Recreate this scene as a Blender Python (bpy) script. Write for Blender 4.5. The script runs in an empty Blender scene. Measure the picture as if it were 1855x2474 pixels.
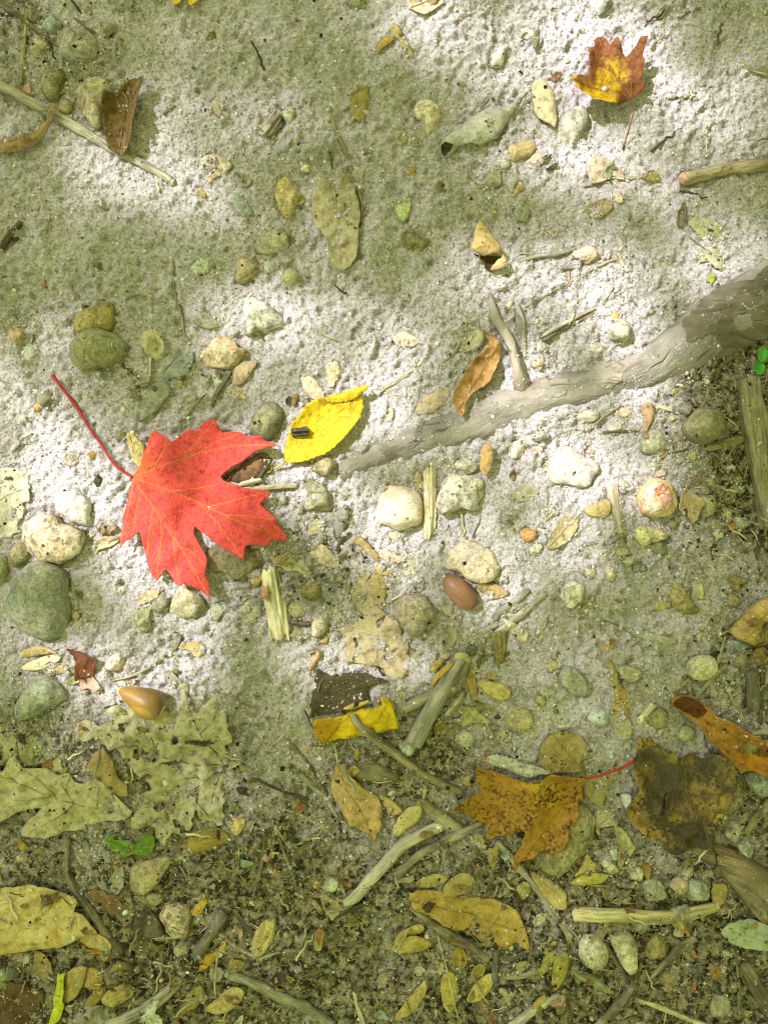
import bpy, math, random
import numpy as np
from mathutils import Vector, noise as mnoise
from mathutils.geometry import delaunay_2d_cdt
from mathutils.bvhtree import BVHTree

R = math.radians
random.seed(7)
rng = np.random.default_rng(7)
scene = bpy.context.scene
col = scene.collection

# ------------------------------------------------------------------ camera
KM = 0.448 / 1855.0                 # metres on the ground for one photo pixel
cam_d = bpy.data.cameras.new('camera')
cam = bpy.data.objects.new('camera', cam_d)
col.objects.link(cam)
CAM_H = 0.56
cam.location = (0, 0, CAM_H)
cam.rotation_euler = (0, 0, 0)
cam_d.sensor_fit = 'VERTICAL'
cam_d.angle_y = 2 * math.atan(0.5 * 2474 * KM / CAM_H)
cam_d.clip_start = 0.01
cam_d.clip_end = 500
scene.camera = cam

# ------------------------------------------------------------------ sky, sun, exposure
SUN_EL = R(52)
SUN_AZ = Vector((-0.80, 0.60))      # towards the sun, on the ground
SUN_DIR = Vector((SUN_AZ.x * math.cos(SUN_EL), SUN_AZ.y * math.cos(SUN_EL), math.sin(SUN_EL)))
world = bpy.data.worlds.new('World')
scene.world = world
world.use_nodes = True
wn = world.node_tree
sky = wn.nodes.new('ShaderNodeTexSky')
sky.sky_type = 'NISHITA'
sky.sun_disc = False
sky.sun_elevation = SUN_EL
sky.sun_rotation = math.atan2(SUN_AZ.x, SUN_AZ.y)
bg = wn.nodes['Background']
bg.inputs['Strength'].default_value = 0.12
wn.links.new(sky.outputs[0], bg.inputs['Color'])
sun_d = bpy.data.lights.new('sun', 'SUN')
sun_d.energy = 5.0
sun_d.angle = R(0.55)
sun_d.color = (1.0, 0.965, 0.955)
sun = bpy.data.objects.new('sun', sun_d)
sun.rotation_euler = SUN_DIR.to_track_quat('Z', 'Y').to_euler()
sun.location = (-3, 3, 6)
col.objects.link(sun)
vs = scene.view_settings
vs.view_transform = 'Standard'
vs.look = 'None'
vs.gamma = 1
vs.use_curve_mapping = False
vs.exposure = 0.87
scene.cycles.max_bounces = 8
scene.cycles.diffuse_bounces = 4
scene.cycles.transmission_bounces = 6
scene.cycles.sample_clamp_indirect = 6
scene.cycles.filter_width = 1.1
scene.cycles.use_denoising = True

# ------------------------------------------------------------------ places on the ground
TILE = {'A': (0, 0), 'B': (600, 0), 'C': (1155, 0), 'D': (0, 580), 'E': (600, 580), 'F': (1155, 580),
        'G': (0, 1150), 'H': (600, 1150), 'I': (1155, 1150), 'J': (0, 1750), 'K': (600, 1750), 'L': (1155, 1750)}
Z = 2.37
UM = KM / Z                          # metres for one survey unit

def P(t, x, y):
    if t == 'U':
        sx, sy = x * 1.11817, y * 1.11817
    else:
        sx, sy = TILE[t][0] + x / Z, TILE[t][1] + y / Z
    return ((sx - 927.5) * KM, (1237.0 - sy) * KM)

def PP(t, flat):
    return [P(t, flat[i], flat[i + 1]) for i in range(0, len(flat), 2)]

# ------------------------------------------------------------------ noise and ground height
def _hash(ix, iy, s):
    h = (ix.astype(np.int64) * 374761393 + iy.astype(np.int64) * 668265263 + s * 1442695041) & 0xffffffff
    h = ((h ^ (h >> 13)) * 1274126177) & 0xffffffff
    h = h ^ (h >> 16)
    return (h & 0xffff) / 65535.0

def vn(x, y, s=0):
    x = np.asarray(x, float); y = np.asarray(y, float)
    ix = np.floor(x); iy = np.floor(y)
    fx = x - ix; fy = y - iy
    fx = fx * fx * fx * (fx * (fx * 6 - 15) + 10); fy = fy * fy * fy * (fy * (fy * 6 - 15) + 10)
    a = _hash(ix, iy, s); b = _hash(ix + 1, iy, s); c = _hash(ix, iy + 1, s); d = _hash(ix + 1, iy + 1, s)
    return (a * (1 - fx) + b * fx) * (1 - fy) + (c * (1 - fx) + d * fx) * fy - 0.5

ROOT_LINE = [(600 + 480 / 2.37, 580 + 1330 / 2.37, 30), (600 + 750 / 2.37, 580 + 1235 / 2.37, 104), (600 + 1250 / 2.37, 580 + 1070 / 2.37, 122), (1155 + 560 / 2.37, 580 + 850 / 2.37, 124),
             (1155 + 1000 / 2.37, 580 + 720 / 2.37, 130), (1155 + 1400 / 2.37, 580 + 470 / 2.37, 190), (1155 + 2000 / 2.37, 580 + 180 / 2.37, 240)]
ROOT_LINE = [((a - 927.5) * KM, (1237 - b) * KM, c * UM) for a, b, c in ROOT_LINE]
def ground(x, y):
    x = np.asarray(x, float); y = np.asarray(y, float)
    best = np.full(x.shape, 9.0)
    for (x1, y1, r1), (x2, y2, r2) in zip(ROOT_LINE[:-1], ROOT_LINE[1:]):
        dx, dy = x2 - x1, y2 - y1
        t = np.clip(((x - x1) * dx + (y - y1) * dy) / (dx * dx + dy * dy), 0, 1)
        best = np.minimum(best, np.hypot(x - x1 - t * dx, y - y1 - t * dy) - (r1 + (r2 - r1) * t))
    return _ground(x, y) + 0.0026 * np.exp(-(best / 0.0085) ** 2) * (0.8 + 1.1 * vn(x / 0.016, y / 0.016, 15))

def _ground(x, y):
    z = 0.012 * vn(x / 0.13, y / 0.13, 1) + 0.0052 * vn(x / 0.041, y / 0.041, 2)
    z = z + 0.0026 * vn(x / 0.0145, y / 0.0145, 3)
    return z

def ground_fine(x, y):
    rgh = 0.6 + 1.5 * np.clip(vn(x / 0.045, y / 0.045, 16) + 0.5, 0, 1)
    z = ground(x, y) + rgh * (0.0016 * vn(x / 0.0075, y / 0.0075, 4) + 0.0021 * vn(x / 0.0033, y / 0.0033, 5))
    z = z + 0.0015 * vn(x / 0.0013, y / 0.0013, 9)
    pit = np.clip(vn(x / 0.0085, y / 0.0085, 11) + 0.35 * vn(x / 0.003, y / 0.003, 12) - 0.4, 0, 0.2) * 5
    clod = np.clip(vn(x / 0.0062, y / 0.0062, 13) + 0.5 * vn(x / 0.0025, y / 0.0025, 14) - 0.3, 0, 0.2) * 5
    return z - 0.0030 * pit + 0.0022 * clod

def gz(x, y):
    return float(ground(x, y))

# how much dark leaf mould lies in the soil, 0..1
def humus(x, y):
    u = (np.asarray(x, float) / KM + 927.5) / 1.11817
    v = (1237.0 - np.asarray(y, float) / KM) / 1.11817
    n = vn(u / 170, v / 170, 21) * 0.55 + vn(u / 60, v / 60, 22) * 0.35 + vn(u / 22, v / 22, 23) * 0.25
    def s(t): return np.clip(t, 0, 1)
    m = s((v - 1560) / 420) * 1.0
    m = np.maximum(m, 0.85 * s(1 - np.hypot((u - 900) / 260, (v - 1640) / 190)) * 1.6)
    m = np.maximum(m, s((u - 1380) / 200) * s((v - 640) / 160) * s((1330 - v) / 260) * 1.1)
    m = np.maximum(m, 0.8 * s((u - 1430) / 220) * s((v - 1250) / 150))
    m = np.maximum(m, 0.6 * s(1 - np.hypot((u - 640) / 230, (v - 1230) / 160)))
    m = np.maximum(m, 0.5 * s((v - 1480) / 160) * s((700 - u) / 300))
    m = np.maximum(m, 0.35 * s((200 - v) / 220) * s((330 - u) / 240))
    return s(m * (1 + 0.9 * n) + 0.55 * n * (m > 0.03) + 0.22 * s(n))

# ------------------------------------------------------------------ node helpers
def new_mat(name):
    m = bpy.data.materials.new(name)
    m.use_nodes = True
    nt = m.node_tree
    return m, nt, nt.nodes['Principled BSDF'], nt.nodes['Material Output']

class NB:
    def __init__(self, nt):
        self.nt = nt
    def n(self, t, **kw):
        nd = self.nt.nodes.new(t)
        for k, v in kw.items():
            setattr(nd, k, v)
        return nd
    def l(self, a, b):
        self.nt.links.new(a, b)
    def pos(self):
        return self.n('ShaderNodeNewGeometry').outputs['Position']
    def noise(self, vec, scale, detail=3, rough=0.55):
        nd = self.n('ShaderNodeTexNoise')
        nd.inputs['Scale'].default_value = scale
        nd.inputs['Detail'].default_value = detail
        nd.inputs['Roughness'].default_value = rough
        self.l(vec, nd.inputs['Vector'])
        return nd.outputs['Fac']
    def ramp(self, fac, stops):
        nd = self.n('ShaderNodeValToRGB')
        e = nd.color_ramp.elements
        while len(e) < len(stops):
            e.new(0.5)
        for el, (p, c) in zip(e, stops):
            el.position = p
            el.color = (*c, 1) if len(c) == 3 else c
        self.l(fac, nd.inputs[0])
        return nd.outputs[0]
    def rng(self, v, a, b, c, d):
        nd = self.n('ShaderNodeMapRange')
        self.l(v, nd.inputs[0])
        for i, q in enumerate((a, b, c, d)):
            nd.inputs[i + 1].default_value = q
        return nd.outputs[0]
    def math(self, op, a, b=None):
        nd = self.n('ShaderNodeMath', operation=op)
        for i, q in enumerate((a, b)):
            if q is None:
                continue
            if isinstance(q, (int, float)):
                nd.inputs[i].default_value = q
            else:
                self.l(q, nd.inputs[i])
        return nd.outputs[0]
    def mix(self, fac, a, b, mode='MIX'):
        nd = self.n('ShaderNodeMix', data_type='RGBA', blend_type=mode)
        for s, q in ((nd.inputs[0], fac), (nd.inputs[6], a), (nd.inputs[7], b)):
            if isinstance(q, (int, float)):
                s.default_value = q
            elif isinstance(q, tuple):
                s.default_value = (*q, 1)
            else:
                self.l(q, s)
        return nd.outputs[2]
    def attr(self, name, kind='GEOMETRY', out='Fac'):
        nd = self.n('ShaderNodeAttribute', attribute_type=kind, attribute_name=name)
        return nd.outputs[out]
    def bump(self, h, strength, dist, normal=None):
        nd = self.n('ShaderNodeBump')
        nd.inputs['Strength'].default_value = strength
        nd.inputs['Distance'].default_value = dist
        self.l(h, nd.inputs['Height'])
        if normal is not None:
            self.l(normal, nd.inputs['Normal'])
        return nd.outputs[0]

SAND = (0.425, 0.378, 0.44)

def sand_dust(b, base, amount, pos):
    """sand grains clinging to a surface, more where it faces up"""
    nz = b.n('ShaderNodeSeparateXYZ')
    b.l(b.n('ShaderNodeNewGeometry').outputs['Normal'], nz.inputs[0])
    up = b.rng(nz.outputs['Z'], 0.2, 0.9, 0.0, 1.0)
    big = b.noise(pos, 55, 3)
    fine = b.noise(pos, 900, 2, 0.7)
    sm = b.math('ADD', b.math('MULTIPLY', big, 0.75), b.math('MULTIPLY', fine, 0.6))
    thr = b.math('SUBTRACT', 1.06, b.math('MULTIPLY', amount, 0.58))
    d = b.math('MULTIPLY', b.math('SUBTRACT', sm, thr), 7.0)
    nd = b.n('ShaderNodeClamp')
    b.l(d, nd.inputs[0])
    d = b.math('MULTIPLY', nd.outputs[0], up)
    sc = b.ramp(b.noise(pos, 1300, 1), [(0.3, (0.24, 0.21, 0.18)), (0.5, SAND), (0.7, (0.66, 0.62, 0.57))])
    return b.mix(d, base, sc), d

def make_stone_mat():
    m, nt, p, out = new_mat('stone')
    b = NB(nt); pos = b.pos()
    oi = b.n('ShaderNodeObjectInfo')
    tint = b.attr('tint', 'OBJECT', 'Color')
    speck = b.attr('speck', 'OBJECT')
    dust = b.attr('dust', 'OBJECT')
    rough = b.attr('rough', 'OBJECT')
    big = b.noise(pos, 70, 4, 0.6)
    base = b.mix(b.rng(big, 0.42, 0.66, 0, 1), oi.outputs['Color'], tint)
    fine = b.noise(pos, 750, 3, 0.7)
    base = b.mix(1.0, base, b.ramp(fine, [(0.28, (0.5, 0.5, 0.5)), (0.5, (1, 1, 1)), (0.72, (1.3, 1.3, 1.3))]), 'MULTIPLY')
    st = b.n('ShaderNodeTexNoise'); st.inputs['Scale'].default_value = 150; st.inputs['Detail'].default_value = 5; st.inputs['Roughness'].default_value = 0.7; st.inputs['Distortion'].default_value = 0.6
    mpg = b.n('ShaderNodeMapping'); mpg.inputs['Scale'].default_value = (1, 0.35, 2.2); mpg.inputs['Rotation'].default_value = (0.3, 0.2, 0.7)
    b.l(pos, mpg.inputs['Vector']); b.l(mpg.outputs[0], st.inputs['Vector'])
    base = b.mix(1.0, base, b.ramp(st.outputs['Fac'], [(0.3, (0.58, 0.56, 0.52)), (0.48, (1, 1, 1)), (0.7, (1.25, 1.24, 1.2))]), 'MULTIPLY')
    vor = b.n('ShaderNodeTexVoronoi'); vor.inputs['Scale'].default_value = 420
    b.l(pos, vor.inputs['Vector'])
    sp = b.ramp(vor.outputs['Color'], [(0.2, (0.35, 0.33, 0.3)), (0.45, (1, 1, 1)), (0.8, (1.5, 1.45, 1.35))])
    base = b.mix(speck, base, b.mix(1.0, base, sp, 'MULTIPLY'))
    base, d = sand_dust(b, base, dust, pos)
    b.l(base, p.inputs['Base Color'])
    b.l(rough, p.inputs['Roughness'])
    b.l(b.rng(rough, 0.3, 0.75, 0.45, 0.1), p.inputs['Specular IOR Level'])
    h = b.math('ADD', b.math('MULTIPLY', fine, 0.5), b.math('MULTIPLY', b.noise(pos, 260, 3), 0.8))
    h = b.math('ADD', b.math('MULTIPLY', h, b.math('ADD', speck, 0.25)), b.math('MULTIPLY', d, 0.6))
    b.l(b.bump(h, 0.6, 0.0016), p.inputs['Normal'])
    return m

def make_leaf_mat():
    m, nt, p, out = new_mat('leaf')
    b = NB(nt); pos = b.pos()
    oi = b.n('ShaderNodeObjectInfo')
    tint = b.attr('tint', 'OBJECT', 'Color')
    spot = b.attr('spot', 'OBJECT', 'Color')
    mott = b.attr('mottle', 'OBJECT')
    spots = b.attr('spots', 'OBJECT')
    dust = b.attr('dust', 'OBJECT')
    gloss = b.attr('gloss', 'OBJECT')
    veincol = b.attr('veincol', 'OBJECT', 'Color')
    vein = b.attr('vein')
    grad = b.attr('grad')
    big = b.noise(pos, 48, 4, 0.6)
    f = b.math('ADD', b.rng(big, 0.38, 0.64, -0.5, 0.5), grad)
    nd = b.n('ShaderNodeClamp'); b.l(b.math('MULTIPLY', f, mott), nd.inputs[0])
    base = b.mix(nd.outputs[0], oi.outputs['Color'], tint)
    mid = b.noise(pos, 230, 3, 0.65)
    base = b.mix(1.0, base, b.ramp(mid, [(0.28, (0.52, 0.49, 0.44)), (0.5, (1, 1, 1)), (0.75, (1.25, 1.25, 1.2))]), 'MULTIPLY')
    sm = b.math('ADD', b.math('MULTIPLY', b.noise(pos, 520, 3, 0.6), 0.7), b.math('MULTIPLY', b.noise(pos, 75, 2), 0.5))
    sthr = b.math('SUBTRACT', 0.84, b.math('MULTIPLY', spots, 0.36))
    sp = b.n('ShaderNodeClamp'); b.l(b.math('MULTIPLY', b.math('SUBTRACT', sm, sthr), 12), sp.inputs[0])
    base = b.mix(sp.outputs[0], base, spot)
    net = b.n('ShaderNodeTexVoronoi', feature='DISTANCE_TO_EDGE'); net.inputs['Scale'].default_value = 330
    wob = b.n('ShaderNodeTexNoise'); wob.inputs['Scale'].default_value = 400
    b.l(pos, wob.inputs['Vector'])
    vm = b.n('ShaderNodeMix', data_type='VECTOR'); vm.inputs[0].default_value = 0.004
    b.l(pos, vm.inputs[4]); b.l(wob.outputs['Color'], vm.inputs[5]); b.l(vm.outputs[1], net.inputs['Vector'])
    nl = b.rng(net.outputs['Distance'], 0.0, 0.16, 1.0, 0.0)
    base = b.mix(b.math('MULTIPLY', nl, b.attr('net', 'OBJECT')), base, veincol)
    base = b.mix(b.math('MULTIPLY', vein, 0.85), base, veincol)
    base, d = sand_dust(b, base, dust, pos)
    b.l(base, p.inputs['Base Color'])
    b.l(b.math('SUBTRACT', 0.85, gloss), p.inputs['Roughness'])
    b.l(b.math('MULTIPLY', gloss, 0.8), p.inputs['Specular IOR Level'])
    h = b.math('ADD', b.math('MULTIPLY', mid, 0.8), b.math('MULTIPLY', vein, 0.5))
    h = b.math('ADD', h, b.math('MULTIPLY', nl, 0.22))
    h = b.math('ADD', h, b.math('MULTIPLY', d, 0.8))
    nrm = b.bump(h, 0.75, 0.0013)
    b.l(nrm, p.inputs['Normal'])
    tr = b.n('ShaderNodeBsdfTranslucent')
    b.l(b.mix(1.0, base, (1.0, 0.9, 0.6), 'MULTIPLY'), tr.inputs['Color'])
    ms = b.n('ShaderNodeMixShader')
    b.l(b.attr('thin', 'OBJECT'), ms.inputs[0])
    b.l(p.outputs[0], ms.inputs[1]); b.l(tr.outputs[0], ms.inputs[2])
    b.l(ms.outputs[0], out.inputs['Surface'])
    return m

def make_wood_mat():
    m, nt, p, out = new_mat('wood')
    b = NB(nt); pos = b.pos()
    oi = b.n('ShaderNodeObjectInfo')
    tint = b.attr('tint', 'OBJECT', 'Color')
    dust = b.attr('dust', 'OBJECT')
    gr = b.attr('grain', 'GEOMETRY', 'Vector')
    mp = b.n('ShaderNodeMapping'); mp.inputs['Scale'].default_value = (0.09, 1, 1)
    b.l(gr, mp.inputs['Vector'])
    fib = b.noise(mp.outputs[0], 1100, 3, 0.6)
    fib2 = b.noise(mp.outputs[0], 330, 3, 0.6)
    patch = b.noise(pos, 65, 4, 0.6)
    base = b.mix(b.rng(patch, 0.4, 0.62, 0, 1), oi.outputs['Color'], tint)
    base = b.mix(1.0, base, b.ramp(fib2, [(0.3, (0.5, 0.48, 0.45)), (0.5, (1, 1, 1)), (0.72, (1.28, 1.26, 1.22))]), 'MULTIPLY')
    base = b.mix(1.0, base, b.ramp(fib, [(0.3, (0.6, 0.58, 0.55)), (0.5, (1, 1, 1)), (0.75, (1.2, 1.2, 1.2))]), 'MULTIPLY')
    base, d = sand_dust(b, base, dust, pos)
    b.l(base, p.inputs['Base Color'])
    p.inputs['Roughness'].default_value = 0.85
    p.inputs['Specular IOR Level'].default_value = 0.08
    h = b.math('ADD', b.math('MULTIPLY', fib, 0.5), b.math('MULTIPLY', fib2, 1.0))
    h = b.math('ADD', h, b.math('MULTIPLY', b.noise(pos, 500, 3), 0.6))
    b.l(b.bump(h, 0.7, 0.0013), p.inputs['Normal'])
    return m

def make_ground_mat():
    m, nt, p, out = new_mat('sandy_soil')
    b = NB(nt); pos = b.pos()
    hum = b.attr('humus')
    n1 = b.noise(pos, 22, 4, 0.6)
    n2 = b.noise(pos, 620, 3, 0.75)
    n3 = b.noise(pos, 190, 3, 0.65)
    sand = b.ramp(n1, [(0.3, (0.33, 0.30, 0.30)), (0.55, SAND), (0.75, (0.47, 0.425, 0.455))])
    sand = b.mix(1.0, sand, b.ramp(n2, [(0.31, (0.38, 0.37, 0.36)), (0.45, (0.9, 0.9, 0.9)), (0.66, (1.3, 1.3, 1.3))]), 'MULTIPLY')  # sand darkened in the bump's lows, painting crevice shade between grains
    mould = b.ramp(n3, [(0.40, (0.018, 0.015, 0.01)), (0.48, (0.14, 0.122, 0.09)), (0.64, (0.31, 0.27, 0.21))])  # leaf mould; its near-black lows also paint the shaded gaps in the litter
    mould = b.mix(1.0, mould, b.ramp(n2, [(0.3, (0.55, 0.55, 0.55)), (0.5, (1, 1, 1)), (0.7, (1.5, 1.5, 1.45))]), 'MULTIPLY')
    f = b.math('ADD', b.math('MULTIPLY', hum, 1.25), b.rng(b.noise(pos, 330, 2), 0.3, 0.7, -0.3, 0.3))
    nd = b.n('ShaderNodeClamp'); b.l(b.math('MULTIPLY', f, b.rng(hum, 0, 0.08, 0, 1)), nd.inputs[0])
    b.l(b.mix(b.math('MULTIPLY', nd.outputs[0], 0.95), sand, mould), p.inputs['Base Color'])
    p.inputs['Roughness'].default_value = 0.95
    p.inputs['Specular IOR Level'].default_value = 0.03
    h = b.math('ADD', b.math('MULTIPLY', n2, 0.8), b.math('MULTIPLY', n3, 0.8))
    b.l(b.bump(h, 0.9, 0.0014), p.inputs['Normal'])
    return m

def make_grain_mat(name, stops, rough=0.7):
    m, nt, p, out = new_mat(name)
    b = NB(nt)
    g = b.n('ShaderNodeNewGeometry')
    b.l(b.ramp(g.outputs['Random Per Island'], stops), p.inputs['Base Color'])
    p.inputs['Roughness'].default_value = rough
    p.inputs['Specular IOR Level'].default_value = 0.1
    return m

def make_canopy_mat():
    m, nt, p, out = new_mat('living_leaf')
    b = NB(nt)
    g = b.n('ShaderNodeNewGeometry')
    r = g.outputs['Random Per Island']
    d = b.n('ShaderNodeBsdfDiffuse'); t = b.n('ShaderNodeBsdfTranslucent'); ms = b.n('ShaderNodeMixShader')
    b.l(b.ramp(r, [(0, (0.10, 0.13, 0.035)), (1, (0.17, 0.18, 0.05))]), d.inputs['Color'])
    b.l(b.ramp(r, [(0, (0.76, 0.87, 0.24)), (1, (0.87, 0.88, 0.30))]), t.inputs['Color'])
    ms.inputs[0].default_value = 0.92
    b.l(d.outputs[0], ms.inputs[1]); b.l(t.outputs[0], ms.inputs[2])
    b.l(ms.outputs[0], out.inputs['Surface'])
    return m

def make_bark_mat():
    m, nt, p, out = new_mat('root_bark')
    b = NB(nt); pos = b.pos()
    oi = b.n('ShaderNodeObjectInfo')
    tint = b.attr('tint', 'OBJECT', 'Color'); dust = b.attr('dust', 'OBJECT')
    gr = b.attr('grain', 'GEOMETRY', 'Vector')
    mp = b.n('ShaderNodeMapping'); mp.inputs['Scale'].default_value = (0.32, 1, 1)
    b.l(gr, mp.inputs['Vector'])
    n1 = b.noise(mp.outputs[0], 160, 5, 0.68)
    n2 = b.noise(mp.outputs[0], 620, 3, 0.65)
    cr = b.n('ShaderNodeTexVoronoi', feature='DISTANCE_TO_EDGE'); cr.inputs['Scale'].default_value = 95
    wv = b.n('ShaderNodeMix', data_type='VECTOR'); wv.inputs[0].default_value = 0.012
    nz = b.n('ShaderNodeTexNoise'); nz.inputs['Scale'].default_value = 120; b.l(mp.outputs[0], nz.inputs['Vector'])
    b.l(mp.outputs[0], wv.inputs[4]); b.l(nz.outputs['Color'], wv.inputs[5]); b.l(wv.outputs[1], cr.inputs['Vector'])
    crack = b.math('MULTIPLY', b.rng(cr.outputs['Distance'], 0.0, 0.045, 1.0, 0.0), b.rng(b.noise(pos, 60, 2), 0.5, 0.66, 0.0, 0.7))
    base = b.mix(b.rng(b.noise(pos, 42, 4), 0.4, 0.62, 0, 1), oi.outputs['Color'], tint)
    base = b.mix(1.0, base, b.ramp(n1, [(0.32, (0.6, 0.56, 0.53)), (0.5, (1, 1, 1)), (0.7, (1.22, 1.21, 1.2))]), 'MULTIPLY')
    base = b.mix(crack, base, (0.05, 0.04, 0.03))
    base, d = sand_dust(b, base, dust, pos)
    b.l(base, p.inputs['Base Color'])
    p.inputs['Roughness'].default_value = 0.9
    p.inputs['Specular IOR Level'].default_value = 0.06
    h = b.math('ADD', b.math('MULTIPLY', n1, 1.2), b.math('MULTIPLY', n2, 0.5))
    h = b.math('SUBTRACT', h, b.math('MULTIPLY', crack, 0.9))
    h = b.math('ADD', h, b.math('MULTIPLY', d, 0.5))
    b.l(b.bump(h, 0.8, 0.0022), p.inputs['Normal'])
    return m

M_BARK = make_bark_mat()
M_STONE = make_stone_mat(); M_LEAF = make_leaf_mat(); M_WOOD = make_wood_mat(); M_GROUND = make_ground_mat()
M_CANOPY = make_canopy_mat()
M_GRAIN = make_grain_mat('sand_grain', [(0, (0.10, 0.09, 0.08)), (0.05, (0.24, 0.21, 0.185)), (0.22, (0.34, 0.31, 0.29)), (0.5, (0.46, 0.415, 0.455)),
                                        (0.68, (0.56, 0.52, 0.555)), (0.77, (0.47, 0.37, 0.25)), (0.88, (0.80, 0.78, 0.76)), (0.95, (0.48, 0.34, 0.28)), (1.0, (0.30, 0.32, 0.30))])
M_CRUMB = make_grain_mat('mould_crumb', [(0, (0.018, 0.014, 0.010)), (0.3, (0.06, 0.045, 0.028)), (0.55, (0.15, 0.115, 0.068)), (0.8, (0.26, 0.2, 0.11)), (1.0, (0.38, 0.31, 0.19))], 0.85)

# ------------------------------------------------------------------ object helpers
SUPPORT = []                         # (verts, faces) of everything a later piece can lie on
BVH = [None]

def rebuild():
    V, F, o = [], [], 0
    for v, f, w in SUPPORT:
        V.extend(v); F.extend([tuple(i + o for i in q) for q in f]); o += len(v)
    BVH[0] = BVHTree.FromPolygons(V, F) if F else None

def sup(x, y):
    z = gz(x, y)
    if BVH[0] is not None:
        h = BVH[0].ray_cast(Vector((x, y, 0.4)), Vector((0, 0, -1)))
        if h[0] is not None and h[0].z > z:
            z = h[0].z
    return z

def sup_many(V):
    z = ground(V[:, 0], V[:, 1])
    if BVH[0] is not None:
        d = Vector((0, 0, -1))
        for i, (x, y) in enumerate(V.tolist()):
            h = BVH[0].ray_cast(Vector((x, y, 0.4)), d)
            if h[0] is not None and h[0].z > z[i]:
                z[i] = h[0].z
    return z

def props(o, kw):
    o.color = (*kw.get('col', (0.4, 0.35, 0.3)), 1)
    o['tint'] = tuple(float(q) for q in kw.get('tint', kw.get('col', (0.4, 0.35, 0.3))))
    o['spot'] = tuple(float(q) for q in kw.get('spot', (0.07, 0.045, 0.025)))
    o['veincol'] = tuple(float(q) for q in kw.get('veincol', kw.get('tint', (0.4, 0.35, 0.3))))
    for k, d in (('speck', 0.4), ('dust', 0.25), ('rough', 0.75), ('mottle', 0.8), ('spots', 0.3), ('gloss', 0.15), ('thin', 0.2), ('net', 0.3)):
        o[k] = float(kw.get(k, d))

def mesh_obj(name, V, F, mat, loc=(0, 0, 0), parent=None, smooth=True, attrs=None, support=False, **kw):
    me = bpy.data.meshes.new(name)
    L = Vector(loc)
    me.from_pydata([(v[0] - L.x, v[1] - L.y, v[2] - L.z) for v in V], [], F)
    if smooth:
        me.polygons.foreach_set('use_smooth', [True] * len(me.polygons))
    for an, (ty, data) in (attrs or {}).items():
        a = me.attributes.new(an, ty, 'POINT')
        if ty == 'FLOAT':
            a.data.foreach_set('value', np.asarray(data, np.float32).ravel())
        else:
            a.data.foreach_set('vector', np.asarray(data, np.float32).ravel())
    me.materials.append(mat)
    me.update()
    o = bpy.data.objects.new(name, me)
    col.objects.link(o)
    if parent is None:
        o.location = loc
    else:
        o.parent = parent
    props(o, kw)
    if support:
        SUPPORT.append(([tuple(v) for v in V], [tuple(f) for f in F], (parent or o).name))
    return o

def tag(o, label, cat, group=None, kind=None):
    o['label'] = label; o['category'] = cat
    if group: o['group'] = group
    if kind: o['kind'] = kind
    return o

def root_empty(name, loc, label, cat, group=None):
    e = bpy.data.objects.new(name, None)
    e.empty_display_size = 0.01
    col.objects.link(e); e.location = loc
    return tag(e, label, cat, group)

def catmull(pts, step, closed=False):
    pts = [np.array(p, float) for p in pts]
    if len(pts) == 2:
        pts = [pts[0], (pts[0] + pts[1]) / 2, pts[1]]
    n = len(pts); outp = []
    for i in range(n if closed else n - 1):
        if closed:
            a, b, c, d = pts[i - 1], pts[i], pts[(i + 1) % n], pts[(i + 2) % n]
        else:
            b, c = pts[i], pts[i + 1]
            a = pts[i - 1] if i else 2 * b - c
            d = pts[i + 2] if i + 2 < n else 2 * c - b
        k = max(1, int(np.linalg.norm((c - b)[:2]) / step))
        for j in range(k):
            t = j / k
            outp.append(0.5 * ((2 * b) + (-a + c) * t + (2 * a - 5 * b + 4 * c - d) * t * t + (-a + 3 * b - 3 * c + d) * t ** 3))
    if not closed:
        outp.append(pts[-1])
    return outp
M_STRAW = make_grain_mat('straw_fibre', [(0, (0.09, 0.07, 0.045)), (0.4, (0.22, 0.17, 0.1)), (0.7, (0.36, 0.29, 0.17)), (1.0, (0.56, 0.49, 0.33))], 0.8)

# ------------------------------------------------------------------ the ground: one sheet, fine under the camera, running out to the horizon
def axis_coords(half, step, far):
    n = int(half / step)
    c = [i * step for i in range(-n, n + 1)]
    e, s = n * step, step
    tail = []
    while e < far:
        s *= 1.55; e += s; tail.append(e)
    return np.array([-t for t in reversed(tail)] + c + tail)

GX = axis_coords(0.262, 0.00095, 60)
GY = axis_coords(0.345, 0.00095, 60)
gxx, gyy = np.meshgrid(GX, GY)
gzz = ground_fine(gxx, gyy)
far = np.clip((np.hypot(gxx, gyy) - 2) / 6, 0, 1)
gzz = gzz * (1 - far)
nx, ny = len(GX), len(GY)
gv = np.stack([gxx, gyy, gzz], -1).reshape(-1, 3).astype(np.float32)
ii = (np.arange(ny - 1)[:, None] * nx + np.arange(nx - 1)[None, :]).ravel()
gf = np.stack([ii, ii + 1, ii + nx + 1, ii + nx], -1).astype(np.int32)

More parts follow.
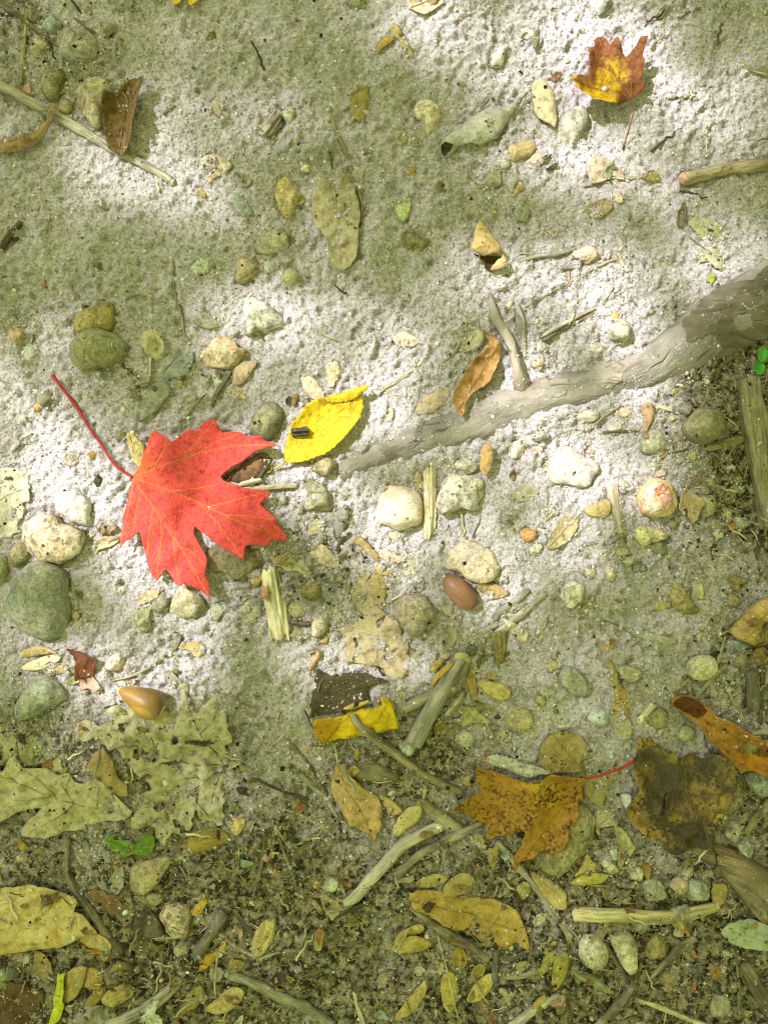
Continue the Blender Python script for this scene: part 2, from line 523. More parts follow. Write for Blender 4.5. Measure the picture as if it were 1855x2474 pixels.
def big_mesh(name, V, F, mat, smooth=False, attrs=None):
    """V (n,3), F (m,k) arrays -> mesh object"""
    me = bpy.data.meshes.new(name)
    k = F.shape[1]
    me.vertices.add(len(V)); me.vertices.foreach_set('co', V.astype(np.float32).ravel())
    me.loops.add(F.size); me.loops.foreach_set('vertex_index', F.astype(np.int32).ravel())
    me.polygons.add(len(F)); me.polygons.foreach_set('loop_start', np.arange(0, F.size, k, dtype=np.int32))
    me.polygons.foreach_set('loop_total', np.full(len(F), k, np.int32))
    me.polygons.foreach_set('use_smooth', np.full(len(F), smooth))
    for an, data in (attrs or {}).items():
        a = me.attributes.new(an, 'FLOAT', 'POINT'); a.data.foreach_set('value', np.asarray(data, np.float32).ravel())
    me.update(calc_edges=True); me.validate()
    me.materials.append(mat)
    o = bpy.data.objects.new(name, me); col.objects.link(o)
    return o

g_obj = big_mesh('ground', gv, gf, M_GROUND, True, {'humus': humus(gxx, gyy)})
g_obj['kind'] = 'structure'
g_obj['label'] = 'pale gritty sand turning to dark leaf mould'
g_obj['category'] = 'ground'

# ------------------------------------------------------------------ the tree whose crown dapples the light (it stands beyond the frame, its root runs in)
LIT = [(1130, 60, 300, 100, 0), (1330, 260, 220, 190, 0), (1230, 650, 190, 150, 0), (1130, 900, 330, 120, -15),
       (1060, 1080, 400, 190, 0), (720, 800, 240, 150, 10), (440, 1120, 260, 190, 0), (50, 800, 105, 180, 0), (110, 1080, 170, 110, 0),
       (120, 1440, 150, 50, 0), (370, 1455, 130, 45, -10), (330, 390, 110, 50, 15), (760, 1370, 150, 50, 0),
       (1480, 180, 130, 120, 0), (1560, 600, 90, 60, 0)]
HALF = [(430, 260, 230, 130, 0), (230, 400, 230, 80, 15), (965, 240, 120, 70, 0), (420, 750, 110, 70, 0), (570, 560, 70, 70, 0), (60, 320, 70, 70, 0), (1330, 1560, 90, 60, 0)]
DARK = [(1330, 480, 240, 50, 0), (700, 560, 330, 70, 0), (1000, 190, 90, 40, 20), (220, 870, 110, 90, 0), (590, 740, 34, 60, 0), (850, 1010, 90, 30, -20),
        (1130, 1090, 90, 45, 0), (640, 1190, 60, 110, 0), (240, 1290, 26, 70, 0), (130, 590, 160, 80, 0), (330, 520, 150, 40, 0), (300, 880, 60, 60, 0),
        (1240, 760, 40, 30, 0), (90, 250, 60, 60, 0), (480, 870, 60, 40, 0), (150, 1230, 60, 60, 0)]

def inside(u, v, e):
    a = R(e[4]); dx, dy = u - e[0], v - e[1]
    p = dx * math.cos(a) + dy * math.sin(a); q = -dx * math.sin(a) + dy * math.cos(a)
    return (p / e[2]) ** 2 + (q / e[3]) ** 2 < 1

def sunny(x, y):
    u = (x / KM + 927.5) / 1.11817; v = (1237.0 - y / KM) / 1.11817
    u += 70 * float(vn(u / 120, v / 120, 31)); v += 70 * float(vn(u / 120, v / 120, 32))
    if any(inside(u, v, e) for e in DARK): return 0.0
    if any(inside(u, v, (e[0], e[1], e[2] * 1.08 + 14, e[3] * 1.08 + 14, e[4])) for e in LIT): return 1.0
    return 0.5 if any(inside(u, v, e) for e in HALF) else 0.0

def leaf_quads(centres, size_lo, size_hi, tilt):
    n = len(centres)
    c = np.array(centres)
    L = rng.uniform(size_lo, size_hi, n); W = L * rng.uniform(0.45, 0.7, n)
    a = rng.uniform(0, 2 * np.pi, n)
    d = np.stack([np.cos(a), np.sin(a), rng.uniform(-tilt, tilt, n)], -1)
    d /= np.linalg.norm(d, axis=1)[:, None]
    s = np.cross(d, [0, 0, 1]); s /= np.linalg.norm(s, axis=1)[:, None]
    s[:, 2] += rng.uniform(-tilt, tilt, n)
    up = np.cross(s, d)
    def q(x, y, z): return c + d * (x * L)[:, None] + s * (y * W)[:, None] + up * (z * L)[:, None]
    V = np.stack([q(-.5, 0, 0), q(-.15, .5, .06), q(.2, .4, .06), q(.5, 0, -.04), q(.2, -.4, .06), q(-.15, -.5, .06)], 1).reshape(-1, 3)
    b = np.arange(n)[:, None] * 6
    F = np.concatenate([b + np.array([0, 3, 2, 1]), b + np.array([0, 5, 4, 3])], 0)
    return V, F

TREE_XY = (0.62, 0.30)
centres = []
slope = Vector((SUN_DIR.x / SUN_DIR.z, SUN_DIR.y / SUN_DIR.z))
for _ in range(26000):                       # the wide crown
    r = 6.2 * math.sqrt(random.random()); a = random.uniform(0, 2 * math.pi)
    x, y = r * math.cos(a), r * math.sin(a)
    dome = 3.6 - 2.6 * (r / 6.2) ** 2.2
    z = dome + random.uniform(-0.7, 0.5)
    if z < 0.5: continue
    gx_, gy_ = x - slope.x * z, y - slope.y * z
    if abs(gx_) < 0.36 and abs(gy_) < 0.42: continue
    centres.append((x, y, z))
for _ in range(34000):                       # thicker foliage added to darken every side but the sun's, for directional shade
    r = 6.4 * math.sqrt(random.uniform(0.02, 1)); a = math.atan2(-SUN_AZ.y, -SUN_AZ.x) + random.uniform(-2.15, 2.15)
    x, y = r * math.cos(a), r * math.sin(a)
    z = 3.6 - 2.6 * (r / 6.2) ** 2.2 + random.uniform(-0.9, 0.7)
    gx_, gy_ = x - slope.x * z, y - slope.y * z
    if z < 0.4 or (abs(gx_) < 0.36 and abs(gy_) < 0.42): continue
    centres.append((x, y, z))
small = []  # leaves placed along the sun's rays so their gaps match the lit patches
stp = 0.0165
yv = -0.42
while yv < 0.42:
    xv = -0.36
    while xv < 0.36:
        gx_, gy_ = xv + random.uniform(-.006, .006), yv + random.uniform(-.006, .006)
        if random.random() < 0.94 - 0.78 * sunny(gx_, gy_):
            z = random.uniform(2.3, 4.0)
            small.append((gx_ + slope.x * z, gy_ + slope.y * z, z))
        xv += stp
    yv += stp
V1, F1 = leaf_quads(centres, 0.08, 0.16, 0.5)
V2, F2 = leaf_quads(small, 0.034, 0.05, 0.35)
tree = root_empty('shade_tree', (TREE_XY[0], TREE_XY[1], 0), 'tall broadleaf tree beside the sandy path, shading it', 'tree')
crown = big_mesh('crown', np.concatenate([V1, V2]) - np.array([TREE_XY[0], TREE_XY[1], 0]), np.concatenate([F1, F2 + len(V1)]), M_CANOPY)
crown.parent = tree

# ------------------------------------------------------------------ builders
def frames(pts):
    n = len(pts); T = []
    for i in range(n):
        d = pts[min(i + 1, n - 1)] - pts[max(i - 1, 0)]
        T.append(d / (np.linalg.norm(d) + 1e-12))
    return T

def tube_data(pts, rad, sides=9, seed=0, rough=0.12, flat=1.0, cap=0.35, fine=0.0):
    T = frames(pts); V, G = [], []
    s = 0.0
    for i, p in enumerate(pts):
        if i: s += np.linalg.norm(pts[i] - pts[i - 1])
        t = T[i]
        side = np.cross([0, 0, 1.0], t); nn = np.linalg.norm(side)
        side = side / nn if nn > 1e-6 else np.array([1.0, 0, 0])
        up = np.cross(t, side)
        for k in range(sides):
            a = 2 * math.pi * k / sides
            w = mnoise.noise(Vector((s / max(rad[i], 1e-4) * 0.35 + seed * 7.3, math.cos(a) * 0.9, math.sin(a) * 0.9 + seed)))
            w2 = mnoise.noise(Vector((s * 55 + seed, math.cos(a) * 3.2, math.sin(a) * 3.2))) if fine else 0
            r = rad[i] * (1 + rough * 2 * w + fine * w2)
            V.append(p + side * (math.cos(a) * r) + up * (math.sin(a) * r * flat))
            G.append((s, a * rad[i] * 0.7, seed * 0.13))
    n = len(pts); F = []
    for i in range(n - 1):
        for k in range(sides):
            a, b = i * sides + k, i * sides + (k + 1) % sides
            F.append((a, a + sides, b + sides, b))
    for end, i in ((-1, 0), (1, n - 1)):
        c = len(V); V.append(pts[i] + T[i] * (end * rad[i] * cap)); G.append((G[i * sides][0], 0, seed * .13))
        for k in range(sides):
            a, b = i * sides + k, i * sides + (k + 1) % sides
            F.append((a, b, c) if end < 0 else (b, a, c))
    return V, F, G

def path3(xy, rad, sink=0.55, step=0.0016, lift=None, smooth=3):
    """lay a 2-D path on whatever is under it; rad = list of radii, spread along the path"""
    pts = catmull(xy, step)
    n = len(pts)
    q = np.interp(np.linspace(0, 1, n), np.linspace(0, 1, len(rad)), rad)
    h = np.array([sup(p[0], p[1]) for p in pts]) + q * sink
    z = h.copy()
    for _ in range(smooth * 6):
        zz = z.copy(); zz[1:-1] = (z[:-2] + z[2:]) / 2
        z = np.maximum(zz, h - q * 0.4)
    if lift is not None:
        z = z + np.interp(np.linspace(0, 1, n), np.linspace(0, 1, len(lift)), lift)
    return [np.array((p[0], p[1], zz)) for p, zz in zip(pts, z)], q

SEED = [0]
def seed():
    SEED[0] += 1
    return SEED[0]

def twig(label, t, flat, r, col=(0.2, 0.165, 0.115), tint=None, name='twig', cat='twig', group='twigs and sticks on the ground', sink=0.55, sides=None,
         rough=0.14, shoots=(), knots=(), lift=None, dust=0.3, end=None, fl=1.0, parent=None, support=True, fine=0.12, loc=None, step=None):
    """r: radius or list of radii in survey units; shoots: (flat, r); knots: (fraction, swell); end: colour of a broken end"""
    s = seed()
    rad = [q * UM for q in (r if isinstance(r, (list, tuple)) else (r, r * 0.9))]
    xy = PP(t, flat)
    pts, q = path3(xy, rad, sink, step or max(0.0009, min(0.0022, min(rad) * 0.9)), lift)
    n = len(pts)
    for f, sw in knots:
        q = q * (1 + sw * np.exp(-((np.linspace(0, 1, n) - f) * n * 0.0016 / (max(rad) * 1.3)) ** 2))
    V, F, G = tube_data(pts, q, sides or (7 if max(rad) < 0.0016 else 12), s, rough, fl, fine=fine)
    tint = tint or tuple(c * 0.6 for c in col)
    if parent is None:
        bv = random.Random(s).uniform(0.85, 1.12); col = tuple(c * bv for c in col); tint = tuple(c * bv for c in tint)
    multi = bool(shoots) or end is not None
    kw = dict(col=col, tint=tint, dust=dust)
    base = tuple(pts[0]) if loc is None else loc
    if parent is None and multi:
        root = root_empty(name, base, label, cat, group)
        mesh_obj('stem', V, F, M_WOOD, base, root, True, {'grain': ('FLOAT_VECTOR', G)}, support, **kw)
    else:
        root = mesh_obj(name, V, F, M_WOOD, base, parent, True, {'grain': ('FLOAT_VECTOR', G)}, support, **kw)
        if parent is None:
            tag(root, label, cat, group)
    for sf, sr in shoots:
        twig(None, t, sf, sr, col, tint, name='side_shoot', parent=root, dust=dust, loc=base, sink=sink, rough=rough)
    if end is not None:
        which, ec = end
        i = -1 if which else 0
        p = pts[i]; d = (pts[-1] - pts[-3]) if which else (pts[0] - pts[2])
        d = d / np.linalg.norm(d); rr = q[i]
        ep = [p - d * rr * 0.3, p + d * rr * 0.25, p + d * rr * 0.55, p + d * rr * 0.8]
        V2, F2, G2 = tube_data(ep, [rr * 0.93, rr * 0.97, rr * 0.8, rr * 0.45], 11, s + 1, 0.3)
        mesh_obj('broken_end', V2, F2, M_WOOD, base, root, True, {'grain': ('FLOAT_VECTOR', G2)}, False, col=ec, tint=tuple(c * 0.7 for c in ec), dust=0.1)
    return root

def polar(poly, na):
    """radius by angle round the centroid of a polygon"""
    pts = np.array(poly)
    x, y = pts[:, 0], pts[:, 1]; x2, y2 = np.roll(x, -1), np.roll(y, -1)
    cr = x * y2 - x2 * y; A = cr.sum() / 2
    cx = ((x + x2) * cr).sum() / (6 * A); cy = ((y + y2) * cr).sum() / (6 * A)
    sm = np.array(catmull([tuple(p) for p in poly], 0.0006, True))
    a = np.arctan2(sm[:, 1] - cy, sm[:, 0] - cx); r = np.hypot(sm[:, 1] - cy, sm[:, 0] - cx)
    o = np.argsort(a); a, r = a[o], r[o]
    a = np.concatenate([a - 2 * np.pi, a, a + 2 * np.pi]); r = np.tile(r, 3)
    th = np.linspace(-np.pi, np.pi, na, endpoint=False)
    return cx, cy, th, np.interp(th, a, r)

def stone_data(poly, H, seed_, style='round', sit=0.12, amp=None, na=40, nr=11, base=None):
    cx, cy, th, rr = polar(poly, na)
    mean = rr.mean()
    s = Vector((seed_ * 3.71, seed_ * 1.37, seed_ * 0.77))
    z0 = (gz(cx, cy) if base is None else base) + H * sit
    ph = np.linspace(-0.9, math.pi / 2, nr)[:-1]
    amp = {'round': 0.055, 'rough': 0.17, 'angular': 0.07, 'flat': 0.07}[style] if amp is None else amp
    pc, ps = {'round': (0.85, 1.0), 'rough': (0.7, 0.8), 'angular': (0.55, 0.75), 'flat': (0.45, 0.7)}[style]
    V = []
    for p in ph:
        c = math.cos(p) ** pc; z = math.copysign(abs(math.sin(p)) ** ps, p) * H
        for a, r in zip(th, rr):
            V.append(Vector((math.cos(a) * r * c, math.sin(a) * r * c, z)))
    V.append(Vector((0, 0, H)))
    rnd = random.Random(seed_)
    planes = []
    if style == 'angular':
        for _ in range(8):
            a = rnd.uniform(0, 2 * math.pi); e = rnd.uniform(0.35, 1.25)
            nrm = Vector((math.cos(a) * math.cos(e), math.sin(a) * math.cos(e), math.sin(e)))
            m = max(v.dot(nrm) for v in V)
            planes.append((nrm, m * rnd.uniform(0.72, 0.9)))
    elif style in ('round', 'rough'):
        for _ in range(3):
            a = rnd.uniform(0, 2 * math.pi); e = rnd.uniform(0.6, 1.4)
            nrm = Vector((math.cos(a) * math.cos(e), math.sin(a) * math.cos(e), math.sin(e)))
            m = max(v.dot(nrm) for v in V)
            planes.append((nrm, m * rnd.uniform(0.84, 0.95)))
    out = []
    tilt = Vector((rnd.uniform(-.3, .3), rnd.uniform(-.3, .3)))
    for v in V:
        q = v.copy()
        for nrm, d in planes:
            e = q.dot(nrm) - d
            if e > 0: q -= nrm * e * 0.92
        q.z += (q.x * tilt.x + q.y * tilt.y) * (0.5 if q.z > 0 else 0)
        w = mnoise.fractal(q / (mean * 0.9) + s, 1.0, 2.0, 4)
        w2 = mnoise.fractal(q / (mean * 0.28) + s, 1.0, 2.0, 3) if style in ('rough', 'angular') else 0
        d = q.normalized()
        q += d * mean * (amp * w + 0.5 * amp * w2)
        out.append((q.x + cx, q.y + cy, q.z + z0))
    F = []
    m = len(ph)
    for i in range(m - 1):
        for k in range(na):
            a, b = i * na + k, i * na + (k + 1) % na
            F.append((a, b, b + na, a + na))
    top = m * na
    for k in range(na):
        F.append(((m - 1) * na + k, (m - 1) * na + (k + 1) % na, top))
    F.append(tuple(reversed(range(na))))
    return out, F, (cx, cy, z0 - H * sit)

def stone(label, t, flat, col, tint=None, H=None, style='round', name='stone', cat='stone', group='stones lying on the sand', sit=0.05, dust=0.3, speck=0.4, rough=0.72, amp=None, on=False):
    poly = PP(t, flat)
    xs = [p[0] for p in poly]; ys = [p[1] for p in poly]
    w = math.sqrt((max(xs) - min(xs)) * (max(ys) - min(ys)))
    sit = sit * 0.55 - 0.03
    Hm = (H * UM) if H else w * {'round': 0.40, 'rough': 0.34, 'angular': 0.33, 'flat': 0.16}[style]
    big = w > 0.009
    base = sup(sum(xs) / len(xs), sum(ys) / len(ys)) if on else None
    nk = (0.9, 0.84, 0.86)
    col = tuple(q * k for q, k in zip(col, nk)); tint = tuple(q * k for q, k in zip(tint, nk)) if tint else None
    V, F, c = stone_data(poly, Hm, seed(), style, sit, amp, 44 if big else 26, 13 if big else 9, base)
    o = mesh_obj(name, V, F, M_STONE, c, None, True, None, True, col=col, tint=tint or tuple(q * 0.72 for q in col), dust=dust, speck=speck, rough=rough)
    return tag(o, label, cat, group)

def pebble(label, t, x, y, rx, ry, ang, col, tint=None, H=None, style='round', name='pebble', cat='pebble', group='pebbles lying on the sand', **kw):
    a = R(ang); rnd = random.Random(x * 13 + y)
    fl = []
    for k in range(9):
        b = 2 * math.pi * k / 9; f = rnd.uniform(0.86, 1.1)
        px, py = math.cos(b) * rx * f, math.sin(b) * ry * f
        fl += [x + px * math.cos(a) - py * math.sin(a), y + px * math.sin(a) + py * math.cos(a)]
    return stone(label, t, fl, col, tint, H, style, name, cat, group, **kw)

def inpoly(px, py, poly):
    r = np.zeros(px.shape, bool); n = len(poly)
    for i in range(n):
        x1, y1 = poly[i]; x2, y2 = poly[(i + 1) % n]
        if y1 == y2: continue
        c = ((y1 > py) != (y2 > py)) & (px < (x2 - x1) * (py - y1) / (y2 - y1) + x1)
        r ^= c
    return r

def seg_dist(px, py, pl):
    best = np.full(px.shape, 1e9)
    for (x1, y1), (x2, y2) in zip(pl[:-1], pl[1:]):
        dx, dy = x2 - x1, y2 - y1; L = dx * dx + dy * dy + 1e-15
        t = np.clip(((px - x1) * dx + (py - y1) * dy) / L, 0, 1)
        best = np.minimum(best, np.hypot(px - x1 - t * dx, py - y1 - t * dy))
    return best

def sheet(poly, spacing, holes=(), rough_edge=0.0004, teeth=None, sd=0, smooth_outline=False):
    """fill a polygon with a fine triangle net; returns verts (n,2), faces"""
    if smooth_outline:
        pts = [tuple(p) for p in catmull(poly, spacing * 0.9, True)]
    else:
        pts = []
        n = len(poly)
        for i in range(n):
            a, b = np.array(poly[i]), np.array(poly[(i + 1) % n])
            L = np.linalg.norm(b - a); k = max(1, int(L / (spacing * 0.9)))
            for j in range(k):
                pts.append(tuple(a + (b - a) * j / k))
    n = len(pts); P2 = np.array(pts)
    nx_ = np.roll(P2, -1, 0) - np.roll(P2, 1, 0)
    nr = np.stack([nx_[:, 1], -nx_[:, 0]], -1); nr /= np.linalg.norm(nr, axis=1)[:, None] + 1e-12
    d = rough_edge * 2 * (vn(P2[:, 0] / 0.0021 + sd, P2[:, 1] / 0.0021, 41) + 0.6 * vn(P2[:, 0] / 0.006 + sd, P2[:, 1] / 0.006, 42))
    if teeth:
        tl, th_ = teeth
        k = max(1, int(round(tl / (spacing * 0.9))))
        d = d + th_ * ((np.arange(n) % k) / max(1, k - 1) - 0.5)
    P2 = P2 + nr * d[:, None]
    x0, y0 = P2.min(0); x1, y1 = P2.max(0)
    hx = np.arange(x0, x1, spacing); hy = np.arange(y0, y1, spacing * 0.87)
    mx, my = np.meshgrid(hx, hy)
    mx = mx + (np.arange(len(hy)) % 2)[:, None] * spacing * 0.5
    r = np.random.default_rng(sd)
    mx = mx.ravel() + r.uniform(-.12, .12, mx.size) * spacing; my = my.ravel() + r.uniform(-.12, .12, my.size) * spacing
    ok = inpoly(mx, my, P2.tolist())
    mx, my = mx[ok], my[ok]
    ok = seg_dist(mx, my, P2.tolist() + [tuple(P2[0])]) > spacing * 0.35
    mx, my = mx[ok], my[ok]
    vv = [Vector(p) for p in P2.tolist()] + [Vector((a, b)) for a, b in zip(mx, my)]
    res = delaunay_2d_cdt(vv, [(i, (i + 1) % n) for i in range(n)], [list(range(n))], 1, 1e-7)
    V = np.array([(v.x, v.y) for v in res[0]])
    F = [tuple(f) for f in res[2]]
    if holes:
        keep = []
        C = np.array([V[list(f)].mean(0) for f in F])
        kill = np.zeros(len(F), bool)
        for h in holes:
            kill |= inpoly(C[:, 0], C[:, 1], h)
        F = [f for f, k in zip(F, kill) if not k]
        used = sorted({i for f in F for i in f}); mp = {i: j for j, i in enumerate(used)}
        V = V[used]; F = [tuple(mp[i] for i in f) for f in F]
    return V, F

def principal(poly):
    pts = np.array(poly); c = pts.mean(0); w, v = np.linalg.eigh(np.cov((pts - c).T)); a = v[:, 1]
    s = (pts - c) @ a
    return c + a * s.min(), c + a * s.max()

def leaf_mesh(poly, axis=None, lift=0.0, cup=0.0, roll=0.0, scroll=0.0, bend=0.0, wave=0.0006, wave_len=0.012, ribs=None, veins=(), vein_w=0.0005, holes=(), teeth=None,
              rough_edge=0.0004, spacing=None, tilt=(0, 0), drape=1.0, sd=0, smooth_outline=False, grad_to=None, press=0.0, flapz=None, clear=0.0006):
    A = 0.5 * abs(sum(poly[i][0] * poly[(i + 1) % len(poly)][1] - poly[(i + 1) % len(poly)][0] * poly[i][1] for i in range(len(poly))))
    sp = spacing or min(0.0022, max(0.0007, math.sqrt(A) / 20))
    V, F = sheet(poly, sp, holes, rough_edge, teeth, sd, smooth_outline)
    x, y = V[:, 0], V[:, 1]
    h = sup_many(V) + clear
    if drape < 1:
        h = h.min() * (1 - drape) + h * drape
    E = np.array(sorted({tuple(sorted((f[i], f[(i + 1) % len(f)]))) for f in F for i in range(len(f))}))
    z = h.copy(); cnt = np.bincount(E.ravel(), minlength=len(V)) + 1e-9
    for _ in range(30):
        s = np.bincount(E[:, 0], z[E[:, 1]], len(V)) + np.bincount(E[:, 1], z[E[:, 0]], len(V))
        z = np.maximum(h, 0.3 * z + 0.7 * s / cnt)
    p0, p1 = axis if axis is not None else principal(poly)
    p0, p1 = np.array(p0, float), np.array(p1, float)
    L = np.linalg.norm(p1 - p0); d = (p1 - p0) / L; nn = np.array([-d[1], d[0]])
    sl = ((V - p0) @ d) / L; off = (V - p0) @ nn
    # half-width by station
    b = np.clip((sl * 12).astype(int), 0, 12)
    wmax = np.array([off[b == k].max() if (b == k).any() else 0 for k in range(13)]); wmin = np.array([off[b == k].min() if (b == k).any() else 0 for k in range(13)])
    st = np.linspace(1 / 26, 1 + 1 / 26, 13)
    hi = np.interp(sl, st, wmax); lo = np.interp(sl, st, wmin)
    c = (hi + lo) / 2; hw = np.maximum((hi - lo) / 2, 1e-5)
    q = np.clip((off - c) / hw, -1, 1)
    W = hw.max()
    z = z + lift + cup * W * q * q * (hw / W)
    if roll: z = z + roll * hw * np.sqrt(1 - q * q * 0.98)
    if scroll: z = z + scroll * hw * (1 - np.sqrt(1 - q * q * 0.97))
    if bend: z = z + bend * L * (2 * sl - 1) ** 2
    z = z + (V - V.mean(0)) @ np.array(tilt)
    z = z + wave * 3.0 * (vn(x / wave_len + sd, y / wave_len, 51) + 0.5 * vn(x / (wave_len * 0.4) + sd, y / (wave_len * 0.4), 52))
    if ribs:
        z = z + ribs[1] * np.cos(q * math.pi * ribs[0])
    ve = np.zeros(len(V))
    for vp in veins:
        ve = np.maximum(ve, np.exp(-(seg_dist(x, y, vp) / vein_w) ** 2))
    if ribs:
        ve = np.maximum(ve, 0.75 * np.clip(-np.cos(q * math.pi * ribs[0]) - 0.3, 0, 1) * np.clip(1.3 - 2.2 * np.abs(sl - 0.5), 0, 1))
    z = z - ve * press
    if flapz is not None:
        z = z + flapz(x, y, sl, q)
    gr = np.zeros(len(V))
    if grad_to is not None:
        gp, gd = grad_to
        gr = 0.9 - np.hypot(x - gp[0], y - gp[1]) / gd * 1.4
    return [(a, b_, c_) for a, b_, c_ in zip(x, y, z)], F, {'vein': ('FLOAT', ve), 'grad': ('FLOAT', gr)}

def solid(o, th):
    m = o.modifiers.new('thickness', 'SOLIDIFY'); m.thickness = th; m.offset = -1
    return o

def leaf(label, t, flat, col, tint=None, name='dry_leaf', cat='leaf', group='fallen leaves', stalk=None, stalk_r=5, stalk_col=None, veins=(), midrib=None, rib_r=3.2, rib_col=None, holes=(),
         thick=0.00035, axis=None, support=True, grad_to=None, vein_parts=True, stalk_lift=None, extra=(), part='blade', **kw):
    sd = seed()
    poly = PP(t, flat)
    gkeys = ('lift', 'cup', 'roll', 'scroll', 'bend', 'wave', 'wave_len', 'ribs', 'vein_w', 'teeth', 'rough_edge', 'spacing', 'tilt', 'drape', 'smooth_outline', 'press', 'flapz', 'clear')
    gk = {k: kw.pop(k) for k in list(kw) if k in gkeys}
    vp = [PP(t, v) for v in veins]
    if midrib: vp.append(PP(t, midrib))
    ax = PP(t, axis) if axis else (PP(t, midrib)[0], PP(t, midrib)[-1]) if midrib else None
    V, F, at = leaf_mesh(poly, ax, veins=vp, holes=[PP(t, h) for h in holes], sd=sd, grad_to=(P(t, *grad_to[:2]), grad_to[2] * UM) if grad_to else None, **gk)
    if name in ('dry_leaf', 'leaf'):
        col = tuple(q * 1.12 for q in col); tint = tuple(q * 1.12 for q in tint) if tint else None
    mp = dict(col=col, tint=tint or tuple(q * 0.65 for q in col), **kw)
    c = np.mean([p for p in V], 0); base = (c[0], c[1], min(p[2] for p in V))
    multi = bool(stalk or midrib or extra)
    if not multi:
        o = solid(mesh_obj(name, V, F, M_LEAF, base, None, True, at, support, **mp), thick)
        return tag(o, label, cat, group)
    root = root_empty(name, base, label, cat, group)
    blade = solid(mesh_obj(part, V, F, M_LEAF, base, root, True, at, support, **mp), thick)
    va = np.array(V)
    def on_blade(xy):
        i = np.argsort((va[:, 0] - xy[0]) ** 2 + (va[:, 1] - xy[1]) ** 2)[:3]
        return va[i, 2].mean()
    rc = rib_col or mp['tint']
    for k, rp in enumerate(([midrib] if midrib else []) + (list(veins) if vein_parts else [])):
        pts = catmull(PP(t, rp), 0.0018)
        zz = np.array([on_blade(p) for p in pts])
        zz[1:-1] = (zz[:-2] + zz[1:-1] * 2 + zz[2:]) / 4
        r0 = (rib_r if (midrib and k == 0) else rib_r * 0.75) * UM
        pts = [np.array((p[0], p[1], z + r0 * 0.12)) for p, z in zip(pts, zz)]
        Vt, Ft, Gt = tube_data(pts, np.linspace(r0, r0 * 0.4, len(pts)), 6, sd + k, 0.1)
        mesh_obj('midrib' if (midrib and k == 0) else 'vein', Vt, Ft, M_LEAF, base, blade, True, None, False, col=rc, tint=rc, spots=0.0, dust=mp.get('dust', .25), thin=0.0)
    if stalk:
        pts = catmull(PP(t, stalk), 0.0016)
        z0 = on_blade(pts[0]); n = len(pts)
        rs = np.linspace(stalk_r * 0.8, stalk_r, n) * UM
        zz = np.array([sup(p[0], p[1]) for p in pts]) + rs * 0.8
        if stalk_lift is not None:
            zz = zz + np.interp(np.linspace(0, 1, n), np.linspace(0, 1, len(stalk_lift)), stalk_lift)
        f = np.clip(np.arange(n) * 0.0016 / 0.012, 0, 1); f = f * f * (3 - 2 * f)
        zz = z0 * (1 - f) + np.maximum(zz, 0) * f if False else z0 * (1 - f) + zz * f
        rs[-2:] *= 1.3
        pts = [np.array((p[0], p[1], z)) for p, z in zip(pts, zz)]
        Vt, Ft, Gt = tube_data(pts, rs, 8, sd, 0.06)
        sc = stalk_col or mp['tint']
        mesh_obj('stalk', Vt, Ft, M_LEAF, base, root, True, None, False, col=sc, tint=tuple(q * .8 for q in sc), spots=0.0, dust=0.1, thin=0.0, gloss=0.3)
    for en, eflat, ecol, ekw in extra:
        ek = dict(ekw); gk2 = {k: ek.pop(k) for k in list(ek) if k in gkeys or k == 'axis'}
        if 'axis' in gk2: gk2['axis'] = PP(t, gk2['axis'])
        V3, F3, at3 = leaf_mesh(PP(t, eflat), sd=sd + 5, **gk2)
        solid(mesh_obj(en, V3, F3, M_LEAF, base, root, True, at3, False, col=ecol, tint=tuple(q * 0.7 for q in ecol), **ek), thick)
    return root

HUSK = (0.33, 0.235, 0.115)
def husk(label, t, flat, col=HUSK, tint=None, group='seed husks scattered over the litter', name='seed_husk', cat='seed husk', roll=0.42, ribs=(4.2, 0.00012), dust=0.22, lift=0.0004, thick=0.0004, **kw):
    kw.setdefault('spots', 0.25)
    rv = random.Random(len(label) * 31 + int(flat[0])); vr = rv.uniform(0.82, 1.32)
    sat = (1.05, 1.0, 0.8) if col[2] / col[0] < 0.58 else (1, 1, 1)
    col = tuple(q * vr * k for q, k in zip(col, sat)); tint = tuple(q * vr * k for q, k in zip(tint, sat)) if tint else None
    roll = roll * rv.uniform(0.6, 1.35); kw.setdefault('bend', rv.uniform(-0.02, 0.06)); kw.setdefault('tilt', (rv.uniform(-.12, .12), rv.uniform(-.12, .12)))
    return leaf(label, t, flat, col, tint or tuple(q * 0.55 for q in col), name, cat, group, roll=roll, ribs=ribs, dust=dust, lift=lift, thick=thick, smooth_outline=True,
                spacing=0.0008, rough_edge=0.0003, wave=0.00035, wave_len=0.006, drape=0.5, **kw)

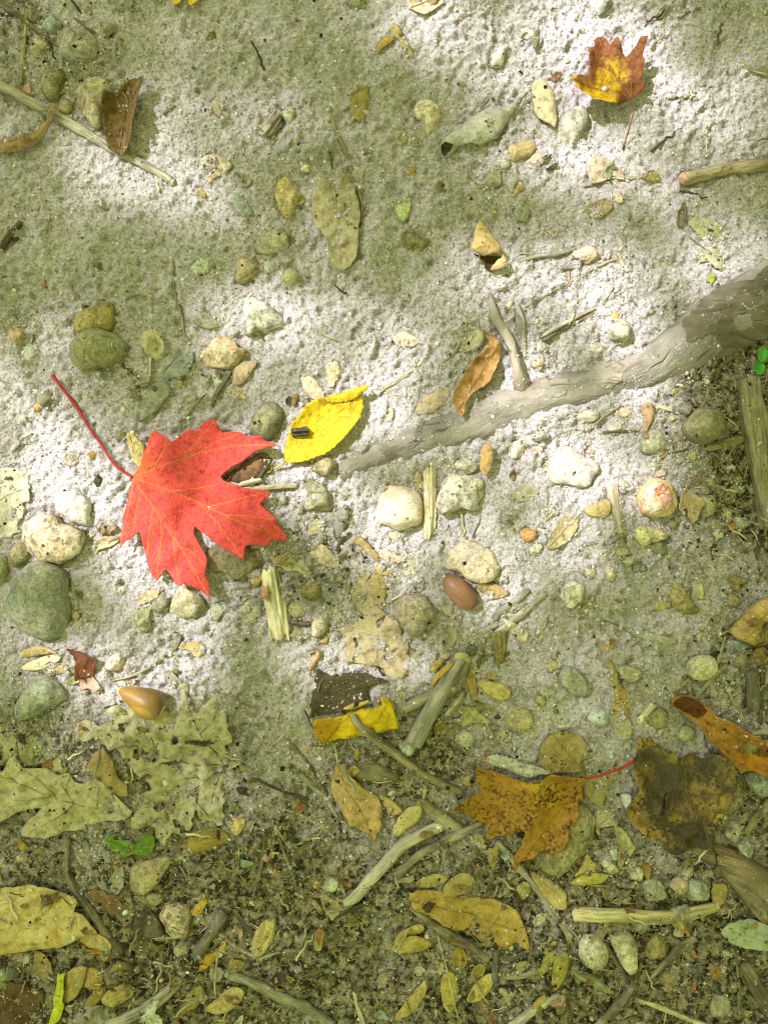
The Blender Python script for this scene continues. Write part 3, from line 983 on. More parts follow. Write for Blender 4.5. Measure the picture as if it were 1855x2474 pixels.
def slab(label, t, flat, H, col, tint=None, axis=None, name='wood_splinter', cat='wood splinter', group='bits of broken wood', ridge=0.0006, ridge_len=0.0011, dust=0.2, lift=0.0, rnd=0.5, tilt=(0, 0), spacing=0.0008, sink=0.25, part_of=None):
    sd = seed(); poly = PP(t, flat)
    V, F = sheet(poly, spacing, (), 0.0003, None, sd)
    p0, p1 = [np.array(p) for p in (PP(t, axis) if axis else principal(poly))]
    d = (p1 - p0) / np.linalg.norm(p1 - p0); nn = np.array([-d[1], d[0]])
    s = (V - p0) @ d; off = (V - p0) @ nn
    hw = max(abs(off.max()), abs(off.min()))
    c = (off.max() + off.min()) / 2; hw = (off.max() - off.min()) / 2
    q = np.clip((off - c) / hw, -1, 1)
    Hm = H * UM
    b = sup_many(V); b = np.full(len(V), np.percentile(b, 65))
    z = b - Hm * sink + lift + Hm * ((1 - rnd) + rnd * np.sqrt(1 - 0.96 * q * q)) + ridge * 2 * vn(s / 0.03 + sd, off / ridge_len, 61) + ridge * vn(s / 0.008, off / (ridge_len * 2.2), 62)
    z = z + (V - V.mean(0)) @ np.array(tilt)
    V3 = [(a, e, f) for (a, e), f in zip(V, z)]
    G = [(a, e, sd * 0.1) for a, e in zip(s, off)]
    cnt = {}
    for f in F:
        for i in range(len(f)):
            e = (f[i], f[(i + 1) % len(f)]); cnt[tuple(sorted(e))] = cnt.get(tuple(sorted(e)), 0) + 1
    F2 = list(F); low = {}
    for f in F:
        for i in range(len(f)):
            a, e = f[i], f[(i + 1) % len(f)]
            if cnt[tuple(sorted((a, e)))] == 1:
                for w in (a, e):
                    if w not in low:
                        low[w] = len(V3); V3.append((V3[w][0], V3[w][1], b[w] - Hm * sink - 0.001 + lift * 0.6)); G.append((G[w][0], G[w][1] + 0.003, G[w][2]))
                F2.append((e, a, low[a], low[e]))
    c0 = (V3[0][0], V3[0][1], min(v[2] for v in V3))
    o = mesh_obj(name, V3, F2, M_WOOD, c0 if part_of is None else part_of.location, part_of, False, {'grain': ('FLOAT_VECTOR', G)}, True, col=col, tint=tint or tuple(k * 0.65 for k in col), dust=dust)
    if part_of is None:
        tag(o, label, cat, group)
    return o

def revolve(name, p0, p1, prof, z, mat, parent, loc, sides=22, bumpy=0.0, sd=1, attrs=False, **kw):
    p0 = np.array((*p0, z[0])); p1 = np.array((*p1, z[1]))
    pts = [p0 + (p1 - p0) * s for s, r in prof]
    V, F, G = tube_data(pts, [r for s, r in prof], sides, sd, bumpy, cap=0.02)
    return mesh_obj(name, V, F, mat, loc, parent, True, {'grain': ('FLOAT_VECTOR', G)} if attrs else None, True, **kw)

# ------------------------------------------------------------------ the tree's trunk, limbs and the root that runs into the frame
def upright(name, pts, rad, parent, loc, **kw):
    V, F, G = tube_data([np.array(p, float) for p in pts], rad, 14, 5, 0.1)
    return mesh_obj(name, V, F, M_WOOD, loc, parent, True, {'grain': ('FLOAT_VECTOR', G)}, False, **kw)
TL = (TREE_XY[0], TREE_XY[1], 0)
BARK = dict(col=(0.17, 0.14, 0.105), tint=(0.09, 0.075, 0.055), dust=0.0)
tp = [(TREE_XY[0] + 0.02 * math.sin(z * 2), TREE_XY[1] + 0.015 * z, z) for z in np.linspace(-0.05, 4.0, 30)]
upright('trunk', tp, [0.16 * math.exp(-max(z, 0) * 4) + 0.15 - 0.03 * z for z in np.linspace(-0.05, 4.0, 30)], tree, TL, **BARK)
for k in range(9):
    a = k * 2.4; z0 = 1.9 + 0.2 * k
    pts = [(TREE_XY[0] + math.cos(a) * r, TREE_XY[1] + math.sin(a) * r, z0 + 0.55 * r - 0.09 * r * r) for r in np.linspace(0, 4.2, 16)]
    upright('limb', pts, np.linspace(0.055, 0.012, 16), tree, TL, **BARK)

ROOTC = dict(col=(0.28, 0.245, 0.23), tint=(0.205, 0.175, 0.16), dust=0.56)
rt = [('E', 500, 1325, 84), ('E', 560, 1300, 108), ('E', 750, 1235, 122), ('E', 1000, 1140, 120), ('E', 1250, 1070, 130), ('F', 120, 985, 130), ('F', 350, 900, 126), ('F', 560, 850, 124),
      ('F', 800, 790, 118), ('F', 1000, 720, 130), ('F', 1200, 600, 160), ('F', 1400, 470, 196), ('F', 1660, 330, 225), ('F', 2000, 180, 250), ('F', 2500, 0, 280), ('F', 3300, -250, 330)]
rp = [P(t, x, y) for t, x, y, r in rt]
rr_ = [r * UM for *_, r in rt]
hh = [gz(*p) - (0.7, 0.68, 0.66, 0.64, 0.6, 0.55, 0.5)[min(i, 6)] * r + (0.006 if i > 9 else 0) for i, (p, r) in enumerate(zip(rp, rr_))]
pts = catmull([(p[0], p[1], h, r) for p, h, r in zip(rp, hh, rr_)], 0.0022)
root_loc = (rp[8][0], rp[8][1], 0)
root = root_empty('tree_root', root_loc, 'thick grey-brown tree root running along the sand', 'tree root')
V, F, G = tube_data([np.array(p[:3]) for p in pts], [p[3] for p in pts], 46, 3, 0.05, 0.95, fine=0.035)
# long shallow furrows in the bark
V2 = []
for (x, y, z), (s, a, _) in zip(V, G):
    w = float(vn(s / 0.016, a / 0.0021, 71)) * 0.0011 + float(vn(s / 0.005, a / 0.0035, 72)) * 0.0007
    deep = max(0.0, float(vn(s / 0.03, a / 0.006, 73)) - 0.25) * -0.004
    V2.append((x, y, z + w + deep))
mesh_obj('main_root', V2, F, M_BARK, root_loc, root, True, {'grain': ('FLOAT_VECTOR', G)}, True, **ROOTC)
sp = [('E', 1385, 310, 12, 0.0), ('E', 1392, 380, 24, 0.002), ('E', 1420, 470, 29, 0.004), ('E', 1470, 560, 27, 0.006), ('E', 1500, 660, 26, 0.008), ('E', 1520, 760, 30, 0.009), ('E', 1540, 820, 44, 0.005), ('E', 1575, 880, 52, -0.004), ('E', 1600, 920, 50, -0.012)]
pp = catmull([(*P(t, x, y), gz(*P(t, x, y)) + dz - 0.001, r * UM) for t, x, y, r, dz in sp], 0.0014)
V, F, G = tube_data([np.array(p[:3]) for p in pp], [p[3] for p in pp], 16, 9, 0.12, fine=0.08)
mesh_obj('side_root', V, F, M_BARK, root_loc, root, True, {'grain': ('FLOAT_VECTOR', G)}, True, col=(0.34, 0.29, 0.25), tint=(0.24, 0.2, 0.165), dust=0.4)
rebuild()
# bark patches on the root; the dark ones also paint in its shaded end
for fl, c in (((1330, 470, 1380, 400, 1440, 300, 1520, 250, 1600, 190, 1760, 120, 1800, 330, 1760, 480, 1660, 560, 1560, 600, 1440, 640, 1340, 640, 1300, 560), (0.165, 0.135, 0.10)), ((1130, 520, 1180, 440, 1290, 330, 1400, 270, 1500, 265, 1480, 330, 1455, 440, 1390, 500, 1260, 590, 1150, 600), (0.185, 0.15, 0.12)),
              ((620, 780, 640, 720, 760, 690, 860, 730, 800, 830, 690, 860), (0.33, 0.28, 0.25)),
              ((300, 860, 370, 800, 470, 790, 520, 840, 440, 900, 330, 920), (0.36, 0.29, 0.25))):
    V, F, at = leaf_mesh(PP('F', fl), clear=0.0001, wave=0.0002, sd=seed(), rough_edge=0.0016)
    G = [(x, y, 0) for x, y, z in V]
    o = mesh_obj('bark_tone_patch', V, F, M_BARK, root_loc, root, True, {'grain': ('FLOAT_VECTOR', G)}, False, col=c, tint=tuple(q * .7 for q in c), dust=0.2)
    solid(o, 0.0003)

# ------------------------------------------------------------------ stones
OLIVE = (0.20, 0.18, 0.10); GREEN = (0.21, 0.215, 0.15); GREYG = (0.30, 0.30, 0.25); TAN = (0.44, 0.36, 0.25); CREAM = (0.62, 0.54, 0.43)
WHITE = (0.62, 0.59, 0.565); YELLOW = (0.50, 0.37, 0.13); SLATE = (0.19, 0.19, 0.18); TEAL = (0.31, 0.345, 0.31); BROWN = (0.15, 0.085, 0.05)
ORANGE = (0.55, 0.27, 0.11); PINK = (0.58, 0.40, 0.33); DARK = (0.07, 0.06, 0.045); PALEG = (0.42, 0.44, 0.31)
# upper left
pebble('round grey-green pebble beside the thin twig, above the angular sandy rock', 'A', 300, 145, 62, 52, 0, TEAL, dust=0.2)
pebble('dark olive stone half sunk behind the thin twig', 'A', 185, 85, 52, 40, 0, OLIVE, name='stone', cat='stone')
pebble('smooth grey-green stone above the pale angular rock, half sunk in grit', 'A', 715, 25, 52, 50, 0, GREYG, TEAL)
stone('angular sand-crusted grey rock with a dark shadowed right side', 'A', [350, 300, 385, 215, 460, 155, 535, 200, 560, 270, 545, 330, 490, 355, 400, 350], (0.42, 0.39, 0.34), GREYG, style='angular', dust=0.62, H=95)
stone('small tan angular stone leaning on the thin twig', 'A', [160, 260, 240, 205, 280, 240, 270, 300, 220, 330, 160, 300], TAN, GREYG, style='angular', dust=0.4)
stone('smooth olive egg-shaped stone above the long grey stick', 'A', [235, 470, 245, 410, 300, 385, 355, 390, 380, 425, 365, 480, 340, 540, 310, 580, 270, 570, 245, 520], (0.27, 0.26, 0.15), OLIVE, dust=0.2, H=75)
stone('lumpy tan stone leaning against the brown curled leaf', 'A', [455, 500, 480, 450, 530, 432, 590, 440, 635, 500, 640, 580, 610, 640, 590, 740, 540, 730, 470, 650, 450, 580], (0.42, 0.38, 0.27), (0.30, 0.26, 0.15), style='rough', dust=0.35, H=95)
pebble('small round tan stone touching the long grey stick', 'A', 380, 612, 50, 46, 0, TAN, OLIVE, H=45)
stone('slate-green oblong stone lying next to the yellow stone', 'A', [1295, 1145, 1330, 1110, 1370, 1115, 1420, 1165, 1465, 1225, 1455, 1255, 1400, 1255, 1350, 1200], (0.30, 0.33, 0.27), TEAL, H=40)
stone('yellow-ochre stone with a sandy face', 'B', [165, 1080, 210, 1030, 245, 1040, 300, 1110, 290, 1190, 245, 1250, 205, 1235, 170, 1170], (0.56, 0.45, 0.2), (0.48, 0.41, 0.27), style='rough', H=60, dust=0.3)
stone('pale flat-topped stone below the yellow stone', 'B', [35, 1400, 100, 1340, 215, 1310, 265, 1340, 255, 1400, 200, 1450, 100, 1465, 45, 1450], (0.46, 0.45, 0.36), OLIVE, style='angular', dust=0.4, H=70)
pebble('small blue-grey pebble beside the pale flat-topped stone', 'B', 370, 1395, 22, 24, 0, TEAL)
pebble('little green pebble touching the grey bark chip', 'B', 235, 670, 40, 48, 0, PALEG, TEAL)
pebble('tiny cream pebble above the wrinkled oval leaf', 'B', 335, 985, 30, 24, 0, CREAM)
stone('round cream pebble with a pink blotch on open sand', 'B', [945, 640, 975, 590, 1040, 585, 1100, 640, 1095, 690, 1040, 780, 1010, 770, 1005, 710, 960, 690], (0.6, 0.55, 0.43), PINK, H=50, dust=0.35)
stone('pale green disc-shaped pebble in the shaded sand', 'B', [835, 1195, 860, 1150, 910, 1142, 930, 1180, 915, 1250, 880, 1280, 845, 1240], (0.45, 0.52, 0.30), PALEG, style='flat', dust=0.12, speck=0.2, H=30)
pebble('round grey-green pebble with a smooth top, right of the pale green disc', 'B', 1560, 1212, 58, 54, 0, (0.36, 0.40, 0.33), TEAL, H=42, dust=0.15)
pebble('small grey pebble above the round grey-green one', 'B', 1378, 1130, 36, 32, 0, (0.42, 0.43, 0.38), H=26)
stone('small triangular sandy stone pointing up', 'B', [1350, 1060, 1395, 940, 1450, 1050, 1380, 1085], (0.46, 0.42, 0.30), style='angular', dust=0.4)
pebble('sand-coloured squarish pebble in the shaded sand', 'B', 872, 808, 46, 42, 0, (0.42, 0.38, 0.26), style='rough', dust=0.5)
pebble('small olive pebble, half round, below the ribbed seed husk', 'B', 697, 885, 38, 26, 0, OLIVE, dust=0.1)
stone('knobbly olive-brown stone with a hollow', 'B', [880, 1360, 930, 1345, 975, 1370, 1025, 1385, 1010, 1430, 955, 1450, 905, 1430, 880, 1400], (0.30, 0.26, 0.14), OLIVE, style='rough', amp=0.3, H=50)
pebble('flat grey disc in smooth sand below the wrinkled oval leaf', 'E', 765, 95, 52, 46, 0, GREYG, TEAL, style='flat', dust=0.35)
pebble('broad green stone at the upper rim of the sand, half covered', 'B', 610, 12, 62, 50, 0, PALEG, GREEN, name='stone', cat='stone')
stone('pale upright flake of stone with a black shadow edge', 'B', [1395, 330, 1400, 290, 1475, 250, 1465, 330, 1450, 370, 1395, 370], (0.58, 0.56, 0.5), style='angular', H=50)
stone('pale rough rock beside the yellow-and-brown maple leaf', 'C', [450, 720, 480, 650, 540, 610, 600, 595, 630, 640, 625, 720, 590, 800, 540, 820, 470, 780], (0.56, 0.54, 0.47), GREYG, style='rough', dust=0.45, H=85)
pebble('tan pebble below the dark oval leaf', 'C', 393, 1322, 28, 24, 0, TAN)
stone('cream angular pebble above the dark oval leaf', 'C', [765, 1130, 800, 1090, 835, 1130, 835, 1165, 790, 1165], CREAM, style='angular')
stone('grey-white stone in bright sand above the small maple leaf', 'C', [640, 20, 660, -30, 750, -30, 760, 30, 730, 60, 690, 70], WHITE, TEAL, style='angular', H=55)
stone('white flat flake in the bright sand', 'C', [250, 190, 275, 160, 320, 155, 325, 185, 290, 210], WHITE, style='flat')
pebble('tiny white pebble right of the broken red-ended stick', 'C', 1495, 900, 20, 18, 0, WHITE)
pebble('pale grey pebble touching the tan oval leaf', 'C', 140, 945, 46, 34, 20, (0.55, 0.53, 0.48), dust=0.4)
# left, middle band
stone('flat olive-yellow stone wedged above the big round green stone', 'D', [430, 470, 470, 405, 530, 375, 655, 368, 650, 520, 600, 525, 530, 530, 450, 535], (0.30, 0.25, 0.10), OLIVE, style='flat', H=46, dust=0.15, speck=0.3)
stone('big smooth green cobble with a yellowish lower side', 'D', [410, 600, 450, 550, 510, 515, 580, 508, 650, 530, 720, 580, 748, 625, 735, 665, 660, 720, 560, 745, 490, 755, 440, 720, 415, 660], (0.27, 0.27, 0.17), (0.27, 0.24, 0.11), H=115, dust=0.08, speck=0.35, sit=0.25)
stone('tan wedge-shaped pebble with a ridge', 'D', [1345, 225, 1355, 150, 1385, 90, 1440, 95, 1500, 130, 1505, 165, 1465, 200, 1440, 235, 1390, 255], (0.43, 0.36, 0.22), OLIVE, style='angular', H=75, dust=0.1)
stone('rough greenish-white rock with pitted faces', 'D', [1395, 420, 1410, 340, 1480, 325, 1550, 380, 1610, 430, 1630, 490, 1560, 520, 1480, 530, 1430, 565, 1405, 490], (0.56, 0.56, 0.50), GREEN, style='rough', H=85, amp=0.2, dust=0.3)
stone('chunky tan stone with a notched right end', 'D', [1150, 630, 1180, 580, 1240, 555, 1310, 555, 1360, 590, 1370, 620, 1415, 610, 1400, 650, 1370, 690, 1330, 740, 1270, 735, 1180, 725, 1155, 680], (0.56, 0.48, 0.36), (0.44, 0.34, 0.2), style='angular', H=85, dust=0.2)
stone('smooth olive oblong stone between the red leaf and the yellow leaf', 'D', [1440, 1040, 1480, 970, 1540, 930, 1600, 940, 1632, 990, 1620, 1060, 1570, 1130, 1510, 1150, 1440, 1120], (0.27, 0.26, 0.18), (0.20, 0.20, 0.11), H=85, dust=0.12, sit=0.2)
stone('flat greenish stone nearly buried in smooth sand', 'D', [1105, 460, 1150, 415, 1200, 425, 1270, 480, 1265, 500, 1200, 515, 1130, 490], (0.34, 0.33, 0.24), style='flat', H=22, dust=0.5)
stone('small tan cube-like stone at the lit sand', 'D', [50, 540, 60, 500, 120, 510, 125, 560, 95, 595, 60, 580], (0.56, 0.44, 0.27), style='angular', H=60)
stone('white crumbly stone next to the small tan cube-like one', 'D', [120, 640, 140, 590, 190, 600, 200, 660, 170, 690, 130, 680], WHITE, TEAL, style='rough', dust=0.4)
pebble('dark olive barrel-shaped pebble with a pale pebble beside it', 'D', 265, 905, 52, 44, -40, (0.20, 0.2, 0.15), OLIVE, H=55, dust=0.05)
pebble('yellowish pebble below the dark barrel-shaped one', 'D', 207, 955, 28, 24, 0, (0.52, 0.38, 0.16), H=28)
pebble('cream pebble touching the dark barrel-shaped one', 'D', 195, 868, 28, 22, 0, CREAM)
pebble('small olive pebble left of the pale husk by the red leaf', 'D', 703, 1128, 34, 28, 0, (0.27, 0.24, 0.13), H=32)
stone('flat sandy stone left of the red stalk', 'D', [375, 1260, 400, 1210, 450, 1215, 460, 1260, 440, 1295, 390, 1290], (0.38, 0.36, 0.28), style='flat', dust=0.5)
pebble('grey wedge pebble in smooth shaded sand', 'D', 548, 140, 38, 28, 0, (0.25, 0.25, 0.2), style='angular')
pebble('reddish upright chip of stone in shaded sand', 'D', 248, 245, 16, 30, 0, (0.30, 0.18, 0.11))
stone('small tan stone alone in smooth sand, with a flat top', 'D', [818, 300, 840, 270, 868, 280, 870, 315, 835, 325], TAN, style='angular')
pebble('pale blue-white pebble beside the dark sandy twig', 'D', 1238, 815, 28, 24, 0, (0.6, 0.62, 0.6), H=22)
pebble('tan pebble below the grey curled leaf', 'D', 1038, 820, 36, 28, 0, (0.45, 0.36, 0.22), dust=0.4)
stone('bluish-white crumbly patch of stone in smooth sand', 'D', [1090, 170, 1130, 120, 1200, 90, 1220, 130, 1190, 180, 1130, 200], (0.5, 0.54, 0.52), style='rough', H=16, dust=0.55)
pebble('grey stone with specks below the tan wedge-shaped pebble', 'D', 1558, 155, 44, 38, 0, (0.4, 0.41, 0.36), style='rough', dust=0.3)
pebble('half-buried olive stone right of the speckled grey one', 'E', 250, 220, 58, 52, 0, (0.36, 0.34, 0.2), style='rough', dust=0.4, name='stone', cat='stone')
pebble('tiny round olive pebble at the foot of the big green cobble', 'D', 750, 668, 16, 15, 0, OLIVE)
pebble('pale green pebble lying near the grey curled leaf', 'D', 1125, 755, 20, 16, 0, (0.52, 0.52, 0.32))
# around the red leaf
stone('white knobbly rock above the tan pitted stone', 'G', [320, 170, 345, 85, 400, 60, 450, 75, 500, 120, 530, 200, 535, 270, 490, 290, 410, 265, 350, 220], WHITE, (0.5, 0.49, 0.45), style='rough', H=95, dust=0.3)
stone('broad tan stone with pitted top', 'G', [140, 350, 170, 270, 250, 225, 330, 225, 370, 265, 460, 300, 510, 340, 490, 400, 420, 470, 330, 500, 230, 470, 160, 420], (0.60, 0.53, 0.43), (0.47, 0.38, 0.28), style='rough', H=110, dust=0.15, speck=0.6, sit=0.25)
stone('small olive stone tucked left of the tan pitted stone', 'G', [42, 490, 60, 430, 110, 370, 165, 375, 185, 440, 150, 500, 80, 525], (0.30, 0.28, 0.17), OLIVE, H=70)
stone('largest grey-green cobble, below the tan pitted stone', 'G', [125, 550, 180, 500, 250, 480, 320, 505, 380, 540, 400, 600, 395, 680, 410, 760, 395, 850, 360, 920, 280, 945, 200, 925, 130, 880, 70, 800, 50, 740, 70, 670, 105, 620], (0.27, 0.29, 0.235), (0.32, 0.32, 0.24), H=150, dust=0.12, speck=0.3, sit=0.22)
stone('pale green stone behind the largest grey-green cobble', 'G', [-40, 470, 0, 450, 35, 470, 45, 540, 20, 610, -40, 615], PALEG, H=70)
stone('dark brown stone under the red maple leaf, beside the yellow leaf', 'D', [1270, 1360, 1340, 1320, 1450, 1240, 1530, 1220, 1540, 1280, 1480, 1370, 1380, 1395], (0.17, 0.10, 0.06), (0.12, 0.08, 0.05), H=42, dust=0.1)
stone('long brown-to-green stone under the lower lobes of the red leaf', 'G', [1190, 430, 1280, 385, 1450, 395, 1530, 425, 1500, 490, 1420, 560, 1350, 595, 1280, 550, 1210, 540], (0.21, 0.17, 0.11), (0.27, 0.26, 0.16), H=48, dust=0.15)
stone('lumpy tan stone at the lowest tip of the red leaf', 'G', [985, 760, 1000, 690, 1050, 640, 1110, 650, 1170, 700, 1175, 770, 1100, 805, 1020, 800], (0.48, 0.45, 0.31), GREEN, style='rough', H=60, dust=0.25)
stone('small dark green stone left of the lumpy tan one', 'G', [870, 770, 890, 700, 950, 665, 980, 700, 970, 750, 910, 785], (0.23, 0.24, 0.17), OLIVE, style='angular', H=55)
stone('speckled green stone half sunk below the dark green one', 'G', [775, 790, 800, 750, 860, 755, 875, 830, 850, 885, 800, 880], (0.32, 0.33, 0.22), style='rough', H=40, speck=0.8)
pebble('smooth grey-green pebble right of the lumpy tan stone', 'G', 1242, 775, 38, 52, 10, (0.36, 0.39, 0.30), H=24, dust=0.35)
stone('greenish stone almost buried left of the splintered wood', 'G', [1365, 780, 1440, 700, 1500, 720, 1490, 800, 1420, 860], (0.33, 0.34, 0.25), style='flat', H=24, dust=0.45)
stone('grey-green cobble with a pale upper end, left of the amber acorn', 'G', [90, 1340, 120, 1270, 200, 1150, 280, 1135, 340, 1170, 385, 1240, 370, 1290, 250, 1345, 160, 1390, 100, 1385], (0.36, 0.38, 0.32), (0.28, 0.30, 0.22), H=110, dust=0.12, sit=0.2)
stone('pale angular stone in the lit strip above the amber acorn', 'G', [610, 1080, 640, 1030, 700, 1010, 720, 1060, 690, 1110, 630, 1105], (0.6, 0.57, 0.52), PINK, style='angular', H=55, dust=0.35)
pebble('little white pebble on lit sand below the red leaf', 'G', 700, 650, 25, 22, 0, WHITE, dust=0.4)
pebble('round tan pebble at the right edge of the largest cobble', 'G', 437, 800, 24, 26, 0, (0.47, 0.40, 0.27), H=24)
pebble('pale pebble touching the tip of the amber acorn', 'G', 703, 1188, 34, 18, 0, (0.55, 0.53, 0.47), H=16)
pebble('grey-green pebble by the lower lobes of the red leaf', 'G', 1460, 560, 40, 30, -20, GREYG, style='rough')
pebble('pale round pebble below the largest cobble', 'G', 458, 872, 15, 14, 0, (0.55, 0.48, 0.35))
pebble('grey flat pebble left of the tan leaf on the mid sand', 'G', 1000, 945, 34, 44, 0, GREYG, dust=0.45, style='flat')
pebble('grey-green half-buried pebble right of the ochre bitten leaf', 'G', 1320, 985, 52, 44, 0, GREYG, dust=0.5, style='flat')
# centre
stone('angular olive rock at the thin end of the root', 'E', [360, 1300, 420, 1260, 470, 1250, 515, 1280, 480, 1330, 440, 1355, 380, 1330], (0.37, 0.33, 0.21), OLIVE, style='angular', H=65)
stone('grey-olive rock standing over the dark slate', 'H', [325, 60, 340, 10, 390, 20, 440, 60, 490, 130, 512, 190, 480, 215, 400, 200, 330, 195, 325, 160, 345, 110], (0.33, 0.33, 0.25), OLIVE, style='angular', H=80, dust=0.15)
stone('dark flat slate pebble below the grey-olive rock', 'H', [425, 240, 450, 215, 510, 200, 560, 160, 578, 200, 570, 260, 550, 310, 520, 360, 470, 330, 440, 280], (0.23, 0.23, 0.20), SLATE, style='flat', H=30, dust=0.2)
pebble('small pale green pebble right of the grey-olive rock', 'H', 560, 105, 24, 28, 0, PALEG, style='angular')
stone('shiny white quartz pebble with rounded corners', 'H', [750, 110, 790, 60, 870, 55, 950, 75, 985, 120, 995, 190, 990, 270, 930, 295, 860, 315, 800, 290, 740, 265, 735, 200], (0.68, 0.62, 0.53), (0.6, 0.48, 0.34), H=110, dust=0.0, speck=0.05, rough=0.32, sit=0.25)
stone('speckled granite rock right of the pale splinter', 'H', [1075, 120, 1090, 40, 1140, 0, 1200, -15, 1290, -10, 1360, 20, 1355, 80, 1310, 150, 1300, 190, 1200, 190, 1110, 215, 1080, 180], (0.60, 0.57, 0.50), (0.42, 0.40, 0.35), style='rough', H=100, speck=0.55, dust=0.4)
stone('grey flat oval pebble above the granite rock', 'E', [1140, 1300, 1170, 1265, 1250, 1255, 1305, 1275, 1310, 1310, 1250, 1345, 1210, 1320], (0.50, 0.48, 0.42), OLIVE, H=36, dust=0.15)
stone('big cream-yellow crumbly rock above the brown acorn', 'H', [1115, 500, 1150, 420, 1230, 365, 1310, 380, 1390, 430, 1425, 490, 1430, 540, 1390, 600, 1320, 620, 1260, 600, 1190, 545, 1130, 535], (0.56, 0.48, 0.34), (0.52, 0.45, 0.37), style='rough', H=80, dust=0.6, amp=0.08)
pebble('round orange pebble on lit sand', 'H', 1595, 335, 46, 44, 0, (0.58, 0.32, 0.15), (0.6, 0.42, 0.28), H=45, dust=0.1)
pebble('small white pebble left of the round orange one', 'H', 1530, 298, 26, 22, -30, WHITE)
pebble('small pale pebble right of the round orange one', 'H', 1655, 308, 24, 20, 0, (0.6, 0.55, 0.45))
pebble('rounded grey stone above the orange pebble, crusted with sand', 'H', 1485, 248, 46, 36, 0, (0.36, 0.34, 0.31), dust=0.45)
stone('round grey-brown stone right of the torn tan leaf', 'H', [830, 770, 850, 705, 920, 675, 1000, 680, 1045, 730, 1060, 800, 1030, 850, 980, 900, 920, 905, 880, 870, 840, 830], (0.38, 0.34, 0.27), (0.30, 0.26, 0.19), style='rough', H=90, amp=0.06, dust=0.3)
stone('small smooth oval stone right of the splintered wood', 'H', [360, 880, 370, 820, 420, 785, 455, 800, 450, 870, 410, 920, 370, 920], (0.45, 0.40, 0.31), (0.5, 0.47, 0.4), H=55, dust=0.2, sit=0.3)
pebble('dark olive disc-shaped stone right of the splintered wood', 'H', 360, 655, 66, 62, 0, (0.24, 0.21, 0.10), OLIVE, H=45, name='stone', cat='stone')
pebble('olive flat stone below the dark olive disc', 'H', 278, 768, 54, 40, 15, (0.36, 0.34, 0.20), style='flat')
pebble('olive lump of stone half buried by the splintered wood', 'H', 290, 910, 46, 46, 0, (0.29, 0.26, 0.16), style='rough', dust=0.2, H=26)
pebble('pale lumpy pebble left of the brown acorn', 'H', 1140, 765, 42, 36, 0, (0.5, 0.46, 0.34), style='rough')
pebble('pale oval pebble between the grey twigs', 'H', 1282, 888, 28, 38, 0, (0.56, 0.54, 0.5), H=30)
pebble('light teal pebble right of the tan shell-like leaf', 'H', 1530, 1235, 28, 34, 10, TEAL, style='rough')
stone('round tan stone streaked with grey in the litter', 'H', [1465, 1380, 1500, 1320, 1580, 1320, 1630, 1370, 1620, 1440, 1560, 1469, 1500, 1440], (0.47, 0.42, 0.28), (0.36, 0.32, 0.2), H=70)
pebble('dark grey pebble below the fork of grey twigs', 'H', 1275, 1000, 34, 42, 0, (0.2, 0.2, 0.18))
pebble('small yellow-green pebble at the cut end of the thick stick', 'H', 1135, 1030, 22, 28, 0, (0.48, 0.45, 0.26))
pebble('tan flat pebble in the sand above the dark wet leaf', 'H', 965, 1020, 22, 18, 0, (0.5, 0.46, 0.33))
pebble('grey pebble half hidden beside the dark slate', 'H', 195, 130, 26, 40, 10, GREYG)
pebble('pale green pebble beside the red leaf point', 'H', 145, 148, 24, 18, 0, PALEG)
pebble('tan lump under the white quartz pebble', 'H', 825, 345, 42, 28, 0, (0.55, 0.46, 0.34), dust=0.4)
# right of centre
pebble('pinkish warty stone above the lit root', 'F', 603, 100, 66, 48, 0, (0.60, 0.49, 0.42), PINK, style='rough', H=60, amp=0.22, dust=0.3, name='stone', cat='stone')
pebble('orange chip stuck on the pinkish warty stone', 'F', 635, 80, 30, 24, 20, (0.62, 0.36, 0.24), on=True, H=14)
stone('rough yellow-white rock standing above the lit root', 'F', [730, 560, 750, 500, 800, 460, 850, 480, 860, 540, 830, 590, 770, 600], (0.56, 0.52, 0.40), GREYG, style='rough', H=85, dust=0.3)
pebble('squat tan lump left of the rough yellow-white rock', 'F', 668, 622, 36, 34, 0, (0.52, 0.45, 0.38), style='rough', dust=0.4)
pebble('small orange pebble above the rough yellow-white rock', 'F', 774, 441, 24, 22, 0, (0.60, 0.36, 0.14), H=24)
pebble('cream heart-shaped pebble below the grey stick', 'F', 330, 715, 44, 32, -15, (0.68, 0.55, 0.43), H=40, dust=0.1)
pebble('pale lump above the cream heart-shaped pebble', 'F', 350, 615, 34, 28, 0, (0.58, 0.56, 0.48), style='rough', dust=0.4)
pebble('pale pebble beside the sandy grey twig', 'F', 350, 470, 42, 24, 0, (0.6, 0.57, 0.5), dust=0.4)
pebble('cream seed-shaped pebble at the top of the grey stick', 'F', 176, 372, 22, 36, 15, CREAM, H=22)
stone('cream rounded stone just under the root', 'F', [550, 1020, 580, 985, 640, 980, 680, 1000, 660, 1040, 600, 1050], (0.68, 0.61, 0.51), style='round', H=45, dust=0.2)
stone('broad flat pale stone with a grey stain, half sunk', 'F', [360, 1330, 400, 1250, 450, 1190, 520, 1190, 560, 1230, 640, 1260, 675, 1310, 650, 1360, 600, 1420, 480, 1400, 400, 1390], (0.50, 0.47, 0.41), (0.40, 0.38, 0.36), style='flat', H=45, dust=0.35)
stone('cream lump with flat facets left of the broad pale stone', 'F', [170, 1210, 190, 1160, 250, 1150, 260, 1190, 240, 1240, 190, 1255], (0.66, 0.58, 0.49), style='angular', H=45)
stone('grey slaty pebble above the cream faceted lump', 'F', [290, 1145, 330, 1100, 390, 1110, 385, 1140, 310, 1165], (0.35, 0.34, 0.33), style='angular', H=35)
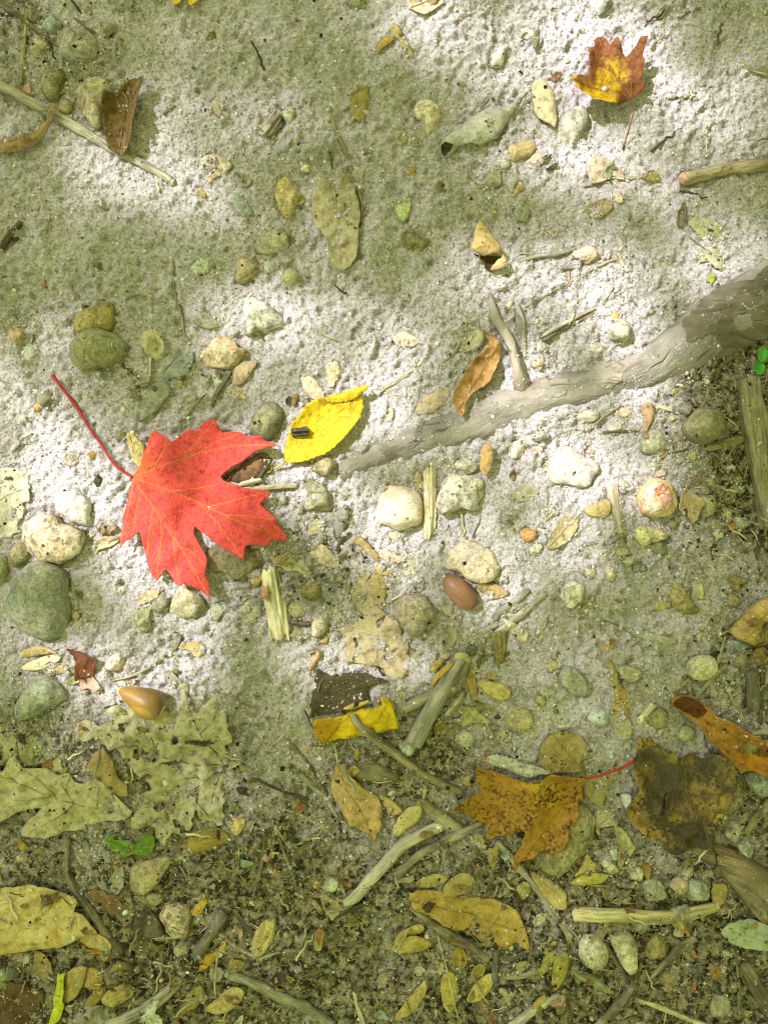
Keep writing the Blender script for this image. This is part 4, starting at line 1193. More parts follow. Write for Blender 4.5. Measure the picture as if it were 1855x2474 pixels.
stone('dark olive boulder-like stone in the shade below the root', 'F', [1150, 1090, 1170, 1030, 1230, 970, 1310, 955, 1375, 990, 1395, 1060, 1370, 1130, 1280, 1170, 1190, 1150], (0.26, 0.24, 0.14), (0.19, 0.18, 0.12), H=115, style='round', amp=0.08, dust=0.22, sit=0.25)
stone('grey-green rounded stone under the curled brown scrap', 'F', [900, 1190, 930, 1120, 990, 1090, 1040, 1120, 1055, 1190, 990, 1225, 920, 1225], (0.37, 0.38, 0.29), (0.46, 0.45, 0.38), H=70, dust=0.2)
pebble('dark grey round stone in the shade of the root', 'F', 1170, 972, 40, 42, 0, (0.21, 0.21, 0.19), H=40)
pebble('small olive chip of stone below the dark olive boulder', 'F', 1212, 1245, 34, 38, 0, (0.32, 0.30, 0.16), style='angular')
pebble('grey pebble left of the small olive chip', 'F', 985, 1292, 34, 26, 0, (0.42, 0.41, 0.37))
pebble('pinkish pebble above the split gall', 'F', 1022, 1336, 38, 24, 0, (0.50, 0.42, 0.36))
pebble('pale pebble in the shadowed grit right of the split gall', 'F', 1445, 1305, 34, 22, 0, (0.5, 0.5, 0.44), style='angular')
pebble('white fleck of stone under the seedling', 'F', 1297, 808, 16, 20, 0, WHITE, style='angular')
pebble('dark pebble beside the tan oval one, right of the gall', 'F', 1178, 1385, 34, 30, -30, (0.32, 0.29, 0.22))
pebble('brown seed-like pebble right of the split gall', 'F', 1258, 1362, 18, 38, -15, (0.30, 0.21, 0.10))
pebble('olive seed-like pebble next to the brown one', 'F', 1328, 1382, 24, 30, -30, (0.30, 0.28, 0.18))
pebble('pink pebble between the root and the broad pale stone', 'F', 330, 1205, 30, 24, 0, (0.66, 0.47, 0.38))
pebble('pink flat pebble by the broad pale stone', 'F', 628, 1218, 22, 16, 0, (0.64, 0.42, 0.35))
pebble('pale round stone under the lit root', 'F', 770, 1082, 48, 28, 0, (0.6, 0.55, 0.48), dust=0.45)
pebble('cream pebble touching the pinkish broken stick', 'F', 812, 1405, 42, 28, 0, (0.66, 0.57, 0.49), style='angular')
pebble('pale brown lump of stone under the root', 'F', 828, 990, 36, 32, 0, (0.52, 0.41, 0.33), style='rough', dust=0.3)
stone('lumpy greenish-yellow rock below the split gall', 'I', [870, 330, 900, 290, 960, 285, 1040, 300, 1075, 350, 1000, 370, 920, 400, 880, 370], (0.54, 0.51, 0.27), (0.5, 0.47, 0.34), style='rough', H=60, amp=0.24)
pebble('dark green disc-shaped pebble under the greenish-yellow rock', 'I', 1022, 412, 48, 46, 0, (0.21, 0.22, 0.15), H=34)
stone('pale buff stone beside the split brown leaf', 'I', [1250, 170, 1260, 120, 1320, 110, 1350, 150, 1330, 220, 1270, 230], (0.40, 0.36, 0.25), style='rough', H=55)
stone('white nodular rock on the edge of the light', 'I', [465, 680, 490, 610, 550, 595, 595, 630, 580, 690, 530, 755, 490, 740], (0.70, 0.65, 0.6), (0.55, 0.5, 0.45), style='rough', H=75, dust=0.2)
stone('rough olive-yellow rock pointing down right', 'I', [1080, 640, 1130, 610, 1170, 640, 1220, 720, 1260, 780, 1180, 780, 1100, 740], (0.32, 0.28, 0.13), OLIVE, style='rough', H=55, dust=0.25)
stone('pale yellow-green egg-shaped stone', 'I', [1180, 1110, 1200, 1050, 1270, 1015, 1330, 1030, 1355, 1080, 1340, 1130, 1290, 1165, 1220, 1155], (0.52, 0.51, 0.36), (0.44, 0.43, 0.27), H=85, dust=0.12, sit=0.25)
stone('grey-green knobbly rock in shaded sand', 'I', [455, 1150, 490, 1090, 550, 1095, 610, 1150, 650, 1180, 630, 1240, 540, 1245, 480, 1200], (0.33, 0.35, 0.28), GREYG, style='rough', H=70, dust=0.25)
pebble('smooth pale blue-grey pebble, almost round', 'I', 676, 1372, 60, 52, 10, (0.42, 0.48, 0.46), (0.38, 0.44, 0.42), H=58, dust=0.0, speck=0.1, rough=0.45)
stone('olive rounded stone beside the pale wood chip', 'I', [970, 1390, 1000, 1330, 1060, 1330, 1085, 1380, 1060, 1440, 990, 1445], (0.34, 0.31, 0.17), OLIVE, H=65, dust=0.1)
stone('speckled pale stone left of the slim folded leaf', 'I', [800, 1100, 840, 1080, 900, 1095, 930, 1140, 880, 1175, 820, 1160], (0.48, 0.46, 0.34), GREEN, style='rough', H=50)
stone('teal-grey flake under the ridged curled leaf', 'I', [1405, 940, 1470, 935, 1540, 960, 1530, 995, 1450, 990], TEAL, (0.45, 0.5, 0.48), style='flat', H=20)
pebble('teal-green pebble on the shaded grit', 'I', 915, 530, 46, 30, -10, (0.26, 0.31, 0.27), H=32)
pebble('brown lump of stone above the ridged curled leaf', 'I', 1475, 612, 50, 44, 0, (0.26, 0.21, 0.11), style='rough', H=48)
pebble('brown stone touching the ridged curled leaf', 'I', 1448, 710, 44, 42, -20, (0.34, 0.29, 0.17), H=44)
pebble('brick-red chip of stone in the sand', 'I', 572, 870, 26, 22, 0, (0.36, 0.18, 0.11), style='angular')
pebble('green pebble right of the brick-red chip', 'I', 626, 868, 26, 26, 0, (0.36, 0.38, 0.26))
pebble('ochre oval pebble above the knobbly grey-green rock', 'I', 426, 1090, 38, 44, 20, (0.46, 0.39, 0.22), H=40)
pebble('pale green pebble left of the knobbly grey-green rock', 'I', 390, 1228, 46, 30, 10, PALEG, H=34)
pebble('long tan pebble below the pale green one', 'I', 352, 1285, 48, 30, 40, (0.40, 0.36, 0.23), H=36)
pebble('grey-brown stone right of the pale yellow-green egg', 'I', 1475, 1048, 54, 46, 0, (0.32, 0.29, 0.21), style='rough', H=46)
pebble('grey-white lump in the dark litter by the long thin twigs', 'I', 1355, 1228, 50, 38, 0, (0.44, 0.42, 0.35), style='rough')
pebble('tan lump below the grey-white one', 'I', 1383, 1300, 32, 26, 0, (0.42, 0.38, 0.27))
pebble('yellow chip of stone beside the pale buff one', 'I', 1427, 215, 28, 30, -20, (0.48, 0.44, 0.24), style='angular')
pebble('grey-green oblong pebble below the old plank', 'I', 1503, 265, 52, 34, 40, (0.38, 0.40, 0.31), H=36)
pebble('pale green flat pebble near the old plank', 'I', 1492, 75, 36, 22, 10, (0.42, 0.45, 0.38))
pebble('cream flake of stone on the light edge', 'I', 805, 430, 54, 24, 0, (0.60, 0.54, 0.42), style='angular')
pebble('grey-white angular pebble beside the cream flake', 'I', 850, 478, 34, 28, -20, (0.52, 0.52, 0.46), style='angular')
pebble('tan angular pebble left of the cream flake', 'I', 717, 437, 26, 30, 0, (0.48, 0.42, 0.3), style='angular')
pebble('pale oval stone nearly sunk at the light edge', 'I', 785, 745, 50, 26, 0, (0.56, 0.52, 0.46), dust=0.5)
pebble('pale tan upright stone on lit grit', 'I', 745, 560, 32, 40, 0, (0.62, 0.53, 0.43), dust=0.2)
pebble('cream pebble left of the pale tan upright stone', 'I', 632, 548, 34, 26, 0, (0.64, 0.56, 0.46))
pebble('white upright chip below the nodular white rock', 'I', 655, 790, 26, 28, 0, (0.6, 0.6, 0.56), style='angular')
pebble('small pale green pebble in the lit grit left of the brown leaf', 'I', 320, 412, 42, 28, -20, (0.5, 0.53, 0.44), dust=0.4)
pebble('dark shiny pebble above the smooth pale blue one', 'I', 1055, 1222, 26, 26, 0, (0.2, 0.23, 0.21))
pebble('tiny teal pebble on shaded sand, half sunk', 'I', 963, 962, 20, 15, 0, TEAL)
pebble('pale pebble in the grit above the ridged leaf', 'I', 1352, 770, 18, 16, 0, (0.52, 0.52, 0.42))
pebble('green half-sunk stone left of the teal-grey flake', 'I', 1270, 915, 32, 30, 0, (0.42, 0.42, 0.28), dust=0.4)
pebble('grey pebble beneath the dead twig by the fallen leaf', 'I', 1283, 858, 34, 26, 0, (0.35, 0.36, 0.3), dust=0.3)
# lower part
stone('tan faceted stone below the green leaf scrap', 'J', [770, 800, 870, 760, 990, 750, 960, 830, 890, 920, 800, 980, 760, 930], (0.40, 0.35, 0.21), (0.33, 0.29, 0.17), style='angular', H=75, dust=0.2)
pebble('olive lump under the tan faceted stone', 'J', 895, 985, 52, 42, 0, (0.38, 0.34, 0.2), style='rough', H=34)
stone('blocky speckled stone in the lower litter', 'J', [935, 1080, 960, 1020, 1020, 1005, 1085, 1030, 1100, 1100, 1085, 1180, 1030, 1205, 980, 1185, 950, 1130], (0.42, 0.37, 0.22), (0.3, 0.27, 0.17), style='rough', H=85, speck=0.7, dust=0.2, sit=0.2)
stone('dark flat stone with a pale chip on it', 'J', [720, 1100, 800, 1050, 880, 1060, 950, 1170, 930, 1200, 830, 1200, 730, 1140], (0.14, 0.125, 0.09), DARK, style='flat', H=30, dust=0.18)
pebble('yellow crumbly pebble right of the ribbed brown husk', 'J', 1362, 580, 38, 52, 20, (0.52, 0.44, 0.2), style='rough', dust=0.15)
pebble('pale lumpy pebble in the litter below the blocky stone', 'J', 1045, 1285, 42, 34, 0, (0.46, 0.43, 0.3), style='rough')
pebble('white seed-shaped pebble in the litter', 'J', 928, 1365, 14, 24, 15, WHITE)
pebble('pale tan stone on the soil left of the dark bent stick', 'J', 130, 755, 40, 28, 10, (0.47, 0.42, 0.28))
pebble('ochre pebble near the rotted needles', 'J', 1570, 855, 26, 28, 0, (0.45, 0.31, 0.12))
pebble('green stone at the edge of the big ochre leaf', 'J', 5, 1450, 26, 42, 0, (0.3, 0.33, 0.24))
pebble('dark stone in the wet corner below the big ochre leaf', 'J', 60, 1440, 42, 38, 0, (0.17, 0.17, 0.13))
pebble('pale green stone below the big ochre leaf', 'J', 150, 1348, 36, 28, 0, (0.40, 0.42, 0.30))
stone('pale green faceted stone below the short white stick', 'K', [425, 950, 450, 900, 500, 895, 525, 930, 490, 970, 440, 975], (0.50, 0.54, 0.40), style='angular', H=50, dust=0.05)
pebble('ochre pebble left of the pale green faceted stone', 'K', 392, 930, 28, 30, 0, (0.42, 0.31, 0.14))
pebble('pale blue-green pebble at the foot of the thick stick', 'K', 908, 138, 46, 46, 0, (0.47, 0.52, 0.44), (0.4, 0.45, 0.38), H=50, dust=0.05)
pebble('small white pebble among the low husks', 'K', 976, 1428, 30, 26, 20, (0.62, 0.57, 0.45), H=26)
pebble('white pebble at the pale straw strip', 'K', 456, 1588, 24, 24, 0, (0.6, 0.56, 0.45))
pebble('tan pebble half under the orange maple leaf', 'K', 1255, 325, 40, 38, 0, (0.38, 0.30, 0.18), H=34)
pebble('squarish brown pebble in the deep litter', 'K', 1345, 1605, 30, 28, 0, (0.25, 0.19, 0.1))
pebble('grey-white lump in the sand by the orange maple leaf', 'K', 1245, 90, 50, 48, 0, (0.50, 0.49, 0.42), style='rough', dust=0.4)
pebble('pale tan pebble in shaded sand above the grey folded leaf', 'L', 150, 52, 30, 26, 0, (0.45, 0.42, 0.28))
stone('big mossy olive stone under the orange maple leaf', 'L', [320, 760, 400, 690, 480, 560, 560, 450, 640, 480, 650, 600, 620, 700, 560, 780, 500, 850, 420, 870, 340, 830], (0.24, 0.22, 0.10), (0.31, 0.29, 0.17), style='rough', H=75, amp=0.05, dust=0.35)
stone('teal-grey stone under the rusty curled leaf', 'L', [1510, 290, 1560, 255, 1659, 260, 1700, 300, 1680, 390, 1600, 400, 1540, 350], (0.30, 0.34, 0.30), TEAL, style='angular', H=80, dust=0.1)
stone('white oval pebble on the shaded grit', 'L', [865, 860, 900, 810, 940, 830, 935, 880, 900, 895], (0.60, 0.59, 0.5), H=36, dust=0.1)
stone('honey-and-white pebble above the pale stick', 'L', [1095, 920, 1130, 875, 1190, 890, 1195, 940, 1155, 970, 1120, 950], (0.58, 0.49, 0.34), (0.40, 0.28, 0.13), H=52, dust=0.0, rough=0.5)
stone('blue-grey stone above the pale stick, touching the honey pebble', 'L', [1185, 950, 1220, 885, 1290, 890, 1320, 950, 1300, 1000, 1200, 1000], (0.40, 0.42, 0.35), TEAL, H=60, dust=0.1)
stone('greenish knob of rock left of the honey pebble', 'L', [935, 890, 990, 870, 1060, 930, 1050, 990, 970, 1000, 940, 950], (0.36, 0.37, 0.28), GREYG, style='rough', H=55)
pebble('small buff pebble above the honey one', 'L', 1202, 845, 40, 30, -20, (0.48, 0.44, 0.32), style='angular')
stone('pale grey stone at the thick dark wood', 'L', [1395, 620, 1430, 555, 1490, 570, 1480, 640, 1430, 660], (0.46, 0.44, 0.38), style='rough', H=50)
stone('pale green-grey stone below the pale grey one', 'L', [1475, 690, 1510, 655, 1560, 690, 1550, 750, 1510, 770], (0.44, 0.45, 0.37), style='angular', H=50)
pebble('bluish pebble beside the brown paper-like scraps', 'L', 772, 740, 26, 38, 0, (0.45, 0.48, 0.46), style='angular')
pebble('white triangular pebble left of the bluish one', 'L', 722, 780, 28, 30, 0, (0.55, 0.55, 0.48), style='angular')
pebble('pale tan pebble below the bluish one', 'L', 762, 822, 36, 30, 10, (0.52, 0.48, 0.37))
pebble('pale seed-shaped pebble above the white oval one', 'L', 886, 795, 18, 26, -15, (0.55, 0.53, 0.44))
stone('pale round stone with dents below the pale stick', 'L', [570, 1290, 590, 1220, 650, 1195, 710, 1220, 735, 1290, 720, 1360, 660, 1385, 600, 1360], (0.50, 0.49, 0.34), (0.36, 0.35, 0.22), H=90, style='rough', amp=0.07, dust=0.05, sit=0.25)
stone('pale oblong stone with green streaks, right of the dented one', 'L', [740, 1210, 770, 1180, 840, 1175, 890, 1230, 900, 1320, 890, 1390, 850, 1405, 800, 1340], (0.51, 0.50, 0.36), (0.35, 0.36, 0.2), H=85, style='rough', amp=0.08, dust=0.05, sit=0.25)
stone('olive flint-like stone with a faceted side', 'L', [940, 1300, 980, 1220, 1030, 1190, 1070, 1260, 1060, 1310, 1000, 1340], (0.32, 0.28, 0.13), OLIVE, style='angular', H=65, dust=0.05)
pebble('tan pebble under the bound end of the pale stick', 'L', 1145, 1187, 40, 28, 0, (0.47, 0.43, 0.32), H=30)
pebble('yellow-green pebble below the pale stick', 'L', 1055, 1177, 30, 26, 0, (0.47, 0.44, 0.24))
pebble('grey-green pebble under the middle of the pale stick', 'L', 918, 1150, 52, 40, 0, (0.38, 0.40, 0.3))
pebble('buried tan stone in the bottom litter', 'L', 1075, 1440, 52, 44, 0, (0.3, 0.25, 0.14), dust=0.2, name='stone', cat='stone')
pebble('dark blue-grey stone in the bottom litter', 'L', 1228, 1402, 36, 30, 0, (0.17, 0.19, 0.17))
pebble('pale green stone sunk in the bottom litter', 'L', 1390, 1625, 62, 66, 20, (0.38, 0.38, 0.26), dust=0.3, name='stone', cat='stone')
pebble('small pale pebble in the bottom litter', 'L', 1398, 1405, 22, 18, 0, (0.5, 0.48, 0.36))
pebble('green scrap of stone beside the small pale one', 'L', 1425, 1325, 28, 24, 0, (0.40, 0.42, 0.28), style='rough')
pebble('greenish stone below the rusty curled leaf', 'L', 1185, 50, 52, 44, 0, (0.36, 0.37, 0.26), dust=0.15)
stone('pale green slab of stone under the slim folded leaf', 'L', [750, 0, 850, 0, 865, 60, 820, 85, 780, 50], (0.44, 0.45, 0.34), style='flat', H=34)
rebuild()

# ------------------------------------------------------------------ sticks, splinters and chips that lie under the leaves
GREYB = (0.30, 0.27, 0.22); DARKB = (0.13, 0.105, 0.075); TANB = (0.38, 0.32, 0.21); PALEB = (0.56, 0.50, 0.37)
twig('long straight grey stick under the brown curled leaf', 'A', [-60, 460, 60, 520, 280, 640, 450, 740, 620, 840, 780, 920, 920, 1000, 990, 1042], [30, 30, 29, 28, 27, 27, 24, 20], (0.42, 0.38, 0.30), GREYB, name='stick', cat='stick', end=(1, (0.6, 0.55, 0.42)), dust=0.25, sink=0.8)
twig('thin brown twig slanting past the round grey-green pebble', 'A', [0, 30, 100, 85, 200, 165, 290, 235, 345, 265], [16, 15, 14, 12, 10], (0.28, 0.235, 0.16), DARKB, sink=0.8)
twig('slim upright twig crossing the thin brown twig', 'A', [160, 60, 145, 160, 130, 300, 112, 465], [7, 10, 13, 13], (0.30, 0.27, 0.17), OLIVE)
twig('short dark stub at the shaded left margin', 'A', [120, 1270, 60, 1340, 10, 1420], [16, 20, 18], DARKB)
twig('long thin straw bending past the wrinkled oval leaf', 'B', [475, 620, 500, 760, 560, 900, 610, 1050, 650, 1180, 645, 1300], [9, 12, 11, 10, 8, 6], (0.30, 0.26, 0.17), name='straw', cat='straw')
slab('grey bark chip with split layers on sand', 'B', [60, 780, 110, 690, 165, 655, 190, 670, 195, 740, 140, 790, 90, 800], 60, (0.36, 0.32, 0.27), DARKB, name='bark_chip', cat='bark chip', ridge=0.0012)
twig('short straight chip of twig above the wrinkled husk', 'A', [940, 660, 1000, 610], [10, 9], GREYB)
twig('small brown twig lying on the bright sand, upper right', 'C', [1000, 250, 1050, 205, 1100, 172], [6, 7, 5], TANB)
twig('thin curved twig right of the small maple leaf', 'C', [1030, 545, 1130, 548, 1210, 538, 1300, 490, 1420, 455], [5, 8, 8, 7, 6], (0.26, 0.21, 0.15), shoots=[([1210, 538, 1270, 545], 4)])
twig('buried grey twig running off at the right', 'C', [1510, 330, 1590, 375, 1680, 405], [16, 18, 18], (0.42, 0.37, 0.29), dust=0.5)
twig('thick brown stick with a broken reddish end', 'C', [1175, 1030, 1290, 1000, 1420, 970, 1560, 950, 1700, 935], [38, 34, 36, 38, 40], (0.40, 0.32, 0.23), (0.27, 0.2, 0.14), name='stick', cat='stick', end=(0, (0.55, 0.33, 0.24)), sink=0.8, dust=0.3)
twig('pale straw with a frayed end under the crumpled pink scrap', 'C', [610, 1062, 720, 1040, 840, 1020, 950, 1012, 1050, 1032], [7, 9, 9, 8, 5], (0.48, 0.42, 0.33), name='straw', cat='straw', shoots=[([840, 1020, 930, 1000, 1005, 990], 5)])
twig('hair-thin straw standing on bright sand', 'C', [1330, 710, 1322, 800, 1325, 880], [3, 3, 2], (0.5, 0.46, 0.4), name='straw', cat='straw')
twig('slender dark twig in smooth shaded sand', 'D', [990, 110, 1000, 280, 1040, 420, 1060, 580], [5, 11, 10, 7], (0.27, 0.24, 0.17), sink=0.7)
twig('short thin needle standing in the sand left of the olive stones', 'D', [195, 400, 188, 500, 175, 590], [5, 6, 5], (0.3, 0.27, 0.18), name='needle', cat='needle')
twig('hair-thin curved straw at the left margin', 'D', [60, 370, 75, 430, 130, 480], 3, (0.2, 0.14, 0.09), name='straw', cat='straw')
twig('dark sandy twig beside the pinkish oval husk', 'D', [1315, 755, 1280, 820, 1240, 890, 1215, 950], [20, 17, 14, 8], (0.21, 0.19, 0.15), dust=0.35)
twig('short dark twig at the foot of the big green cobble', 'D', [705, 710, 750, 750, 800, 790], [12, 11, 8], DARKB)
twig('stubby forked twig left of the grey curled leaves', 'D', [780, 845, 860, 828], [10, 12], (0.22, 0.19, 0.14), shoots=[([840, 832, 870, 790, 872, 690], 6)])
twig('brown twig poking from the lower grey leaf', 'D', [740, 850, 790, 900, 815, 945], [13, 14, 10], (0.25, 0.17, 0.11))
twig('knobbly grey twig pointing at the folded tip of the yellow leaf', 'E', [745, 880, 800, 840, 880, 790, 950, 740, 1010, 682], [8, 12, 12, 11, 8], (0.40, 0.37, 0.31), GREYB, knots=((0.3, 0.3), (0.55, 0.3)), dust=0.35)
twig('grey curved rootlet left of the orange curled leaf', 'E', [1080, 742, 1130, 690, 1185, 635, 1218, 560, 1228, 480], [8, 11, 11, 9, 6], (0.42, 0.37, 0.31), dust=0.35)
twig('hair-thin straw from the folded tip of the yellow leaf', 'E', [690, 845, 800, 880, 900, 900, 1000, 950, 1105, 1000], 3.4, (0.5, 0.43, 0.33), name='straw', cat='straw')
twig('smooth grey stick right of the side root', 'F', [218, 380, 240, 470, 245, 560, 262, 680], [18, 30, 24, 8], (0.40, 0.38, 0.36), GREYB, name='stick', cat='stick', sink=0.7)
twig('grey twig half buried above the lit ground', 'F', [230, 122, 330, 95, 440, 85, 545, 62], [9, 14, 15, 11], (0.40, 0.37, 0.32), dust=0.5)
twig('long thin straw slanting across the lit sand', 'F', [250, 392, 400, 310, 600, 200, 700, 150, 780, 118], [4, 6, 7, 7, 8], (0.46, 0.38, 0.31), name='straw', cat='straw')
twig('short orange-brown sliver at the end of the slanting straw', 'F', [790, 90, 820, 150, 850, 215], [9, 10, 3], (0.5, 0.36, 0.25), name='straw', cat='straw')
slab('dark split twig with fibrous strands above the root', 'F', [340, 560, 400, 520, 500, 465, 560, 430, 660, 395, 655, 425, 560, 480, 450, 530, 370, 585], 36, (0.37, 0.33, 0.28), DARKB, name='split_twig', cat='twig', group='twigs and sticks on the ground', ridge=0.0012)
twig('small purple-grey stick beside the pinkish warty stone', 'F', [475, 162, 550, 165], [16, 15], (0.33, 0.26, 0.25), end=(0, (0.45, 0.33, 0.3)))
twig('tiny pink upright stub under the purple-grey stick', 'F', [505, 190, 510, 245], [14, 14], (0.55, 0.42, 0.36))
twig('pale straw slanting below the root', 'F', [560, 1115, 660, 1050, 740, 990, 795, 955], [5, 8, 9, 7], (0.52, 0.45, 0.37), name='straw', cat='straw')
twig('dark straight twiglet pointing to the curled brown scrap', 'F', [705, 1105, 800, 1100, 920, 1094], [7, 8, 6], (0.24, 0.17, 0.13))
twig('long dark twig along the lower edge of the root', 'F', [350, 1030, 450, 1010, 560, 985], [6, 8, 7], (0.36, 0.27, 0.22))
twig('thin dark twig below the dark olive boulder', 'F', [1010, 1240, 1130, 1215, 1260, 1180, 1330, 1160], [5, 7, 7, 6], (0.17, 0.14, 0.1))
twig('short yellowish stick with blunt ends below the dark olive boulder', 'F', [1300, 1192, 1400, 1168, 1515, 1138], [22, 26, 24], (0.30, 0.26, 0.15), OLIVE, name='stick', cat='stick')
slab('weathered split plank of wood at the right margin', 'F', [1470, 820, 1530, 785, 1580, 790, 1600, 870, 1640, 1010, 1680, 1150, 1700, 1640, 1620, 1640, 1590, 1480, 1540, 1200, 1510, 1060, 1480, 870], 90, (0.27, 0.24, 0.16), (0.19, 0.165, 0.105), axis=[1520, 800, 1640, 1640], name='wood_plank', cat='plank', ridge=0.0011, ridge_len=0.0016, dust=0.12, lift=0.002, spacing=0.0011)
slab('greenish-yellow blade of straw under the root', 'F', [950, 943, 1040, 955, 1090, 968, 1098, 990, 1000, 975], 22, (0.46, 0.42, 0.26), name='flat_straw', cat='straw', group='bits of broken wood')
slab('bundle of pale wood fibres between quartz and granite', 'H', [1000, -105, 1025, -110, 1030, -60, 1050, -70, 1078, -62, 1070, 60, 1075, 200, 1066, 300, 1060, 345, 1045, 330, 1030, 362, 1005, 358, 998, 250, 1002, 100], 50, (0.68, 0.60, 0.48), (0.5, 0.42, 0.3), ridge=0.0015, ridge_len=0.0013, dust=0.12)
slab('pale splintered wood with grey frayed top', 'H', [75, 575, 90, 530, 110, 545, 125, 505, 150, 520, 165, 505, 180, 570, 215, 700, 235, 870, 235, 948, 215, 900, 190, 940, 150, 925, 130, 943, 115, 830, 90, 700], 55, (0.56, 0.50, 0.33), (0.38, 0.34, 0.22), ridge=0.0016, ridge_len=0.0014, dust=0.12)
slab('pale strip of wood under the red leaf', 'G', [1370, 45, 1430, 20, 1500, 12, 1510, 30, 1440, 52, 1380, 62], 26, (0.55, 0.49, 0.34))
twig('grey twig poking out below the middle lobe of the red leaf', 'G', [1400, 78, 1520, 70, 1600, 60, 1700, 55], [15, 16, 17, 14], (0.36, 0.31, 0.22), sink=0.9)
twig('thin dark twig between the red leaf and the yellow leaf', 'E', [10, 1430, 60, 1370, 110, 1300, 135, 1250], [11, 12, 11, 8], (0.13, 0.11, 0.08), sink=1.2)
twig('dark horizontal chip right of the splintered wood', 'H', [240, 835, 300, 845, 360, 850], [14, 15, 10], (0.16, 0.13, 0.1))
twig('thin olive straw crossing the olive disc-shaped stone', 'H', [430, 500, 432, 600, 425, 700, 428, 765], [7, 8, 7, 6], (0.36, 0.33, 0.2), name='straw', cat='straw')
twig('pale green straw left of the torn tan leaf', 'H', [575, 640, 560, 700, 555, 770], [8, 8, 6], (0.46, 0.45, 0.27), name='straw', cat='straw')
twig('hair-thin rootlet beside the red leaf', 'H', [330, 150, 295, 230, 280, 300, 265, 420], 4, (0.3, 0.26, 0.2), name='rootlet', cat='rootlet')
twig('thin pale stalk left of the round grey-brown stone', 'H', [770, 740, 850, 695, 930, 648], [5, 5, 4], (0.47, 0.45, 0.33), name='straw', cat='straw')
twig('pale thin stem over the white flat scrap', 'H', [895, 430, 940, 520, 985, 600], [9, 9, 6], (0.55, 0.52, 0.38), name='straw', cat='straw')
twig('grey knobbed twig, upper of the crossed pair under the acorn', 'H', [1595, 648, 1510, 720, 1440, 765, 1405, 815], [14, 20, 22, 16], (0.30, 0.28, 0.25), GREYB, knots=((0.75, 0.25),))
twig('pale grey forked twig, lower of the crossed pair under the acorn', 'H', [1690, 665, 1600, 745, 1540, 800, 1470, 860, 1420, 905], [15, 17, 19, 20, 22], (0.46, 0.41, 0.34), GREYB, knots=((0.5, 0.3),), shoots=[([1545, 800, 1490, 790, 1450, 795], 10)])
twig('dark twig leading down left from the crossed pair', 'H', [1420, 845, 1350, 885, 1260, 945], [16, 18, 14], (0.30, 0.27, 0.24))
twig('thin dark twig hanging below the crossed pair', 'H', [1355, 925, 1330, 1030, 1308, 1135], [13, 12, 9], (0.16, 0.14, 0.11))
twig('fine straw crossing the thin dark twig', 'H', [1345, 1070, 1400, 1005], [5, 4], (0.34, 0.3, 0.24), name='straw', cat='straw')
twig('thick grey stick with a sawn-looking upper end', 'H', [1225, 1050, 1180, 1130, 1110, 1240, 1040, 1350, 990, 1440, 940, 1530], [46, 47, 48, 50, 52, 54], (0.34, 0.31, 0.26), (0.24, 0.215, 0.165), name='stick', cat='stick', end=(0, (0.5, 0.42, 0.2)), sink=0.75, dust=0.12)
twig('short grey stub leaning on the thick stick', 'H', [1140, 1212, 1050, 1250, 960, 1300, 890, 1335], [26, 32, 32, 28], (0.34, 0.30, 0.23), GREYB, name='stick', cat='stick', end=(0, (0.46, 0.38, 0.24)), sink=0.8)
slab('grey splinter lying right of the thick stick', 'H', [1120, 1372, 1160, 1310, 1230, 1215, 1262, 1230, 1250, 1275, 1180, 1350, 1140, 1392], 40, (0.44, 0.40, 0.32), DARKB, ridge=0.0013)
slab('short brown chip below the grey splinter', 'H', [1280, 1300, 1330, 1295, 1400, 1320, 1400, 1350, 1320, 1335], 28, (0.36, 0.27, 0.15), DARKB)
slab('pinkish broken stick with fibrous grain left of the gall', 'I', [710, 60, 740, 55, 765, 40, 790, 180, 805, 300, 800, 325, 760, 318, 750, 260, 735, 190], 55, (0.56, 0.46, 0.38), (0.4, 0.31, 0.25), name='broken_stick', cat='stick', ridge=0.001)
twig('thin pale stem by the pinkish broken stick', 'I', [725, 385, 790, 345, 860, 320], [12, 16, 14], (0.36, 0.3, 0.28))
slab('grey chip of bark in shaded sand', 'I', [1215, 625, 1275, 612, 1285, 700, 1225, 710], 26, (0.42, 0.38, 0.26), name='bark_chip', cat='bark chip')
twig('curved brown rootlet across the shaded sand', 'I', [510, 800, 600, 808, 700, 822, 790, 855, 855, 892], [4, 6, 6, 5, 4], (0.24, 0.18, 0.12), name='rootlet', cat='rootlet')
twig('half-buried grey stick in shaded sand', 'I', [865, 895, 950, 910, 1040, 928, 1120, 945], [18, 26, 26, 18], (0.35, 0.32, 0.25), name='stick', cat='stick', sink=0.25, dust=0.62)
twig('thin bare twig left of the pale yellow-green egg stone', 'I', [1200, 1158, 1150, 1200, 1085, 1260, 1060, 1300], [10, 11, 12, 10], (0.36, 0.30, 0.2))
twig('grey twig below the pale yellow-green egg stone', 'I', [1405, 1075, 1350, 1130, 1290, 1200, 1230, 1282], [14, 13, 14, 12], (0.40, 0.36, 0.27))
twig('slim twig from the ridged curled leaf to the egg stone', 'I', [1405, 915, 1380, 985, 1345, 1060], [11, 11, 9], (0.27, 0.25, 0.17))
twig('long thin twig down the right side', 'I', [1385, 1130, 1430, 1240, 1495, 1392], [7, 8, 7], (0.32, 0.28, 0.18))
twig('dark blocky stick in the right-hand litter', 'I', [1545, 1105, 1555, 1210, 1562, 1330], [36, 38, 36], (0.16, 0.15, 0.12), DARKB, name='stick', cat='stick', sink=0.7, rough=0.08)
twig('slender dark stick beside the blocky one', 'I', [1605, 1080, 1615, 1200, 1605, 1420], [14, 15, 13], (0.15, 0.125, 0.09))
